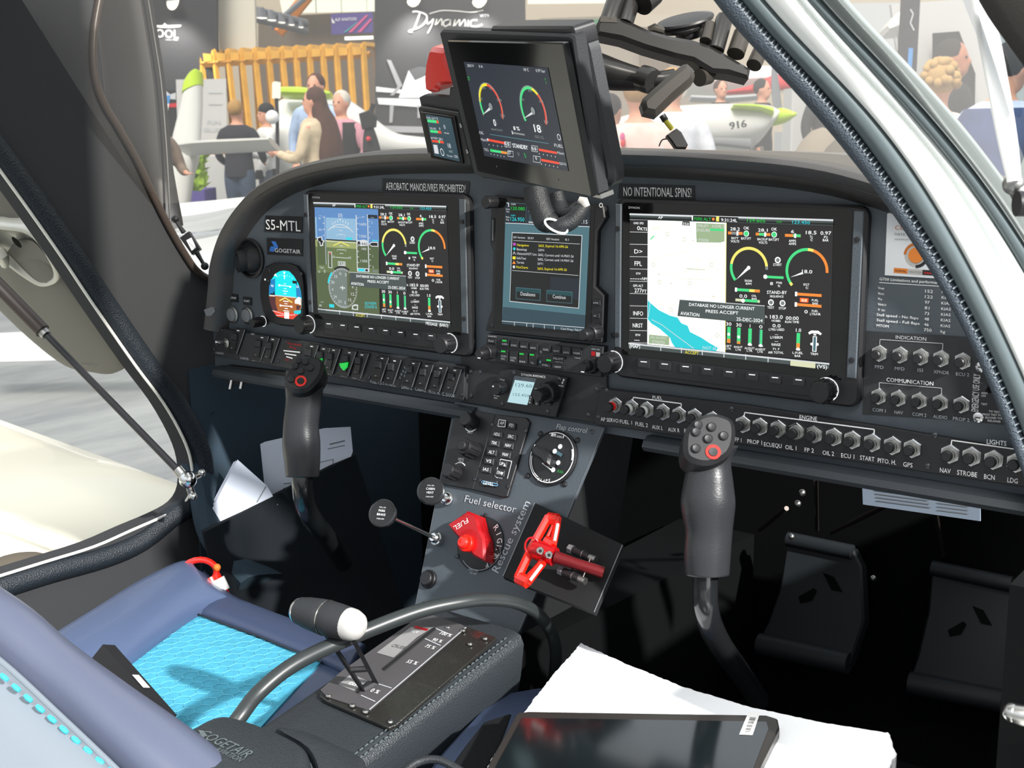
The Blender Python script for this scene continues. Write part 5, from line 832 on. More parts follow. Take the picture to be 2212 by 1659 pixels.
# ------------------------------------------------------------------ armrests
for i, (P, z) in enumerate((([(372, 1606), (420, 1562), (470, 1540), (515, 1546), (590, 1572), (655, 1606), (672, 1640), (650, 1710), (600, 1800), (480, 1740)], -.262), ([(590, 1566), (650, 1570), (720, 1600), (780, 1628), (796, 1660), (780, 1740), (700, 1800), (690, 1680), (660, 1610)], -.27))):
    t = T('armrest_pad', ('black leather armrest with embossed maker name behind the console', 'second black leather armrest end beside the embossed one')[i], 'armrest'); b = t.part('pad'); d = D(b, hz(z), ID)
    C0 = catmull([d.p(*p) for p in P], 4, True); Ls = [(C0, -.06), (C0, -.016), (shrink(C0, .985), -.008), (shrink(C0, .94), -.002), (shrink(C0, .86), 0)]; f0 = hz(z); b.loft([[f0.P(u, v, w_) for u, v in L_] for L_, w_ in Ls], 'leatherc'); b.hard = 60
    if i == 0: q = D(t.part('embossed_name'), hz(z), ID, w=.0006); q.t('GOGETAIR', 424, 1590, 530, 1640, 14, 'thread'); q.t('AVIATION', 462, 1622, 516, 1648, 8, 'thread'); q.q([(428, 1578), (440, 1580), (448, 1592), (436, 1592)], 'thread')
    s = t.part('stitching'); s.tube([f0.P(u, v, -.012) for u, v in shrink(C0, 1.004)], .0006, 'thread', 5); t.done()
# ------------------------------------------------------------------ tablet leaning behind seat
t = T('tablet_case', 'black tablet case with a small white label wedged between backrest and cushion', 'tablet'); b = t.part('body'); A, B = dep(222, 1392, 1.17), dep(356, 1545, 1.1); dn = (dep(110, 1425, 1.15) - A)
f = Fr(A, B - A, (0, 0, 1)); dd = V((-.055, -.03, -.075)); th = (B - A).cross(dd).normalized() * .014
b.loft([[A, B, B + dd, A + dd], [p + th for p in (A, B, B + dd, A + dd)]], 'black'); l = t.part('label', 'white printed label'); P0, P1 = A.lerp(B, .46), A.lerp(B, .64); up = V((0, 0, .0012)); o_ = th * .15; l.add([P0 + up + o_, P1 + up + o_, P1 + up + th * .7, P0 + up + th * .7], [[0, 1, 2, 3]], 'white'); t.done()
t = T('extinguisher', 'small red extinguisher with a ring handle beyond the left seat bolster', 'extinguisher'); b = t.part('ring_handle', 'red ring handle'); f = FC(1.6, 432, 1235); s_ = 1.6 / F
b.tube([f.P((36 * math.cos(a)) * s_, (26 * math.sin(a)) * s_) for a in [2 * PI * i / 20 for i in range(21)]], .0042, 'red', 10); c = t.part('body'); c.tube([f.P(15 * s_, -15 * s_, -.005), f.P(45 * s_, -75 * s_, -.005)], .017, 'red', 18); g = t.part('label', 'white label'); g.tube([f.P(24 * s_, -22 * s_, -.004), f.P(36 * s_, -48 * s_, -.004)], .0174, 'white', 18); k = t.part('pin', 'yellow tip'); k.sph(f.P(38 * s_, 10 * s_, .003), .005, 'eY' if 0 else 'orange'); t.done()
# ------------------------------------------------------------------ foam board and tablet
m_ = mat('foam', '#f8f9fb', .9, bump=.5, bs=600)
t = T('foam_board', 'white polystyrene board with rough cut edges lying on the right seat', 'foam board'); d = D(t.own, hz(-.3), ID); P = [(1255, 1388), (1350, 1432), (1480, 1484), (1620, 1526), (1780, 1560), (1920, 1582), (1936, 1626), (1900, 1700), (1870, 1790), (1000, 1790), (1060, 1640), (1100, 1580), (1140, 1525), (1200, 1450)]
Q = []; random.seed(3); U = [d.p(*p) for p in P]
for i in range(len(U)):
    a, b2 = U[i], U[(i + 1) % len(U)]; n = max(2, int(math.hypot(b2[0] - a[0], b2[1] - a[1]) / .0035))
    for k in range(n): Q.append((a[0] + (b2[0] - a[0]) * k / n + random.uniform(-.0007, .0007), a[1] + (b2[1] - a[1]) * k / n + random.uniform(-.0007, .0007)))
t.own.prism(hz(-.3), Q, -.022, 0, 'foam', .001); t.done()
mat('dimscreen', '#12181a', .12, spec=.8); mat('tabrim', '#2b2826', .4)
t = T('tablet_computer', 'black tablet with a barcode sticker resting on the white foam board', 'tablet'); b = t.part('body'); HT = hz(-.29); d = D(b, HT, ID); CR = [(1116, 1540), (1140, 1536), (1400, 1540), (1655, 1544), (1680, 1552), (1684, 1572), (1645, 1650), (1590, 1780), (1000, 1780), (1060, 1640)]; d.q(CR, 'tabrim', 0, -.009, .0015)
g = t.part('glass', 'dark reflective glass'); d = D(g, HT, ID); d.q([(1128, 1552), (1655, 1560), (1660, 1575), (1585, 1770), (1010, 1770)], 'dimscreen', .0006, -.001); t2 = t.part('barcode_sticker', 'white barcode sticker'); K10 = crop(1280, 1380, 2.3734); q = D(t2, HT, K10, w=.0008)
q.q([(800, 378), (860, 380), (820, 498), (752, 495)], 'white', .0009); 
for i in range(14): q.l([(798 + (i % 3), 408 + i * 6 - 2) if 0 else (806 - i * 2, 408 + i * 5.6), (838 - i * 2.4, 410 + i * 5.6)], 2 + (i % 3), 'black', .0011)
t.done()
# ------------------------------------------------------------------ belt, ball stud
t = T('seat_belt', 'black seat belt strap lying over the right seat edge', 'seat belt'); s = t.own; s.band([hz(-.322).hit(1042, 1566), hz(-.32).hit(1000, 1620), hz(-.32).hit(930, 1720)], [hz(-.322).hit(1105, 1545), hz(-.32).hit(1075, 1620), hz(-.32).hit(1010, 1730)], 'carpet', .004, .5, 10); t.done()
t = T('looped_strap', 'thin black strap looping over the passenger seat side', 'strap'); t.own.stube([hz(-.31).hit(860, 1680), hz(-.305).hit(900, 1648), hz(-.303).hit(950, 1642), hz(-.31).hit(1010, 1675)], .0035, 'leatherb', 10); t.done()
t = T('latch_pin', 'round polished metal door latch pin at the right edge of the photo', 'latch'); a = dep(2188, 1540, .82); t.own.tube([a, a + V((.006, 0, 0)), a + V((.012, .002, 0)), a + V((.05, .006, 0))], [.0065, .0072, .0078, .0078], 'steel', 20); t.own.sph(a, .0068, 'steel'); t.done()
mat('pocketm', '#1c2024', .95, bump=.7, bs=900, spec=.15);
# ================================================================== engine tablet above the panel
t = T('engine_tablet', 'large black engine tablet with two coloured arc gauges above the panel', 'tablet'); b = t.part('front_plate', 'black front plate'); PL = [(688, 322), (1595, 342), (1608, 352), (1838, 1560), (1828, 1572), (935, 1372), (925, 1362), (684, 332)]
d = D(b, TB, K2); d.q(PL, 'gloss', 0, -.006, .0012)
s = t.part('screen', 'lit dark blue screen with gauges'); d = D(s, TB, K2, w=.0006)
d.q([(820, 490), (1490, 540), (1655, 1365), (985, 1240)], 'eM', .0004)
def arc2(c, R, a0, a1, wd, m, w):      # gauge arcs: round on the real plate
    u, v = d.p(*c); d.mb.ringf(TB, u, v, R - wd, R, w, m, 30, math.radians(a0), math.radians(a1))
R1 = .0215
for c, ss in (((1040, 845), ((205, 170, 'eG'), (170, 85, 'eYb'), (85, -30, 'eR'))), ((1378, 880), ((210, 75, 'eG'), (75, 48, 'eYb'), (48, -32, 'eR')))):
    for a0, a1, m in ss: arc2(c, R1, a1, a0, .0026, m, .0008)
    arc2(c, R1 + .0008, -30, 208, .0009, 'eGr', .0009); u, v = d.p(*c); s.prism(TB, circ(u, v, .0034, 20), .0012, .0012, 'eGr')
d.q([(975, 912), (1030, 850), (1045, 868)], 'eWt', .001); d.q([(1300, 942), (1365, 890), (1380, 905)], 'eWt', .001)
for s_, x0, y0, x1, y1, h, m in (('28.0 V', 855, 530, 907, 533, 20, 'eWt'), ('0 A', 948, 536, 978, 538, 20, 'eWt'), ('18 C', 1305, 562, 1345, 566, 22, 'eWt'), ('0.97 bar', 1402, 570, 1476, 576, 22, 'eWt'), ('500', 948, 790, 975, 793, 18, 'eGr'), ('1000', 968, 705, 1000, 708, 20, 'eGr'), ('1500', 1030, 710, 1062, 713, 20, 'eGr'), ('2000', 1092, 803, 1128, 807, 20, 'eGr'), ('2500', 1118, 926, 1155, 930, 20, 'eGr'), ('200', 1280, 798, 1308, 801, 18, 'eGr'), ('400', 1338, 727, 1368, 731, 18, 'eGr'), ('600', 1428, 813, 1460, 817, 18, 'eGr'), ('800', 1468, 975, 1500, 979, 20, 'eGr'),
                          ('0', 1062, 1000, 1092, 1003, 50, 'eW'), ('speed (rpm)', 1045, 1032, 1135, 1044, 18, 'eGr'), ('18', 1392, 1048, 1445, 1056, 58, 'eW'), ('EGT (C)', 1397, 1095, 1463, 1104, 20, 'eGr'), ('8 %', 1224, 1032, 1272, 1038, 28, 'eW'), ('OIL', 950, 1064, 984, 1068, 20, 'eWt'), ('P(bar)', 965, 1118, 1010, 1124, 18, 'eWt'), ('T(C)', 988, 1196, 1022, 1202, 18, 'eWt'), ('STANDBY', 1218, 1172, 1338, 1190, 30, 'eW'), ('FUEL', 1550, 1166, 1618, 1176, 24, 'eWt'), ('P(bar)', 1573, 1222, 1626, 1230, 18, 'eWt'), ('Q(L/h)', 1588, 1306, 1642, 1314, 18, 'eWt'), ('0.0', 1155, 1156, 1190, 1160, 24, 'eW'), ('17', 1182, 1226, 1202, 1229, 24, 'eW'), ('0.0', 1370, 1192, 1405, 1197, 24, 'eW'), ('0', 1397, 1270, 1412, 1272, 24, 'eW'), ('V', 1256, 1240, 1274, 1242, 28, 'eGr'), ('5', 1308, 1252, 1328, 1254, 32, 'eGb'), ('0', 1470, 636, 1482, 637, 16, 'eGb'), ('0', 1476, 664, 1488, 665, 16, 'eGb'), ('PRE', 848, 620, 880, 622, 12, 'eGb'), ('100', 852, 638, 882, 640, 12, 'eGb')): d.t(s_, x0, y0, x1, y1, h, m, .001)
d.l([(1205, 1055), (1308, 1072)], 12, 'eGr'); d.r(1205, 1038, 1218, 1068, 'eWt', .001); d.l([(1030, 1068), (1500, 1142)], 6, 'eTeal')
d.q([(1015, 1103), (1150, 1130), (1150, 1148), (1018, 1122)], 'eR'); d.q([(1032, 1186), (1165, 1208), (1168, 1226), (1035, 1206)], 'eG'); d.q([(1120, 1201), (1165, 1208), (1168, 1226), (1124, 1220)], 'eO', .0008); d.q([(1420, 1180), (1562, 1208), (1566, 1226), (1422, 1200)], 'eR'); d.q([(1438, 1262), (1580, 1290), (1584, 1308), (1440, 1282)], 'eR'); d.d(1048, 1193, 10, 'eGb', .001); d.d(1015, 1110, 10, 'eWt', .001); d.ring(1583, 1090, 20, 6, 'eWt', .001)
for i in range(5): d.r(1020 + i * 34, 1146 + i * 5, 1026 + i * 34, 1156 + i * 5, 'eWt'); d.r(1036 + i * 26, 1220 + i * 5, 1042 + i * 26, 1230 + i * 5, 'eWt'); d.r(1420 + i * 32, 1218 + i * 6, 1427 + i * 32, 1228 + i * 6, 'eWt'); d.r(1438 + i * 32, 1300 + i * 6, 1445 + i * 32, 1310 + i * 6, 'eWt')
for x0, y0, x1, y1 in ((1148, 1125, 1198, 1172), (1174, 1196, 1218, 1248), (1364, 1156, 1412, 1208), (1378, 1238, 1434, 1294)): d.l([(x0, y0), (x1, y0 + 8), (x1, y1), (x0, y1 - 8), (x0, y0)], 3, 'eWt', .0009)
bk = t.part('back_plate', 'larger matte plate behind'); TC = TB.sh(-.008); d = D(bk, TC, K2); d.q([(622, 260), (640, 240), (1650, 275), (1690, 300), (1880, 1545), (1860, 1560), (960, 1420), (900, 1390)], 'blackm', 0, -.012, .002)
hs = t.part('housing', 'thick rounded rear housing'); u0, v0 = .03, -.004; hs.prism(TB, rrect(.045, .0, .213, .132, .016), -.034, -.02, 'blackm', .004); hs.prism(TB, rrect(.07, .12, .212, .139, .004), -.034, -.012, 'black', .002)
for x, y in ((1082, 1325), (1570, 1432)): u, v = TB.uv(*K2(x, y)); l = t.part('sensor_dot'); l.prism(TB, circ(u, v, .0009, 10), .0002, .0004, 'grey')
fl = t.part('metal_foot', 'grey metal edge'); fl.box(TB, .19, .205, -.006, -.002, -.024, -.01, 'steelr', .001); t.done()
t = T('small_monitor', 'small square monitor with green and red bars left of the big tablet', 'display'); TS = TB.sh(-.012); b = t.part('plate'); d = D(b, TS, K2); d.q([(462, 775), (500, 756), (700, 772), (705, 700), (785, 690), (915, 1325), (560, 1240)], 'blackm', 0, -.006, .001); d.q([(480, 850), (500, 838), (800, 885), (905, 1310), (560, 1225)], 'black', .004, 0, .001)
g = t.part('bezel'); d = D(g, TS, K2); d.q([(515, 875), (785, 915), (850, 1290), (600, 1245)], 'gloss', .0065, .004, .0006)
s = t.part('screen', 'lit screen'); d = D(s, TS, K2, w=.0068); d.q([(560, 895), (762, 928), (832, 1272), (625, 1225)], 'eM' if 0 else 'eHsi' if 0 else 'eTeal2', .0067); d.q([(570, 935), (662, 945), (666, 968), (576, 958)], 'eG'); d.q([(645, 943), (662, 945), (666, 968), (650, 965)], 'eR', .007); d.q([(592, 1018), (680, 1028), (686, 1048), (598, 1040)], 'eG'); d.q([(655, 1026), (682, 1028), (688, 1048), (660, 1046)], 'eR', .007); d.q([(605, 1098), (700, 1108), (706, 1128), (612, 1116)], 'eR'); d.d(668, 1112, 12, 'eG', .007)
for s_, x0, y0, x1, y1, h in (('FUEL QTY', 570, 930, 645, 938, 14), ('0', 652, 938, 660, 939, 18), ('FUEL PRES', 582, 1012, 662, 1020, 14), ('0', 671, 1018, 680, 1019, 18), ('BATTERY', 605, 1090, 660, 1096, 14), ('28.1', 668, 1100, 698, 1104, 18), ('0', 710, 1010, 722, 1012, 30), ('PWR RPM', 710, 1048, 750, 1054, 10), ('18', 742, 1160, 765, 1164, 32), ('12 C', 752, 1196, 778, 1200, 14), ('Throttle', 732, 1228, 776, 1236, 12), ('12%', 792, 1238, 820, 1243, 18)): d.t(s_, x0, y0, x1, y1, h, 'eWt', .0071)
d.q([(620, 1135), (652, 1140), (665, 1210), (632, 1205)], 'eWt', .007); d.ring(692, 1196, 22, 6, 'eWt', .007)
for x, y in ((512, 948), (797, 1000), (556, 1145), (848, 1205)): scr(t, TS, x, y, K2, .0026, 'steelr', .004)
l = t.part('warning_label', 'small white label'); q = D(l, TS, K2); q.q([(745, 680), (768, 690), (785, 770), (764, 768)], 'white', .0002); q.q([(562, 1205), (588, 1210), (594, 1238), (566, 1232)], 'steelr', .0042); t.done()
t = T('red_release_handle', 'glossy red release handle at the upper left of the engine tablet', 'handle'); TR = TB.sh(-.014); d = D(t.own, TR, K2); d.q([(572, 378), (590, 368), (675, 380), (700, 400), (712, 480), (752, 655), (700, 668), (660, 672), (640, 700), (625, 726), (600, 732), (560, 722), (545, 690), (537, 600), (545, 490)], 'red', .006, -.014, .004, 2 if 0 else 0); t.done()
# cables
t = T('cable_bundle', 'thick black cables with a plug hanging under the engine tablet', 'cable'); c = t.part('cable'); c.stube([dep(*K6(x, y), tt) for x, y, tt in ((575, 90, 1.2), (590, 180, 1.2), (625, 280, 1.2), (665, 355, 1.2), (740, 385, 1.2))], [.0125, .0125, .0118, .0125, .008], 'leatherb', 14)
c = t.part('cable'); c.stube([dep(*K6(x, y), tt) for x, y, tt in ((740, 130, 1.22), (765, 230, 1.22), (800, 310, 1.21), (860, 320, 1.2), (930, 270, 1.2), (985, 215, 1.2))], [.008, .0085, .0085, .009, .0095, .006], 'leatherb', 12)
c = t.part('cable'); c.stube([dep(*K6(x, y), tt) for x, y, tt in ((680, 395, 1.195), (760, 400, 1.19), (850, 370, 1.19), (920, 300, 1.19), (960, 250, 1.19))], [.006, .008, .0085, .008, .006], 'leatherb', 12)
p = t.part('plug', 'tan plug'); p.tube([dep(*K6(920, 185), 1.19), dep(*K6(960, 205), 1.19), dep(*K6(985, 250), 1.19)], [.003, .0055, .004], 'silver', 10); r = t.part('tie', 'white cable tie'); f = FC(1.185); u, v = f.uv(*K6(742, 400)); r.tube([f.P(u + .011 * math.cos(a), v + .0055 * math.sin(a) - .4 * .011 * math.cos(a)) for a in [2 * PI * i / 18 for i in range(19)]], .0012, 'ink', 6); t.done()
# ------------------------------------------------------------------ suction mount
mat('mount', '#1f1e1e', .32, coat=.2); mat('mountl', '#33302c', .38)
t = T('suction_mount', 'black camera style suction mount with three cups and a long wing knob on the windshield', 'mount'); M = 1.16
k3 = lambda x, y, tt=M: dep(*K3(x, y), tt)
b = t.part('ball_arm', 'thick ball socket arm'); b.stube([k3(40, 540, 1.2), k3(140, 560, 1.2), k3(300, 600, 1.19), k3(480, 630, 1.18), k3(620, 650, 1.17), k3(760, 640, 1.17)], [.02, .0195, .0165, .0125, .011, .012], 'mount', 22, 6, flat=.9)
c = t.part('socket_ring', par=b); c.stube([k3(500, 620, 1.17), k3(560, 640, 1.165), k3(600, 655, 1.16)], [.0125, .0128, .0115], 'mount', 20)
f = FC(1.125); h = t.part('wing_knob', 'long faceted wing knob'); P = [f.uv(*K3(x, y)) for x, y in [(498, 815), (515, 775), (700, 610), (835, 505), (870, 498), (918, 540), (932, 595), (920, 640), (770, 770), (700, 840), (620, 912), (520, 888)]]; h.prism(f, P, -.022, .0, 'mountl', .005)
f = FC(1.19); p = t.part('cup_plate', 'long angled plate carrying the cups'); P = [f.uv(*K3(x, y)) for x, y in [(128, 230), (170, 140), (300, 150), (440, 200), (560, 255), (720, 300), (900, 330), (1060, 380), (1360, 560), (1345, 640), (1180, 600), (1050, 590), (900, 500), (760, 470), (520, 400), (330, 330), (140, 290)]]
p.prism(f, P, -.02, .008, 'mount', .004); fe = t.part('plate_face', 'brownish lit end face', par=p); q = D(fe, f, K3); q.q([(172, 148), (296, 156), (300, 200), (165, 195)], 'mountl', .0088, .006)  # lighter brown on the plate end paints the light there
for x0, y0, x1, y1, r, m in ((235, 190, 330, -90, .0095, 'mount'), (370, 190, 450, -60, .008, 'mount'), (500, 30, 600, -60, .012, 'mount'), (1090, 400, 1170, 120, .0085, 'mount'), (1250, 430, 1310, 250, .0088, 'mountl'), (1010, 330, 1050, 180, .006, 'mountl'), (1395, 520, 1450, 400, .0075, 'mountl'), (960, 620, 1040, 600, .0085, 'mountl')):
    c = t.part('cup_post', par=None); c.tube([k3(x0, y0, 1.19), k3(x0 + (x1 - x0) * .9, y0 + (y1 - y0) * .9, 1.2), k3(x1, y1, 1.2)], [r, r, r * .85], m, 20)
for x, y, rx, h_ in ((850, 165, 230, .004), (840, 215, 180, .005), (880, 270, 110, .007)):
    c = t.part('suction_cup'); o = k3(x, y, 1.22); n = (V((0, 0, 1)) * .93 - RT * .22 - FW * .27).normalized(); f = Fr(o, RT - n * RT.dot(n), n.cross(RT)); r = rx * 1.22 / F / 3.687; c.lathe(f, 0, 0, [(r * .96, -h_ / 2), (r, 0), (r * .97, h_ / 2), (r * .6, h_)], 'black', 32)
c = t.part('release_tab'); c.tube([k3(555, 235, 1.21), k3(600, 225, 1.21), k3(680, 250, 1.21)], [.003, .005, .004], 'mountl', 10); t.done()
# ------------------------------------------------------------------ small antennas
mat('yellow', '#c9c43c', .5); mat('label2', '#e9eef2', .5)
t = T('stick_antenna', 'small black antenna box with yellow banded stub on the glareshield', 'antenna'); f = FC(1.3); b = t.part('box'); P = [f.uv(*K3(x, y)) for x, y in [(700, 1075), (780, 1020), (820, 1050), (872, 1150), (858, 1180), (775, 1178), (735, 1120)]]; b.prism(f, P, -.012, .0, 'mount', .0015)
s = t.part('stub', 'yellow banded stub'); s.tube([dep(*K3(745, 1030), 1.3), dep(*K3(690, 960), 1.3)], .0027, 'yellow', 10); s = t.part('tip'); s.tube([dep(*K3(692, 962), 1.3), dep(*K3(665, 918), 1.3)], .0036, 'black', 12); w_ = t.part('wire'); w_.stube([dep(*K3(710, 1105), 1.3), dep(*K3(665, 1115), 1.3), dep(*K3(640, 1165), 1.3)], .0008, 'black', 6); t.done()
KL = crop(0, 0, 2.5135)
t = T('dipole_antenna', 'small black antenna with two rod ends and a white label at the left window', 'antenna'); f = FC(1.68); b = t.part('box'); q = D(b, f, KL); q.q([(975, 1290), (1025, 1255), (1085, 1350), (1040, 1382)], 'black', 0, -.012, .001); l = t.part('label'); q = D(l, f, KL, w=.0006); q.q([(1012, 1305), (1040, 1290), (1066, 1345), (1042, 1362)], 'label2'); q.t('DIPOLE' if 0 else 'lx nav', 1020, 1312, 1056, 1352, -9, 'black', .001)
for P in (((998, 1262), (972, 1225), (952, 1190)), ((1068, 1370), (1090, 1408), (1112, 1445))): r = t.part('rod'); r.tube([dep(*KL(x, y), 1.68) for x, y in P], [.0036, .0026, .0026], 'black', 10); r.sph(dep(*KL(*P[2]), 1.68), .0055, 'black')
w_ = t.part('wire'); w_.stube([dep(*KL(985, 1330), 1.69), dep(*KL(970, 1350), 1.69), dep(*KL(1000, 1345), 1.69)], .0016, 'black', 6); t.done()
# ================================================================== left side of the cockpit
WX = Fr((-.25, 0, 0), (0, 1, 0), (0, 0, 1))
mat('trimb', '#3d332d', .4); mat('postb', '#1e1b18', .5, bump=.15, bs=700); mat('cream', '#f0eee4', .35, coat=.3); mat('leatherd', '#1d242b', .5, bump=.7, bs=600, kind='leather')
op = [(-60, 290), (0, 372), (60, 455), (130, 555), (200, 660), (290, 790), (350, 870), (392, 945), (410, 1000), (411, 1055), (392, 1090), (350, 1115), (280, 1145), (200, 1180), (100, 1212), (0, 1243), (-60, 1262)]
tr = [(225, -60), (214, 0), (204, 60), (201, 120), (207, 175), (225, 225), (255, 275), (295, 345), (330, 420), (365, 490), (400, 550), (425, 585), (452, 602), (480, 606)]
t = struct('wall_left'); d = D(t.own, WX, ID)
P = catmull([(-60, -60)] and tr, 3) + [(520, 640), (560, 900), (620, 1250), (620, 1750), (-60, 1750)] + catmull(op[::-1], 3) + [(-60, 200), (-60, -60)]
d.q(P, 'cloth', 0, -.03); t.own.box(WX, -.02, .47, -.68, -.1, -.03, .002, 'clothdk'); t.done()
def line3(name, pts, r, m, fr=WX, w=.004, kind='structure', k=4):
    t = struct(name); t.own.stube([fr.hit(x, y, w) for x, y in pts], r, m, 12, k); t.done(); return t
line3('trim_1', tr, .005, 'trimb'); line3('trim_2', [(x + 26 if i < 14 else x + 10, y - 3 if i < 12 else y + 22) for i, (x, y) in enumerate(op)], .0155, 'leatherd', WX, -.004); line3('trim_3', [(x + 3 if i < 14 else x, y if i < 12 else y + 1) for i, (x, y) in enumerate(op)], .002, 'cream', WX, .002)
t = struct('trim_4'); A = [(214, -40), (222, 60), (233, 150), (243, 240), (275, 340), (330, 440), (362, 500)]; B = [(312, -40), (332, 80), (347, 180), (357, 300), (362, 380), (365, 440), (368, 500)]
t.own.band([dep(x, y, 2.0) for x, y in A], [dep(x, y, 1.95) for x, y in B], 'postb', .05, .6, 16); t.own.stube([dep(x + 1, y, 1.93) for x, y in B], .0018, 'postb', 6); t.done()
# hinge piece and strap where glareshield meets the wall
t = T('panel_bracket', 'small rounded steel plate where the panel meets the left wall', 'bracket'); s = t.part('steel_plate', 'small rounded steel plate'); f = FC(1.64); q = D(s, f, ID); q.q([(440, 669), (462, 660), (465, 673), (456, 683), (445, 683)], 'grey', 0, -.002, .0005); t.done()
# ------------------------------------------------------------------ footwell shell
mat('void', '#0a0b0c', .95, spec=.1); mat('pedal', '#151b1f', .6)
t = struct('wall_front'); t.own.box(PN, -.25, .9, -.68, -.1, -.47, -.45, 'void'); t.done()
t = struct('floor_1'); t.own.box(hz(-.62), -.25, .9, -.7, .46, -.02, 0, 'carpet'); t.done()
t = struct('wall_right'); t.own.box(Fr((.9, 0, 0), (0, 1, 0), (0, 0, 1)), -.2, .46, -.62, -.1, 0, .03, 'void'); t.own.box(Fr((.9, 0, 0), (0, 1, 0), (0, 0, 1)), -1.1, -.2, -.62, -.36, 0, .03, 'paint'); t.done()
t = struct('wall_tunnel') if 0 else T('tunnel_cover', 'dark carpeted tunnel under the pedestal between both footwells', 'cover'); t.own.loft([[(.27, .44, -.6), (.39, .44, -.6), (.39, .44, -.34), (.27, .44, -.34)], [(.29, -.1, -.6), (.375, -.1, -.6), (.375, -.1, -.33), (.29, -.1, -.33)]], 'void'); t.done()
t = T('knee_liner', 'dark fabric liner bulging below the left end of the panel', 'liner'); b = t.own; b.band([dep(440, 880, 1.72), dep(400, 960, 1.72), dep(420, 1060, 1.7), dep(440, 1160, 1.68), dep(520, 1260, 1.66)], [dep(540, 850, 1.9), dep(520, 960, 1.9), dep(540, 1060, 1.86), dep(600, 1160, 1.82), dep(700, 1260, 1.8)], 'clothdk', .04, .6); t.done()
t = T('side_pocket', 'black cloth pocket low on the left wall holding loose papers', 'pocket'); b = t.own; b.loft([[dep(435, 1145, 1.66), dep(440, 1150, 1.64), dep(500, 1420, 1.66), dep(495, 1420, 1.7)], [dep(520, 1106, 1.70), dep(522, 1110, 1.68), dep(590, 1420, 1.7), dep(586, 1422, 1.74)], [dep(600, 1062, 1.72), dep(602, 1066, 1.70), dep(700, 1420, 1.74), dep(696, 1422, 1.78)], [dep(765, 978, 1.78), dep(768, 982, 1.76), dep(900, 1400, 1.8), dep(895, 1402, 1.84)]], 'pocketm'); t.done()
mat('paper', '#dfe5f2', .7); mat('paperb', '#3e8fc4', .6)
def papers(label, pts, tt, lines, n=3):
    t = T('paper_booklet', label, 'paper'); 
    for i in range(n):
        f = FC(tt + i * .004); p = t.part('sheet'); q = D(p, f, ID); q.q([(x - i * 4, y + i * 2) for x, y in pts], 'paper', 0, -.0008)
        if i == 0:
            for a in lines: (q.r if a[0] == 'r' else q.l)(*a[1:])
    t.done()
papers('white folded papers tilted in the pocket, left and lowest of the papers', [(437, 1140), (513, 993), (577, 1050), (600, 1090), (500, 1200)], 1.7, [('l', [(555, 1085), (575, 1050)], 2, 'grey', .0006)])
papers('stack of white forms standing in the pocket behind the left stick', [(570, 955), (700, 925), (757, 922), (762, 975), (700, 1150), (590, 1150)], 1.76, [('r', 612, 970, 690, 977, 'paperb', .0006), ('l', [(712, 960), (745, 952)], 3, 'grey', .0006), ('l', [(708, 970), (745, 962)], 2, 'grey', .0006), ('l', [(612, 1045), (690, 1038)], 2, 'grey', .0006), ('l', [(612, 1055), (690, 1048)], 2, 'grey', .0006), ('l', [(612, 1065), (690, 1058)], 2, 'grey', .0006), ('l', [(686, 1000), (720, 992), (718, 1012), (688, 1018)], 1.5, 'grey', .0006)])
# ------------------------------------------------------------------ pedals and rods
K11 = crop(1150, 1150, 2.083)
for lab, P, tt in (('dark rudder pedal behind the right stick', [(1150, 20), (1440, 70), (1480, 150), (1492, 400), (1425, 600), (1020, 480), (1060, 400), (1110, 260)], 1.62), ('dark rudder pedal nearest the right edge', [(1800, 150), (2160, 215), (2190, 420), (2200, 700), (2120, 770), (1700, 655), (1730, 560), (1780, 350)], 1.55)):
    t = T('rudder_pedal', lab, 'pedal', 'rudder pedals of the right seat'); f = Fr(dep(*K11(P[0][0], P[0][1]), tt), (1, 0, 0), (0, .35, .94)); b = t.part('plate'); q = D(b, f, K11); q.q(P, 'pedal', 0, -.02, .003)
    c0, c1 = P[-3], P[4]; x = t.part('lower_roll', 'ribbed lower edge'); x.tube([f.hit(*K11(P[-3][0], P[-3][1] + 20), .002), f.hit(*K11(P[4][0], P[4][1] - 10), .002)], .014, 'pedal', 14); x = t.part('upper_roll', 'ribbed upper edge'); x.tube([f.hit(*K11(P[0][0], P[0][1] + 10), .002), f.hit(*K11(P[1][0], P[1][1] + 20), .002)], .01, 'pedal', 14)
    mx, my = (P[0][0] + P[4][0]) / 2, (P[0][1] + P[4][1]) / 2; m = t.part('leaf_cutout', 'black leaf shaped mark'); q = D(m, f, K11, w=.0012); q.q([(mx - 90, my - 20), (mx - 20, my - 60), (mx - 5, my - 45), (mx - 30, my), (mx - 80, my + 10)], 'void'); q.q([(mx + 20, my - 130), (mx + 70, my - 110), (mx + 110, my - 40), (mx + 60, my - 50)], 'void'); t.done()
mat('rod', '#4a4440', .35, .8); mat('cardb', '#8593a3', .7)
t = T('control_rod', 'thin metal rods running to the rudder pedals under the right panel', 'rod'); K = KR
for P in (((1705, 545, 1.3), (1225, 785, 1.5)), ((1745, 555, 1.3), (1760, 690, 1.35), (1795, 900, 1.5)), ((1145, 460, 1.3), (1150, 770, 1.5)), ((995, 660, 1.45), (855, 770, 1.55))): r = t.part('rod'); r.tube([dep(*K(x, y), q) for x, y, q in P], .003, 'rod', 8)
for x, y, q in ((1075, 580, 1.35), (1052, 636, 1.35), (1020, 805, 1.5), (1440, 1018, 1.5)): r = t.part('bolt'); r.sph(dep(*K(x, y), q), .004, 'steelr', 10, 6)
t.done()
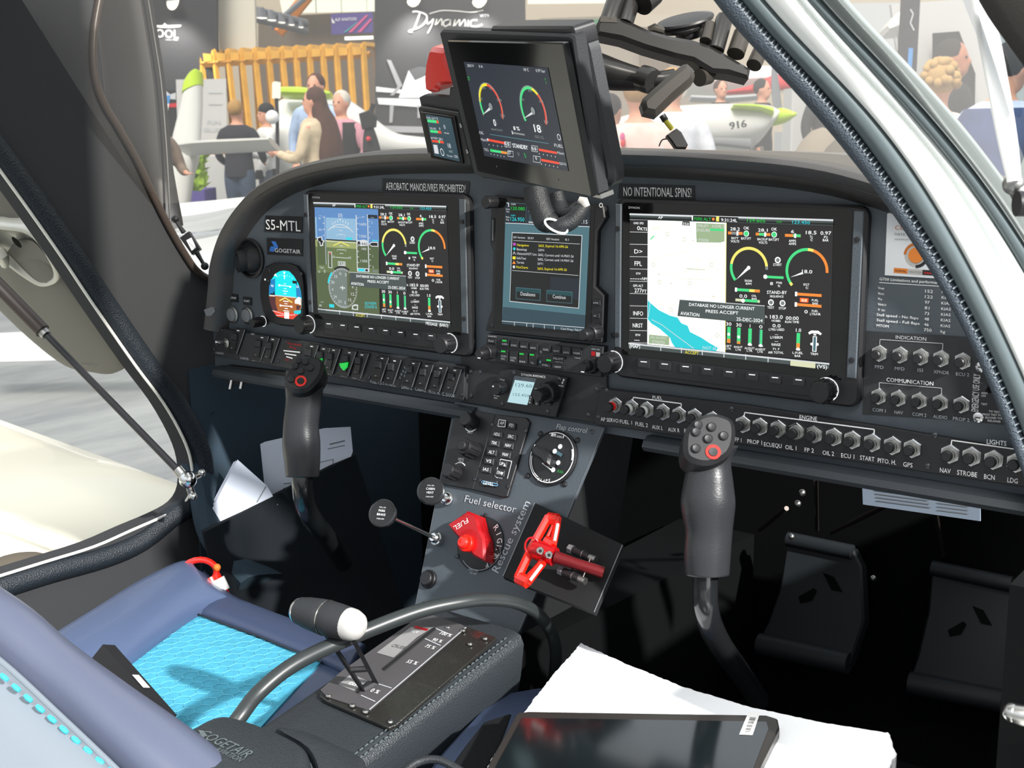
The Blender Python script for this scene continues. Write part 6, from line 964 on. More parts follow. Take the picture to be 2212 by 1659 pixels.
t = T('document_card', 'pale printed card hanging under the right end of the panel', 'card'); f = Fr(dep(1990, 1080, 1.22), (1, 0, 0), (0, .1, 1)); q = D(t.own, f, KR); q.q([(1380, 480), (1985, 570), (1988, 726), (1386, 640)], 'cardb', 0, -.002)
for i in range(7): q.l([(1440 + i * 3, 512 + i * 18), (1700 + i * 6, 548 + i * 18)], 5, 'grey', .0006); q.l([(1770, 560 + i * 18), (1930, 580 + i * 18)], 4, 'grey', .0006)
t.done()
# ================================================================== right door frame
mat('stitchg', '#6b757a', .5); mat('edgew', '#f4f5f2', .22, coat=.4); mat('seal', '#b4bab8', .4, bump=.2, bs=300); mat('sealb', '#566164', .35, spec=.7); mat('trimg', '#a3aaa8', .15, .5, coat=.6)
e0 = [(1495, -70), (1532, 16), (1583, 58), (1657, 122), (1711, 179), (1765, 244), (1809, 293), (1852, 345), (1915, 420), (1991, 535), (2059, 627), (2114, 758), (2166, 878), (2202, 977), (2230, 1080), (2260, 1200)]
e1 = [(1560, -70), (1598, 10), (1650, 54), (1720, 118), (1780, 187), (1835, 252), (1880, 308), (1920, 370), (1973, 450), (2045, 560), (2105, 650), (2160, 780), (2200, 890), (2235, 990), (2262, 1090), (2295, 1200)]
e2 = [(1600, -70), (1645, 5), (1710, 62), (1772, 122), (1835, 184), (1889, 244), (1940, 315), (2003, 407), (2040, 470), (2100, 575), (2160, 690), (2215, 815), (2262, 930), (2300, 1030), (2330, 1120), (2360, 1200)]
e3 = [(1670, -70), (1712, 0), (1765, 55), (1813, 114), (1870, 172), (1921, 230), (1968, 275), (2011, 325), (2060, 405), (2125, 500), (2190, 620), (2250, 745), (2310, 880), (2370, 1000), (2420, 1100), (2460, 1200)]
e4 = [(1720, -70), (1767, 0), (1825, 50), (1880, 103), (1945, 175), (2003, 244), (2060, 305), (2111, 366), (2157, 434), (2220, 530), (2290, 640), (2350, 760), (2410, 890), (2470, 1010), (2520, 1110), (2560, 1200)]
e5 = [(1770, -70), (1813, 0), (1870, 45), (1921, 95), (1992, 170), (2057, 244), (2100, 290), (2138, 339), (2212, 450), (2280, 540), (2350, 650), (2420, 770), (2480, 890), (2540, 1010), (2590, 1110), (2630, 1200)]
for e_ in (e0, e1, e2, e3, e4, e5): e_[:] = smooth(e_, 4)
def tf(i, dd=0): return .87 + .135 * min(1, i / 13) + dd
def fr_band(name, A, B, m, dA, dB, th, flat=.8, stitch=False):
    t = struct(name); t.own.band([dep(x, y, tf(i, dA)) for i, (x, y) in enumerate(A)], [dep(x, y, tf(i, dB)) for i, (x, y) in enumerate(B)], m, th, flat, 18); t.own.hard = 180; t.done()
fr_band('trim_5', e0, e1, 'leather', .0, -.005, .022); fr_band('trim_6', e1, e2, 'sealb', -.005, -.012, .018)
fr_band('trim_7', e2, e3, 'edgew', -.012, -.02, .012, .5); fr_band('trim_8', [(x - 4, y) for x, y in e3], [(x * .45 + X * .55, y * .45 + Y * .55) for (x, y), (X, Y) in zip(e3, e4)], 'seal', -.016, -.018, .012); fr_band('trim_9', [(x * .45 + X * .55, y * .45 + Y * .55) for (x, y), (X, Y) in zip(e3, e4)], e4, 'sealb', -.016, -.02, .014)
fr_band('trim_10', e4, e5, 'trimg', -.022, -.028, .008, .5)
# stitched piping on the leather roll
t = T('frame_stitching', 'grey crimped stitching running along the right door frame leather', 'stitching'); P = catmull([(a * .3 + c * .7, b * .3 + e * .7, tf(i, -.0125)) for i, ((a, b), (c, e)) in enumerate(zip(e0, e1))], 7)
for i in range(len(P) - 1): a, e = dep(*P[i]), dep(*P[i + 1]); n = (e - a).cross(FW).normalized() * .0022; m = a.lerp(e, .5); t.own.tube([m - n, m + n * .9], .0008, 'stitchg', 5)
t.done()
# roof over the cabin (outside the picture, front edge shaped to set the shade in the cabin)
t = struct('ceiling_1'); A = [(-.3, -.17, .5), (0, -.2, .6), (.33, -.24, .64), (.66, -.3, .62), (.88, -.34, .55)]; t.own.loft([[V(p) + V((0, dy, dz)) for p in catmull(A, 3)] for dy, dz in ((0, 0), (-.3, .04), (-.8, .02), (-.82, .0), (-.3, .02), (0, -.02))], 'white', cap=False, close=False); t.done()
# windshield
t = struct('window_1'); G = []
for j in range(9):
    s_ = j / 8; G.append([V((.33 + (x - .33) * (1 - .12 * s_), .4 - .72 * s_ - .5 * (abs(x - .33) / .6) ** 2.4 * (1 - s_), .13 + .47 * s_ - .16 * (abs(x - .33) / .6) ** 3 * s_)) for x in [-.25 + 1.1 * i / 16 for i in range(17)]])
t.own.loft(G, 'glass', cap=False, close=False); t.done()
# ================================================================== the hall
GZ = -1.05
m_ = bpy.data.materials.new('hall_carpet'); m_.use_nodes = True; MATS['hfloor'] = m_; nt = m_.node_tree; b = nt.nodes['Principled BSDF']; b.inputs['Roughness'].default_value = .8
tcn = nt.nodes.new('ShaderNodeTexCoord'); no = nt.nodes.new('ShaderNodeTexNoise'); no.inputs['Scale'].default_value = 2.2; no.inputs['Detail'].default_value = 8; no.inputs['Roughness'].default_value = .7; rp = nt.nodes.new('ShaderNodeValToRGB')
mp = nt.nodes.new('ShaderNodeMapping'); mp.inputs['Scale'].default_value = (1, .25, 1); mp.inputs['Rotation'].default_value = (0, 0, .5); nt.links.new(tcn.outputs['Object'], mp.inputs[0]); nt.links.new(mp.outputs[0], no.inputs['Vector'])
nt.links.new(no.outputs['Fac'], rp.inputs[0]); nt.links.new(rp.outputs[0], b.inputs['Base Color']); rp.color_ramp.elements[0].position = .3; rp.color_ramp.elements[0].color = lin('#66686a') + [1]; rp.color_ramp.elements[1].position = .72; rp.color_ramp.elements[1].color = lin('#969792') + [1]
t = struct('floor'); t.own.box(hz(GZ), -30, 16, -8, 34, -.05, 0, 'hfloor'); t.done()
mat('creamw', '#c9c5b4', .4, coat=.2); mat('booth', '#2e2e31', .8); mat('boothw', '#cfccc0', .8); mat('beige', '#9c9387', .9); mat('beige2', '#b8ad9c', .9); mat('brownp', '#7d7063', .9); mat('violet', '#54488c', .7); mat('pinkl', '#d0588c', .6); mat('tealp', '#3f9aa0', .6); mat('wood', '#d9a33c', .6, var=.12, vs=6); mat('wood2', '#c08a34', .6)
mat('lime', '#b6d614', .3, coat=.5); mat('limed', '#8fb030', .8, var=.3, vs=9); mat('photo', '#8b8c90', .7); mat('photol', '#c9cbd0', .7); mat('photod', '#4c4c50', .7); mat('win', '#f4f7e4', .5, emi=1.15); mat('lampw', '#fffdf0', .5, emi=2.2); mat('steelb', '#6c7076', .6); mat('orangeb', '#c7792b', .7); mat('redp', '#c6252c', .5); mat('exitg', '#2f9a58', .6, emi=.7); mat('grey2', '#b9bcc0', .7); mat('bluep', '#4a8fd0', .6)
mat('lit_fabric', '#c4c4c3', .8); mat('paintd', '#d3d3cf', .3); mat('brownwall', '#6b6055', .9)  # boards and blocks share one even pale tone
def slab(name, pts, tt, m, th=.06, label=None, cat=None, st=True, group=None):
    f = facing(tt, 1106, 400); t = struct(name) if st else T(name, label, cat, group); q = D(t.own, f, ID); q.q(pts, m, 0, -th); return t, f
# back walls
t, f = slab('wall_back', [(-1200, -900), (3600, -900), (3600, 700), (-1200, 700)], 26, 'beige2', .1); t.done()
t = struct('wall_upper_back'[:0] or 'wall_front_2'); f = facing(25, 1106, 400); q = D(t.own, f, ID); q.q([(560, 38), (820, 25), (820, 500), (560, 500)], 'brownwall', .1, 0); q.q([(1137, 50), (1560, 40), (1560, 500), (1137, 500)], 'beige', .1, 0); q.q([(1165, 42), (1500, 30), (1500, 60), (1165, 62)], 'beige2', .2, .1); q.q([(1380, 60), (1440, 60), (1440, 330), (1380, 330)], 'brownp', .2, .1); t.done()
t = struct('window_2'); f = facing(24.5, 1106, 400); q = D(t.own, f, ID); q.q([(590, -70), (820, -80), (815, 24), (610, 28)], 'win', 0, -.05); q.q([(1140, -30), (1330, -40), (1330, 6), (1140, 8)], 'win', 0, -.05)
for x in (680, 735, 790): q.r(x, -70, x + 3, 28, 'steelb', .05, 0)
q.r(600, -10, 820, -7, 'steelb', .05, 0); t.done()
t = T('exit_sign', 'small green exit sign on the far beige wall', 'sign'); f = facing(24, 1106, 400); q = D(t.own, f, ID); q.r(1278, 42, 1296, 54, 'exitg', 0, -.05); q.t('>', 1290, 51, 1294, 51, 5, 'white', .01); t.done()
t = T('roof_beam', 'orange wooden roof beam with steel strut above the pergola', 'beam'); t.own.tube([dep(600, 70, 22), dep(665, -10, 22), dep(720, -80, 22)], .12, 'orangeb', 6); t.own.tube([dep(585, 60, 21.5), dep(700, -40, 21.5)], .05, 'steelb', 6); t.done()
t = T('lighting_truss', 'grey overhead truss carrying a row of bright spot lamps', 'truss'); b = t.part('truss')
for dy in (0, 16): b.tube([dep(548, 22 + dy, 17), dep(660, 50 + dy, 19)], .06, 'steelb', 8)
for i in range(9): a = i / 8; b.tube([dep(548 + 112 * a, 22 + 28 * a, 17 + 2 * a), dep(548 + 112 * min(1, a + .06), 40 + 28 * a, 17 + 2 * a)], .03, 'steelb', 6)
for i in range(5): s = t.part('spot_lamp'); c = dep(562 + i * 20, 16 + i * 5.5, 17 + i * .4); s.tube([c, c + V((0, 0, -.14))], [.05, .1], 'steelb', 10); s.prism(Fr(c + V((0, 0, -.142)), (1, 0, 0), (0, 1, 0)), circ(0, 0, .09, 12), -.004, 0, 'lampw')
t.done()
for lab, x, y, tt in (('spot lamp lighting the left dark booth wall', 372, 2, 15.4), ('spot lamp over the left half of the cursive logo wall', 893, -6, 14.5), ('spot lamp over the right half of the cursive logo wall', 1035, -4, 14.5)):
    t = T('spot_lamp', lab, 'lamp', 'booth spot lamps'); c = dep(x, y, tt); t.own.tube([c + V((0, 0, .12)), c], [.05, .11], 'black', 12); t.own.prism(Fr(c, (1, 0, 0), (0, -.2, -1)), circ(0, 0, .11, 14), 0, .02, 'lampw'); t.done()
    ld = bpy.data.lights.new('booth_spot', 'SPOT'); ld.energy = 110; ld.spot_size = 1.5; ld.spot_blend = .6; ld.shadow_soft_size = .1; lo = bpy.data.objects.new('booth_spot', ld); C.objects.link(lo); lo.location = c - FW * .25 + V((0, 0, -.1)); lo.rotation_euler = V((FW.x * .35, FW.y * .35, -1)).to_track_quat('-Z', 'Y').to_euler()
# booths
t, f = slab('booth_wall', [(180, -200), (465, -200), (474, 500), (180, 500)], 16, 'booth', .1, 'dark exhibition booth wall with white lettering POOL', 'booth wall', False); q = D(t.part('lettering'), f, ID, w=.01)
q.t('POOL', 326, 80, 386, 83, 19, 'white'); q.q([(324, 54), (352, 55), (356, 50), (362, 55), (392, 54), (390, 58), (372, 60), (350, 60), (326, 58)], 'white'); q.t('since 1989', 358, 87, 385, 88, 4, 'inkd'); t.done()
t, f = slab('side_panel_wall', [(465, -200), (545, -190), (553, 120), (474, 108)], 16.3, 'boothw', .1, 'pale grey tall panel beside the dark booth wall', 'panel', False); t.done()
t, f = slab('logo_booth_wall', [(808, -200), (1132, -200), (1142, 500), (812, 500)], 15, 'booth', .1, 'dark booth wall with a white cursive aircraft logo and printed aircraft photo', 'booth wall', False); f2 = f
q = D(t.part('cursive_logo'), f, K2, w=.012)
def cur(pts, wd=14, k=5, **_): q.l([tuple(p) for p in catmull(pts, k)], wd * .66, 'white')
cur([(410, 95), (450, 92), (520, 120), (515, 170), (470, 215), (400, 240), (380, 252), (410, 255)], 16); cur([(470, 100), (450, 160), (420, 240)], 16); cur([(525, 150), (530, 190), (560, 170), (575, 150)]); cur([(580, 150), (560, 210), (530, 265)], 12)
cur([(590, 200), (605, 150), (600, 195), (640, 150), (645, 205)], 13); cur([(700, 155), (660, 170), (665, 210), (705, 190), (712, 155), (710, 205)], 13); cur([(735, 210), (750, 155), (745, 205), (785, 155), (785, 205), (825, 155), (830, 208)], 13); cur([(855, 160), (850, 208)], 13); cur([(925, 160), (880, 165), (875, 205), (920, 212), (965, 195)], 14); cur([(545, 110), (640, 85), (760, 88), (880, 98), (975, 82)], 10); q.t('WT9', 945, 138, 1018, 138, 26, 'inkd')
p = t.part('aircraft_photo', 'printed photo of a pale low wing aircraft'); q = D(p, f, K2, w=.01)
q.q([(120, 690), (540, 740), (560, 760), (120, 730)], 'photol', .011); q.q([(130, 780), (560, 790), (700, 830), (560, 860), (140, 830)], 'photol', .012); q.q([(205, 475), (240, 480), (330, 680), (260, 760), (230, 760), (290, 690)], 'photo', .013); q.q([(355, 630), (380, 560), (430, 640), (520, 600), (560, 590), (560, 780), (300, 780)], 'photol', .014); q.q([(385, 560), (460, 530), (540, 540), (500, 610), (430, 640)], 'photod', .015); q.q([(230, 840), (262, 840), (250, 975), (225, 978)], 'photo', .013); q.q([(450, 840), (490, 845), (470, 940), (450, 940)], 'photo', .013); q.q([(120, 1000), (560, 1010), (560, 1060), (120, 1050)], 'photo', .011)
t.done()
t, f = slab('hanging_banner', [(714, 30), (805, 26), (806, 70), (716, 75)], 18, 'violet', .02, 'purple hanging banner with pink stripes under the roof windows', 'banner', False); q = D(t.part('print'), f, ID, w=.01); q.t('AUF ALLUTION' if 0 else 'ALP AVIATION', 724, 46, 770, 44, 7, 'white'); q.q([(752, 70), (790, 33), (796, 33), (760, 70)], 'pinkl'); q.q([(772, 70), (800, 40), (804, 42), (780, 70)], 'pinkl'); q.q([(742, 70), (770, 48), (773, 48), (748, 70)], 'tealp'); q.q([(716, 38), (724, 50), (718, 50)], 'white'); t.done()
t = T('tube_lamp', 'white tube lamp under the purple banner', 'lamp'); t.own.tube([dep(745, 83, 19), dep(806, 81, 19)], .025, 'lampw', 8); t.done()
# pergola
t = T('pergola', 'yellow wooden pergola with a row of thirteen slanting frames', 'pergola')
xs = [430 + i * 29.3 for i in range(13)]
for i, x in enumerate(xs):
    y0 = 112 - i * 1.35; p = t.part('frame'); tt = 15.7 - i * .06; A = dep(x + 3, y0 + 1, tt); B = dep(x + 12 + (12 - i) * 1.0, 290 - i * 4, tt); dn = V((B.x, B.y, GZ))
    p.tube([A, B, B + (B - A) * 1.1], .038, 'wood', 4); e = dep(x + 28, y0 + 4, tt + .5); p.tube([A, e], .04, 'wood', 4); e2 = dep(x + 30, y0 + 26, tt + .5); p.tube([e, e2, e2 + V((.05, 0, -2.2))], .024, 'wood2', 4)
b = t.part('top_board'); 
for i in range(12): x = xs[i]; y0 = 112 - i * 1.35; f = facing(15.6 - i * .06, x, y0); q = D(b, f, ID); q.q([(x + 8, y0 + 3), (x + 28, y0 + 5), (x + 28, y0 + 20), (x + 10, y0 + 22)], 'wood', 0, -.04)
b.tube([dep(436, 139, 15.7), dep(800, 118, 15.0)], .045, 'wood2', 4); t.done()
# people -----------------------------------------------------------
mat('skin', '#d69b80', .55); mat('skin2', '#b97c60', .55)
for n, c in (('h_blond', '#a9824a'), ('h_brown', '#4a2c20'), ('h_dark', '#241c1a'), ('h_grey', '#c9c2b8'), ('h_curl', '#b3925c'), ('c_navy', '#26262e'), ('c_jean', '#3b4a5e'), ('c_jean2', '#56606c'), ('c_white', '#d8d8d6'), ('c_beige', '#cbb99c'), ('c_pink', '#c88f9c'), ('c_blue', '#a9bedd'), ('c_black', '#1e1e20'), ('c_flor', '#dcc0b8'), ('c_wht', '#d6d9e2'), ('c_brown', '#7a6a5c'), ('c_vest', '#3a4a74'), ('c_lil', '#c6cbe2'), ('c_cream', '#f1e3d2'), ('c_grey', '#6a6763')): mat(n, c, .85, var=.15, vs=14)
def person(label, hx, hy, tt, yaw, top, leg, hair, hl=0, skin='skin', arms=None, lean=0, vest=None, cap=None, extra=None, H=None, group=None, vox=.016):
    """hx, hy: top of the head in the photograph; yaw: facing, degrees from straight at the camera, positive to the photo's right"""
    t = T('person', label, 'person', group); c0 = dep(hx, hy, tt); Hh = (c0.z - GZ) if H is None else H; k = Hh / 1.72
    base = V((c0.x, c0.y, c0.z - Hh)); bk = V((-FW.x, -FW.y, 0)).normalized(); a = math.radians(yaw); f = Matrix.Rotation(a, 3, 'Z') @ bk; r = V((0, 0, 1)).cross(f) * -1; r = f.cross(V((0, 0, 1)))
    def W(x, y, z): z_ = z; ly = lean * max(0, z - .95); return base + r * x * k + f * (y + ly) * k + V((0, 0, z_ * k))
    body = t.part('body'); body.hard = 180
    body.ell(W(0, .0, 1.61), (r * .075 * k, f * .092 * k, V((0, 0, .115 * k))), skin, 18, 12); body.ell(W(0, .03, 1.55), (r * .055 * k, f * .07 * k, V((0, 0, .07 * k))), skin, 14, 9); body.ell(W(0, .1, 1.59), (r * .014 * k, f * .022 * k, V((0, 0, .024 * k))), skin, 8, 6)
    for s_ in (-1, 1): body.ell(W(s_ * .078, -.005, 1.6), (r * .012 * k, f * .02 * k, V((0, 0, .032 * k))), skin, 8, 6)
    body.tube([W(0, -.01, 1.42), W(0, 0, 1.53)], .055 * k, skin, 12)
    def torso(m, g, z0=.9):
        rings = []
        for z, w_, d_ in ((z0, .165, .12), (1.0, .16, .115), (1.1, .145, .105), (1.22, .165, .115), (1.34, .19, .12), (1.41, .175, .1), (1.455, .09, .07)):
            if z < z0: continue
            rings.append([W((w_ + g) * math.cos(q), (d_ + g) * math.sin(q), z) for q in [2 * PI * i / 20 for i in range(20)]])
        m[0].loft(rings, m[1])
    torso((body, skin), 0); arms = arms or [((.03, -.02, 1.14), (.0, .05, .9)), ((.03, -.02, 1.14), (.0, .05, .9))]
    tp = t.part('top', None); tp.hard = 180; torso((tp, top), .014, .86)
    for s_, (el, ha) in zip((-1, 1), arms):
        sh = W(s_ * .175, 0, 1.39); e = W(s_ * (.22 + el[0]), el[1], el[2]); h = W(s_ * (.22 + ha[0]), ha[1], ha[2]); body.stube([sh, e, h], [.046 * k, .036 * k, .026 * k], skin, 12, 4); tp.stube([W(s_ * .15, 0, 1.4), sh.lerp(e, .3), e, e.lerp(h, .85)], [.05 * k, .06 * k, .048 * k, .038 * k], top, 12, 4)
        d_ = (h - e).normalized(); sd_ = d_.cross(f).normalized() if abs(d_.dot(f)) < .9 else r; pl = h + d_ * .05 * k; body.ell(pl, (sd_ * .038 * k, d_ * .05 * k, sd_.cross(d_) * .016 * k), skin, 12, 8)
        for i in range(4): o = pl + d_ * .035 * k + sd_ * (-.027 + .018 * i) * k; L = (.055, .066, .062, .048)[i] * k; body.tube([o, o + d_ * L * .5 + sd_.cross(d_) * .006 * k, o + d_ * L * .9 + sd_.cross(d_) * .02 * k], [.0088 * k, .008 * k, .0065 * k], skin, 6)
        o = pl - d_ * .02 * k - sd_ * .03 * k; body.tube([o, o + d_ * .03 * k - sd_ * .028 * k, o + d_ * .058 * k - sd_ * .032 * k], [.011 * k, .01 * k, .008 * k], skin, 6)
    for s_ in (-1, 1): body.stube([W(s_ * .09, 0, .92), W(s_ * .095, .01, .5), W(s_ * .1, -.01, .1)], [.085 * k, .055 * k, .038 * k], skin, 12, 4)
    tr_ = t.part('trousers'); tr_.hard = 180
    for s_ in (-1, 1): tr_.stube([W(s_ * .08, 0, .96), W(s_ * .088, 0, .8), W(s_ * .095, .012, .5), W(s_ * .1, -.005, .09)], [.1 * k, .098 * k, .07 * k, .056 * k], leg, 14, 4); 
    tr_.ell(W(0, 0, .93), (r * .172 * k, f * .125 * k, V((0, 0, .1 * k))), leg, 18, 10)
    for s_ in (-1, 1): sh_ = t.part('shoe'); sh_.ell(W(s_ * .1, .05, .045), (r * .045 * k, f * .13 * k, V((0, 0, .045 * k))), 'c_black', 14, 8)
    fa = t.part('eyes', 'dark eyes')
    for s_ in (-1, 1): fa.sph(W(s_ * .03, .084, 1.615), .0085 * k, 'h_dark', 8, 6)
    fa.ell(W(0, .087, 1.535), (r * .022 * k, f * .006 * k, V((0, 0, .006 * k))), 'redm' if 0 else 'skin2', 8, 5)
    if hair:
        h = t.part('hair'); h.hard = 180; h.ell(W(0, -.022, 1.635), (r * .086 * k, f * .095 * k, V((0, 0, .1 * k))), hair, 18, 12)
        if hl: h.stube([W(0, -.04, 1.66), W(0, -.06, 1.52), W(0, -.1, 1.38), W(0, -.12, 1.35 - hl * .5), W(.0, -.12, 1.35 - hl)], [.07 * k, .085 * k, .115 * k, .14 * k, .1 * k], hair, 18, 5, flat=1)
        if hair == 'h_curl':
            random.seed(5)
            for i in range(46): u_ = random.uniform(0, 2 * PI); v_ = random.uniform(-.3, 1.3); h.sph(W(.09 * math.cos(u_) * math.cos(v_), -.03 + .095 * math.sin(u_) * math.cos(v_), 1.625 + .1 * math.sin(v_)), .026 * k, hair, 8, 6)
    if cap: c = t.part('cap', 'dark cap'); c.ell(W(0, -.01, 1.66), (r * .085 * k, f * .1 * k, V((0, 0, .085 * k))), cap, 18, 10)
    if vest:
        v = t.part('vest'); v.hard = 180; rings = []
        for z, w_, d_ in ((.88, .18, .135), (1.0, .178, .132), (1.1, .165, .122), (1.22, .182, .132), (1.34, .2, .135), (1.42, .17, .11)): rings.append([W((w_ + .012) * math.cos(q), (d_ + .012) * math.sin(q), z) for q in [PI / 2 + .45 + (2 * PI - .9) * i / 22 for i in range(23)]])
        v.loft(rings, vest, cap=False, close=False)
    if extra: extra(t, W, r, f, k)
    body.remesh = vox; tp.remesh = vox; tr_.remesh = vox; t.done()
    return t
fwd = [((.02, .1, 1.12), (-.08, .34, 1.16)), ((.02, .1, 1.12), (-.1, .34, 1.16))]
def strap(t, W, r, f, k): s = t.part('waist_bag', 'black waist bag'); s.band([W(-.19, -.02, .97), W(0, .15, .95), W(.19, -.02, .97)], [W(-.19, -.02, .88), W(0, .16, .84), W(.19, -.02, .88)], 'c_black', .03, .6, 10)
person('blond person from behind in a dark jacket and blue jeans by the white table', 509, 217, 13, 165, 'c_navy', 'c_jean', 'h_blond', arms=[((.03, .0, 1.12), (-.02, .12, 1.0)), ((.05, .05, 1.12), (-.02, .22, 1.04))])
person('person in a dark cap and white pullover with a black waist bag', 573, 226, 13.6, -60, 'c_white', 'c_jean2', 'h_dark', cap='c_black', arms=fwd, extra=strap)
def phone(t, W, r, f, k): s = t.part('phone', 'dark phone in the hands'); s.ell(W(0, .46, 1.2), (r * .03 * k, f * .03 * k, V((0, 0, .05 * k))), 'c_black', 10, 8)
person('woman with very long brown hair and a beige jacket holding a dark phone', 676, 190, 10.6, -100, 'c_beige', 'c_jean2', 'h_brown', hl=.42, arms=[((.0, .1, 1.1), (-.16, .36, 1.15)), ((.0, .1, 1.1), (-.16, .36, 1.15))], extra=phone)
person('tall man in a pale blue shirt behind the long haired woman', 680, 160, 12.4, -15, 'c_blue', 'c_navy', 'h_brown', arms=[((.04, .05, 1.15), (.0, .2, 1.0)), ((.03, 0, 1.12), (0, .05, .9))])
def bp_(t, W, r, f, k): s = t.part('white_trim', 'white zip line'); s.tube([W(.05, .15, .9), W(.06, .15, 1.2), W(.05, .13, 1.4)], .006, 'white', 6)
person('grey haired bearded man in a pink shirt and open black vest', 735, 197, 11.6, -25, 'c_pink', 'c_navy', 'h_grey', vest='c_black', extra=bp_)
def sleeve(*a): pass
person('person in a taupe jacket cut off by the dark left window post', 318, 218, 9.2, 40, 'c_brown', 'c_navy', 'h_dark', arms=[((.03, .05, 1.15), (-.02, .24, 1.12)), ((.05, .12, 1.15), (-.02, .3, 1.2))])
def flor(t, W, r, f, k):
    random.seed(11); s = t.part('shirt_flowers', 'small pink and grey flowers')
    for i in range(70): u_ = random.uniform(0, 2 * PI); z = random.uniform(1.2, 1.39); s.ell(W(.209 * math.cos(u_), .147 * math.sin(u_), z), (r * .012, f * .012, V((0, 0, .02))), random.choice(['pinkl', 'redp', 'grey2']), 6, 5)
person('person in a pale pink flowered shirt behind the mount', 1382, 150, 5.6, 165, 'c_flor', 'c_grey', 'h_blond', extra=flor)
person('dark haired person in a dark top between the tablet and the flowered shirt', 1322, 205, 8.5, 140, 'c_navy', 'c_navy', 'h_dark')
person('person in a plain white shirt right of the flowered shirt', 1452, 150, 7.4, 175, 'c_wht', 'c_grey', 'h_blond')
person('bearded man in a black polo shirt in front of the red striped aircraft', 1558, 173, 17, 15, 'c_black', 'c_grey', 'h_brown', group=None)
person('dark haired man in a black top looking sideways near the red stripe', 1648, 172, 16, 60, 'c_black', 'c_grey', 'h_dark')
def lan(t, W, r, f, k): s = t.part('lanyard', 'red lanyard strip'); s.tube([W(.06, .16, 1.3), W(.06, .165, 1.05)], .014, 'redp', 6)
person('person in dark clothes with a red lanyard strip beside the leather door frame', 1795, 132, 12, 30, 'c_black', 'c_grey', 'h_dark', extra=lan)
def straps(t, W, r, f, k):
    s = t.part('straps', 'dark crossing back straps'); s.tube([W(-.12, -.13, 1.42), W(0, -.15, 1.25), W(.14, -.14, 1.15)], .008, 'c_black', 6); s.tube([W(.12, -.13, 1.42), W(0, -.15, 1.25), W(-.14, -.14, 1.15)], .008, 'c_black', 6); s.band([W(-.19, -.05, 1.14), W(0, -.15, 1.13), W(.19, -.05, 1.14)], [W(-.19, -.05, 1.1), W(0, -.15, 1.09), W(.19, -.05, 1.1)], 'c_black', .01)
person('curly blond person from behind in a cream top with black back straps', 2030, 133, 6, 172, 'c_cream', 'c_grey', 'h_curl', extra=straps)
person('person in lilac sleeves and a blue vest leaning at the right', 2118, 92, 5.4, 120, 'c_lil', 'c_navy', 'h_dark', vest='c_vest', lean=.35, arms=[((.05, .15, 1.18), (0, .3, 1.0)), ((.05, .15, 1.18), (0, .3, 1.0))])
person('dark haired person inside the dark opening at the upper right', 2062, 88, 8.4, 60, 'c_black', 'c_black', 'h_dark', skin='skin2')  # darker skin tone paints the dim, shaded face
# camera stand
t = T('video_camera', 'black video camera on a tripod behind the glareshield', 'camera'); b = t.part('camera_body'); f = facing(9.5, 790, 270); q = D(b, f, ID); q.q([(778, 246), (800, 238), (812, 252), (810, 275), (785, 280)], 'c_black', .1, -.1, .01); s = t.part('bag'); s.band([dep(790, 275, 9.5), dep(785, 300, 9.5), dep(784, 330, 9.5)], [dep(806, 272, 9.5), dep(816, 300, 9.5), dep(824, 330, 9.5)], 'c_black', .14)
for dx in (-18, 2, 22): l = t.part('leg'); a = dep(797, 310, 9.5); e = dep(797 + dx, 330, 9.5); l.tube([a, V((a.x + dx * .012, a.y + (dx == 2) * .3, GZ))], .015, 'c_black', 8)
l = t.part('red_lamp', 'small red lamp'); l.sph(dep(796, 300, 9.4), .02, 'redp', 8, 6); l = t.part('lens_light'); l.tube([dep(800, 245, 9.5), dep(806, 225, 9.5)], .02, 'c_black', 8); t.done()
t = T('light_stick', 'slim upright screen light with a green glow among the pergola posts', 'lamp'); t.own.tube([dep(597, 178, 12.5), dep(597, 212, 12.5)], .045, 'win', 4); t.own.tube([dep(597, 213, 12.5), dep(599, 250, 12.5), dep(600, 400, 12.5)], .02, 'c_black', 8); t.own.sph(dep(588, 253, 12.4), .07, 'white', 12, 8); t.done()
# aircraft -----------------------------------------------------------
t = T('aircraft_tail', 'white aircraft tail fin with a lime green tip at the left', 'aircraft'); b = t.part('fin', 'white fin with lime tip')
def prof(L, R, tt, m, th, fl=.8, n=14): b.band([dep(x, y, tt) for x, y in L], [dep(x, y, tt) for x, y in R], m, th, fl, n)
prof([(396, 205), (388, 240), (375, 290), (362, 350), (352, 430), (350, 520)], [(437, 185), (437, 235), (434, 290), (430, 345), (418, 390), (400, 520)], 10.5, 'paintd', .18)
b2 = b; b = t.part('lime_tip', 'lime green fin tip'); prof([(394, 203), (398, 180), (410, 162), (420, 156)], [(438, 184), (438, 166), (437, 157), (432, 154)], 10.5, 'lime', .19)
b = t.part('tailplane', 'white horizontal tailplane'); prof([(395, 320), (440, 312), (520, 308), (594, 306)], [(395, 330), (440, 326), (520, 322), (592, 318)], 10.2, 'paintd', .5, .8); t.done()
t = T('white_aircraft', 'white aircraft with a lime green stripe behind the long haired woman', 'aircraft'); b = t.part('fuselage'); prof([(575, 290), (600, 235), (620, 215), (700, 215), (760, 232), (820, 285), (900, 305)], [(590, 420), (600, 420), (640, 420), (700, 420), (760, 420), (830, 400), (905, 345)], 14.4, 'paintd', .9, .9, 20); b = t.part('green_stripe', 'lime green top stripe'); prof([(606, 190), (650, 190), (700, 197), (718, 202)], [(612, 212), (650, 214), (700, 214), (716, 211)], 13.9, 'lime', .3); q = D(t.part('lettering'), facing(13.6, 620, 240), ID); q.t('PIU', 612, 260, 622, 290, 5, 'inkd', .0)
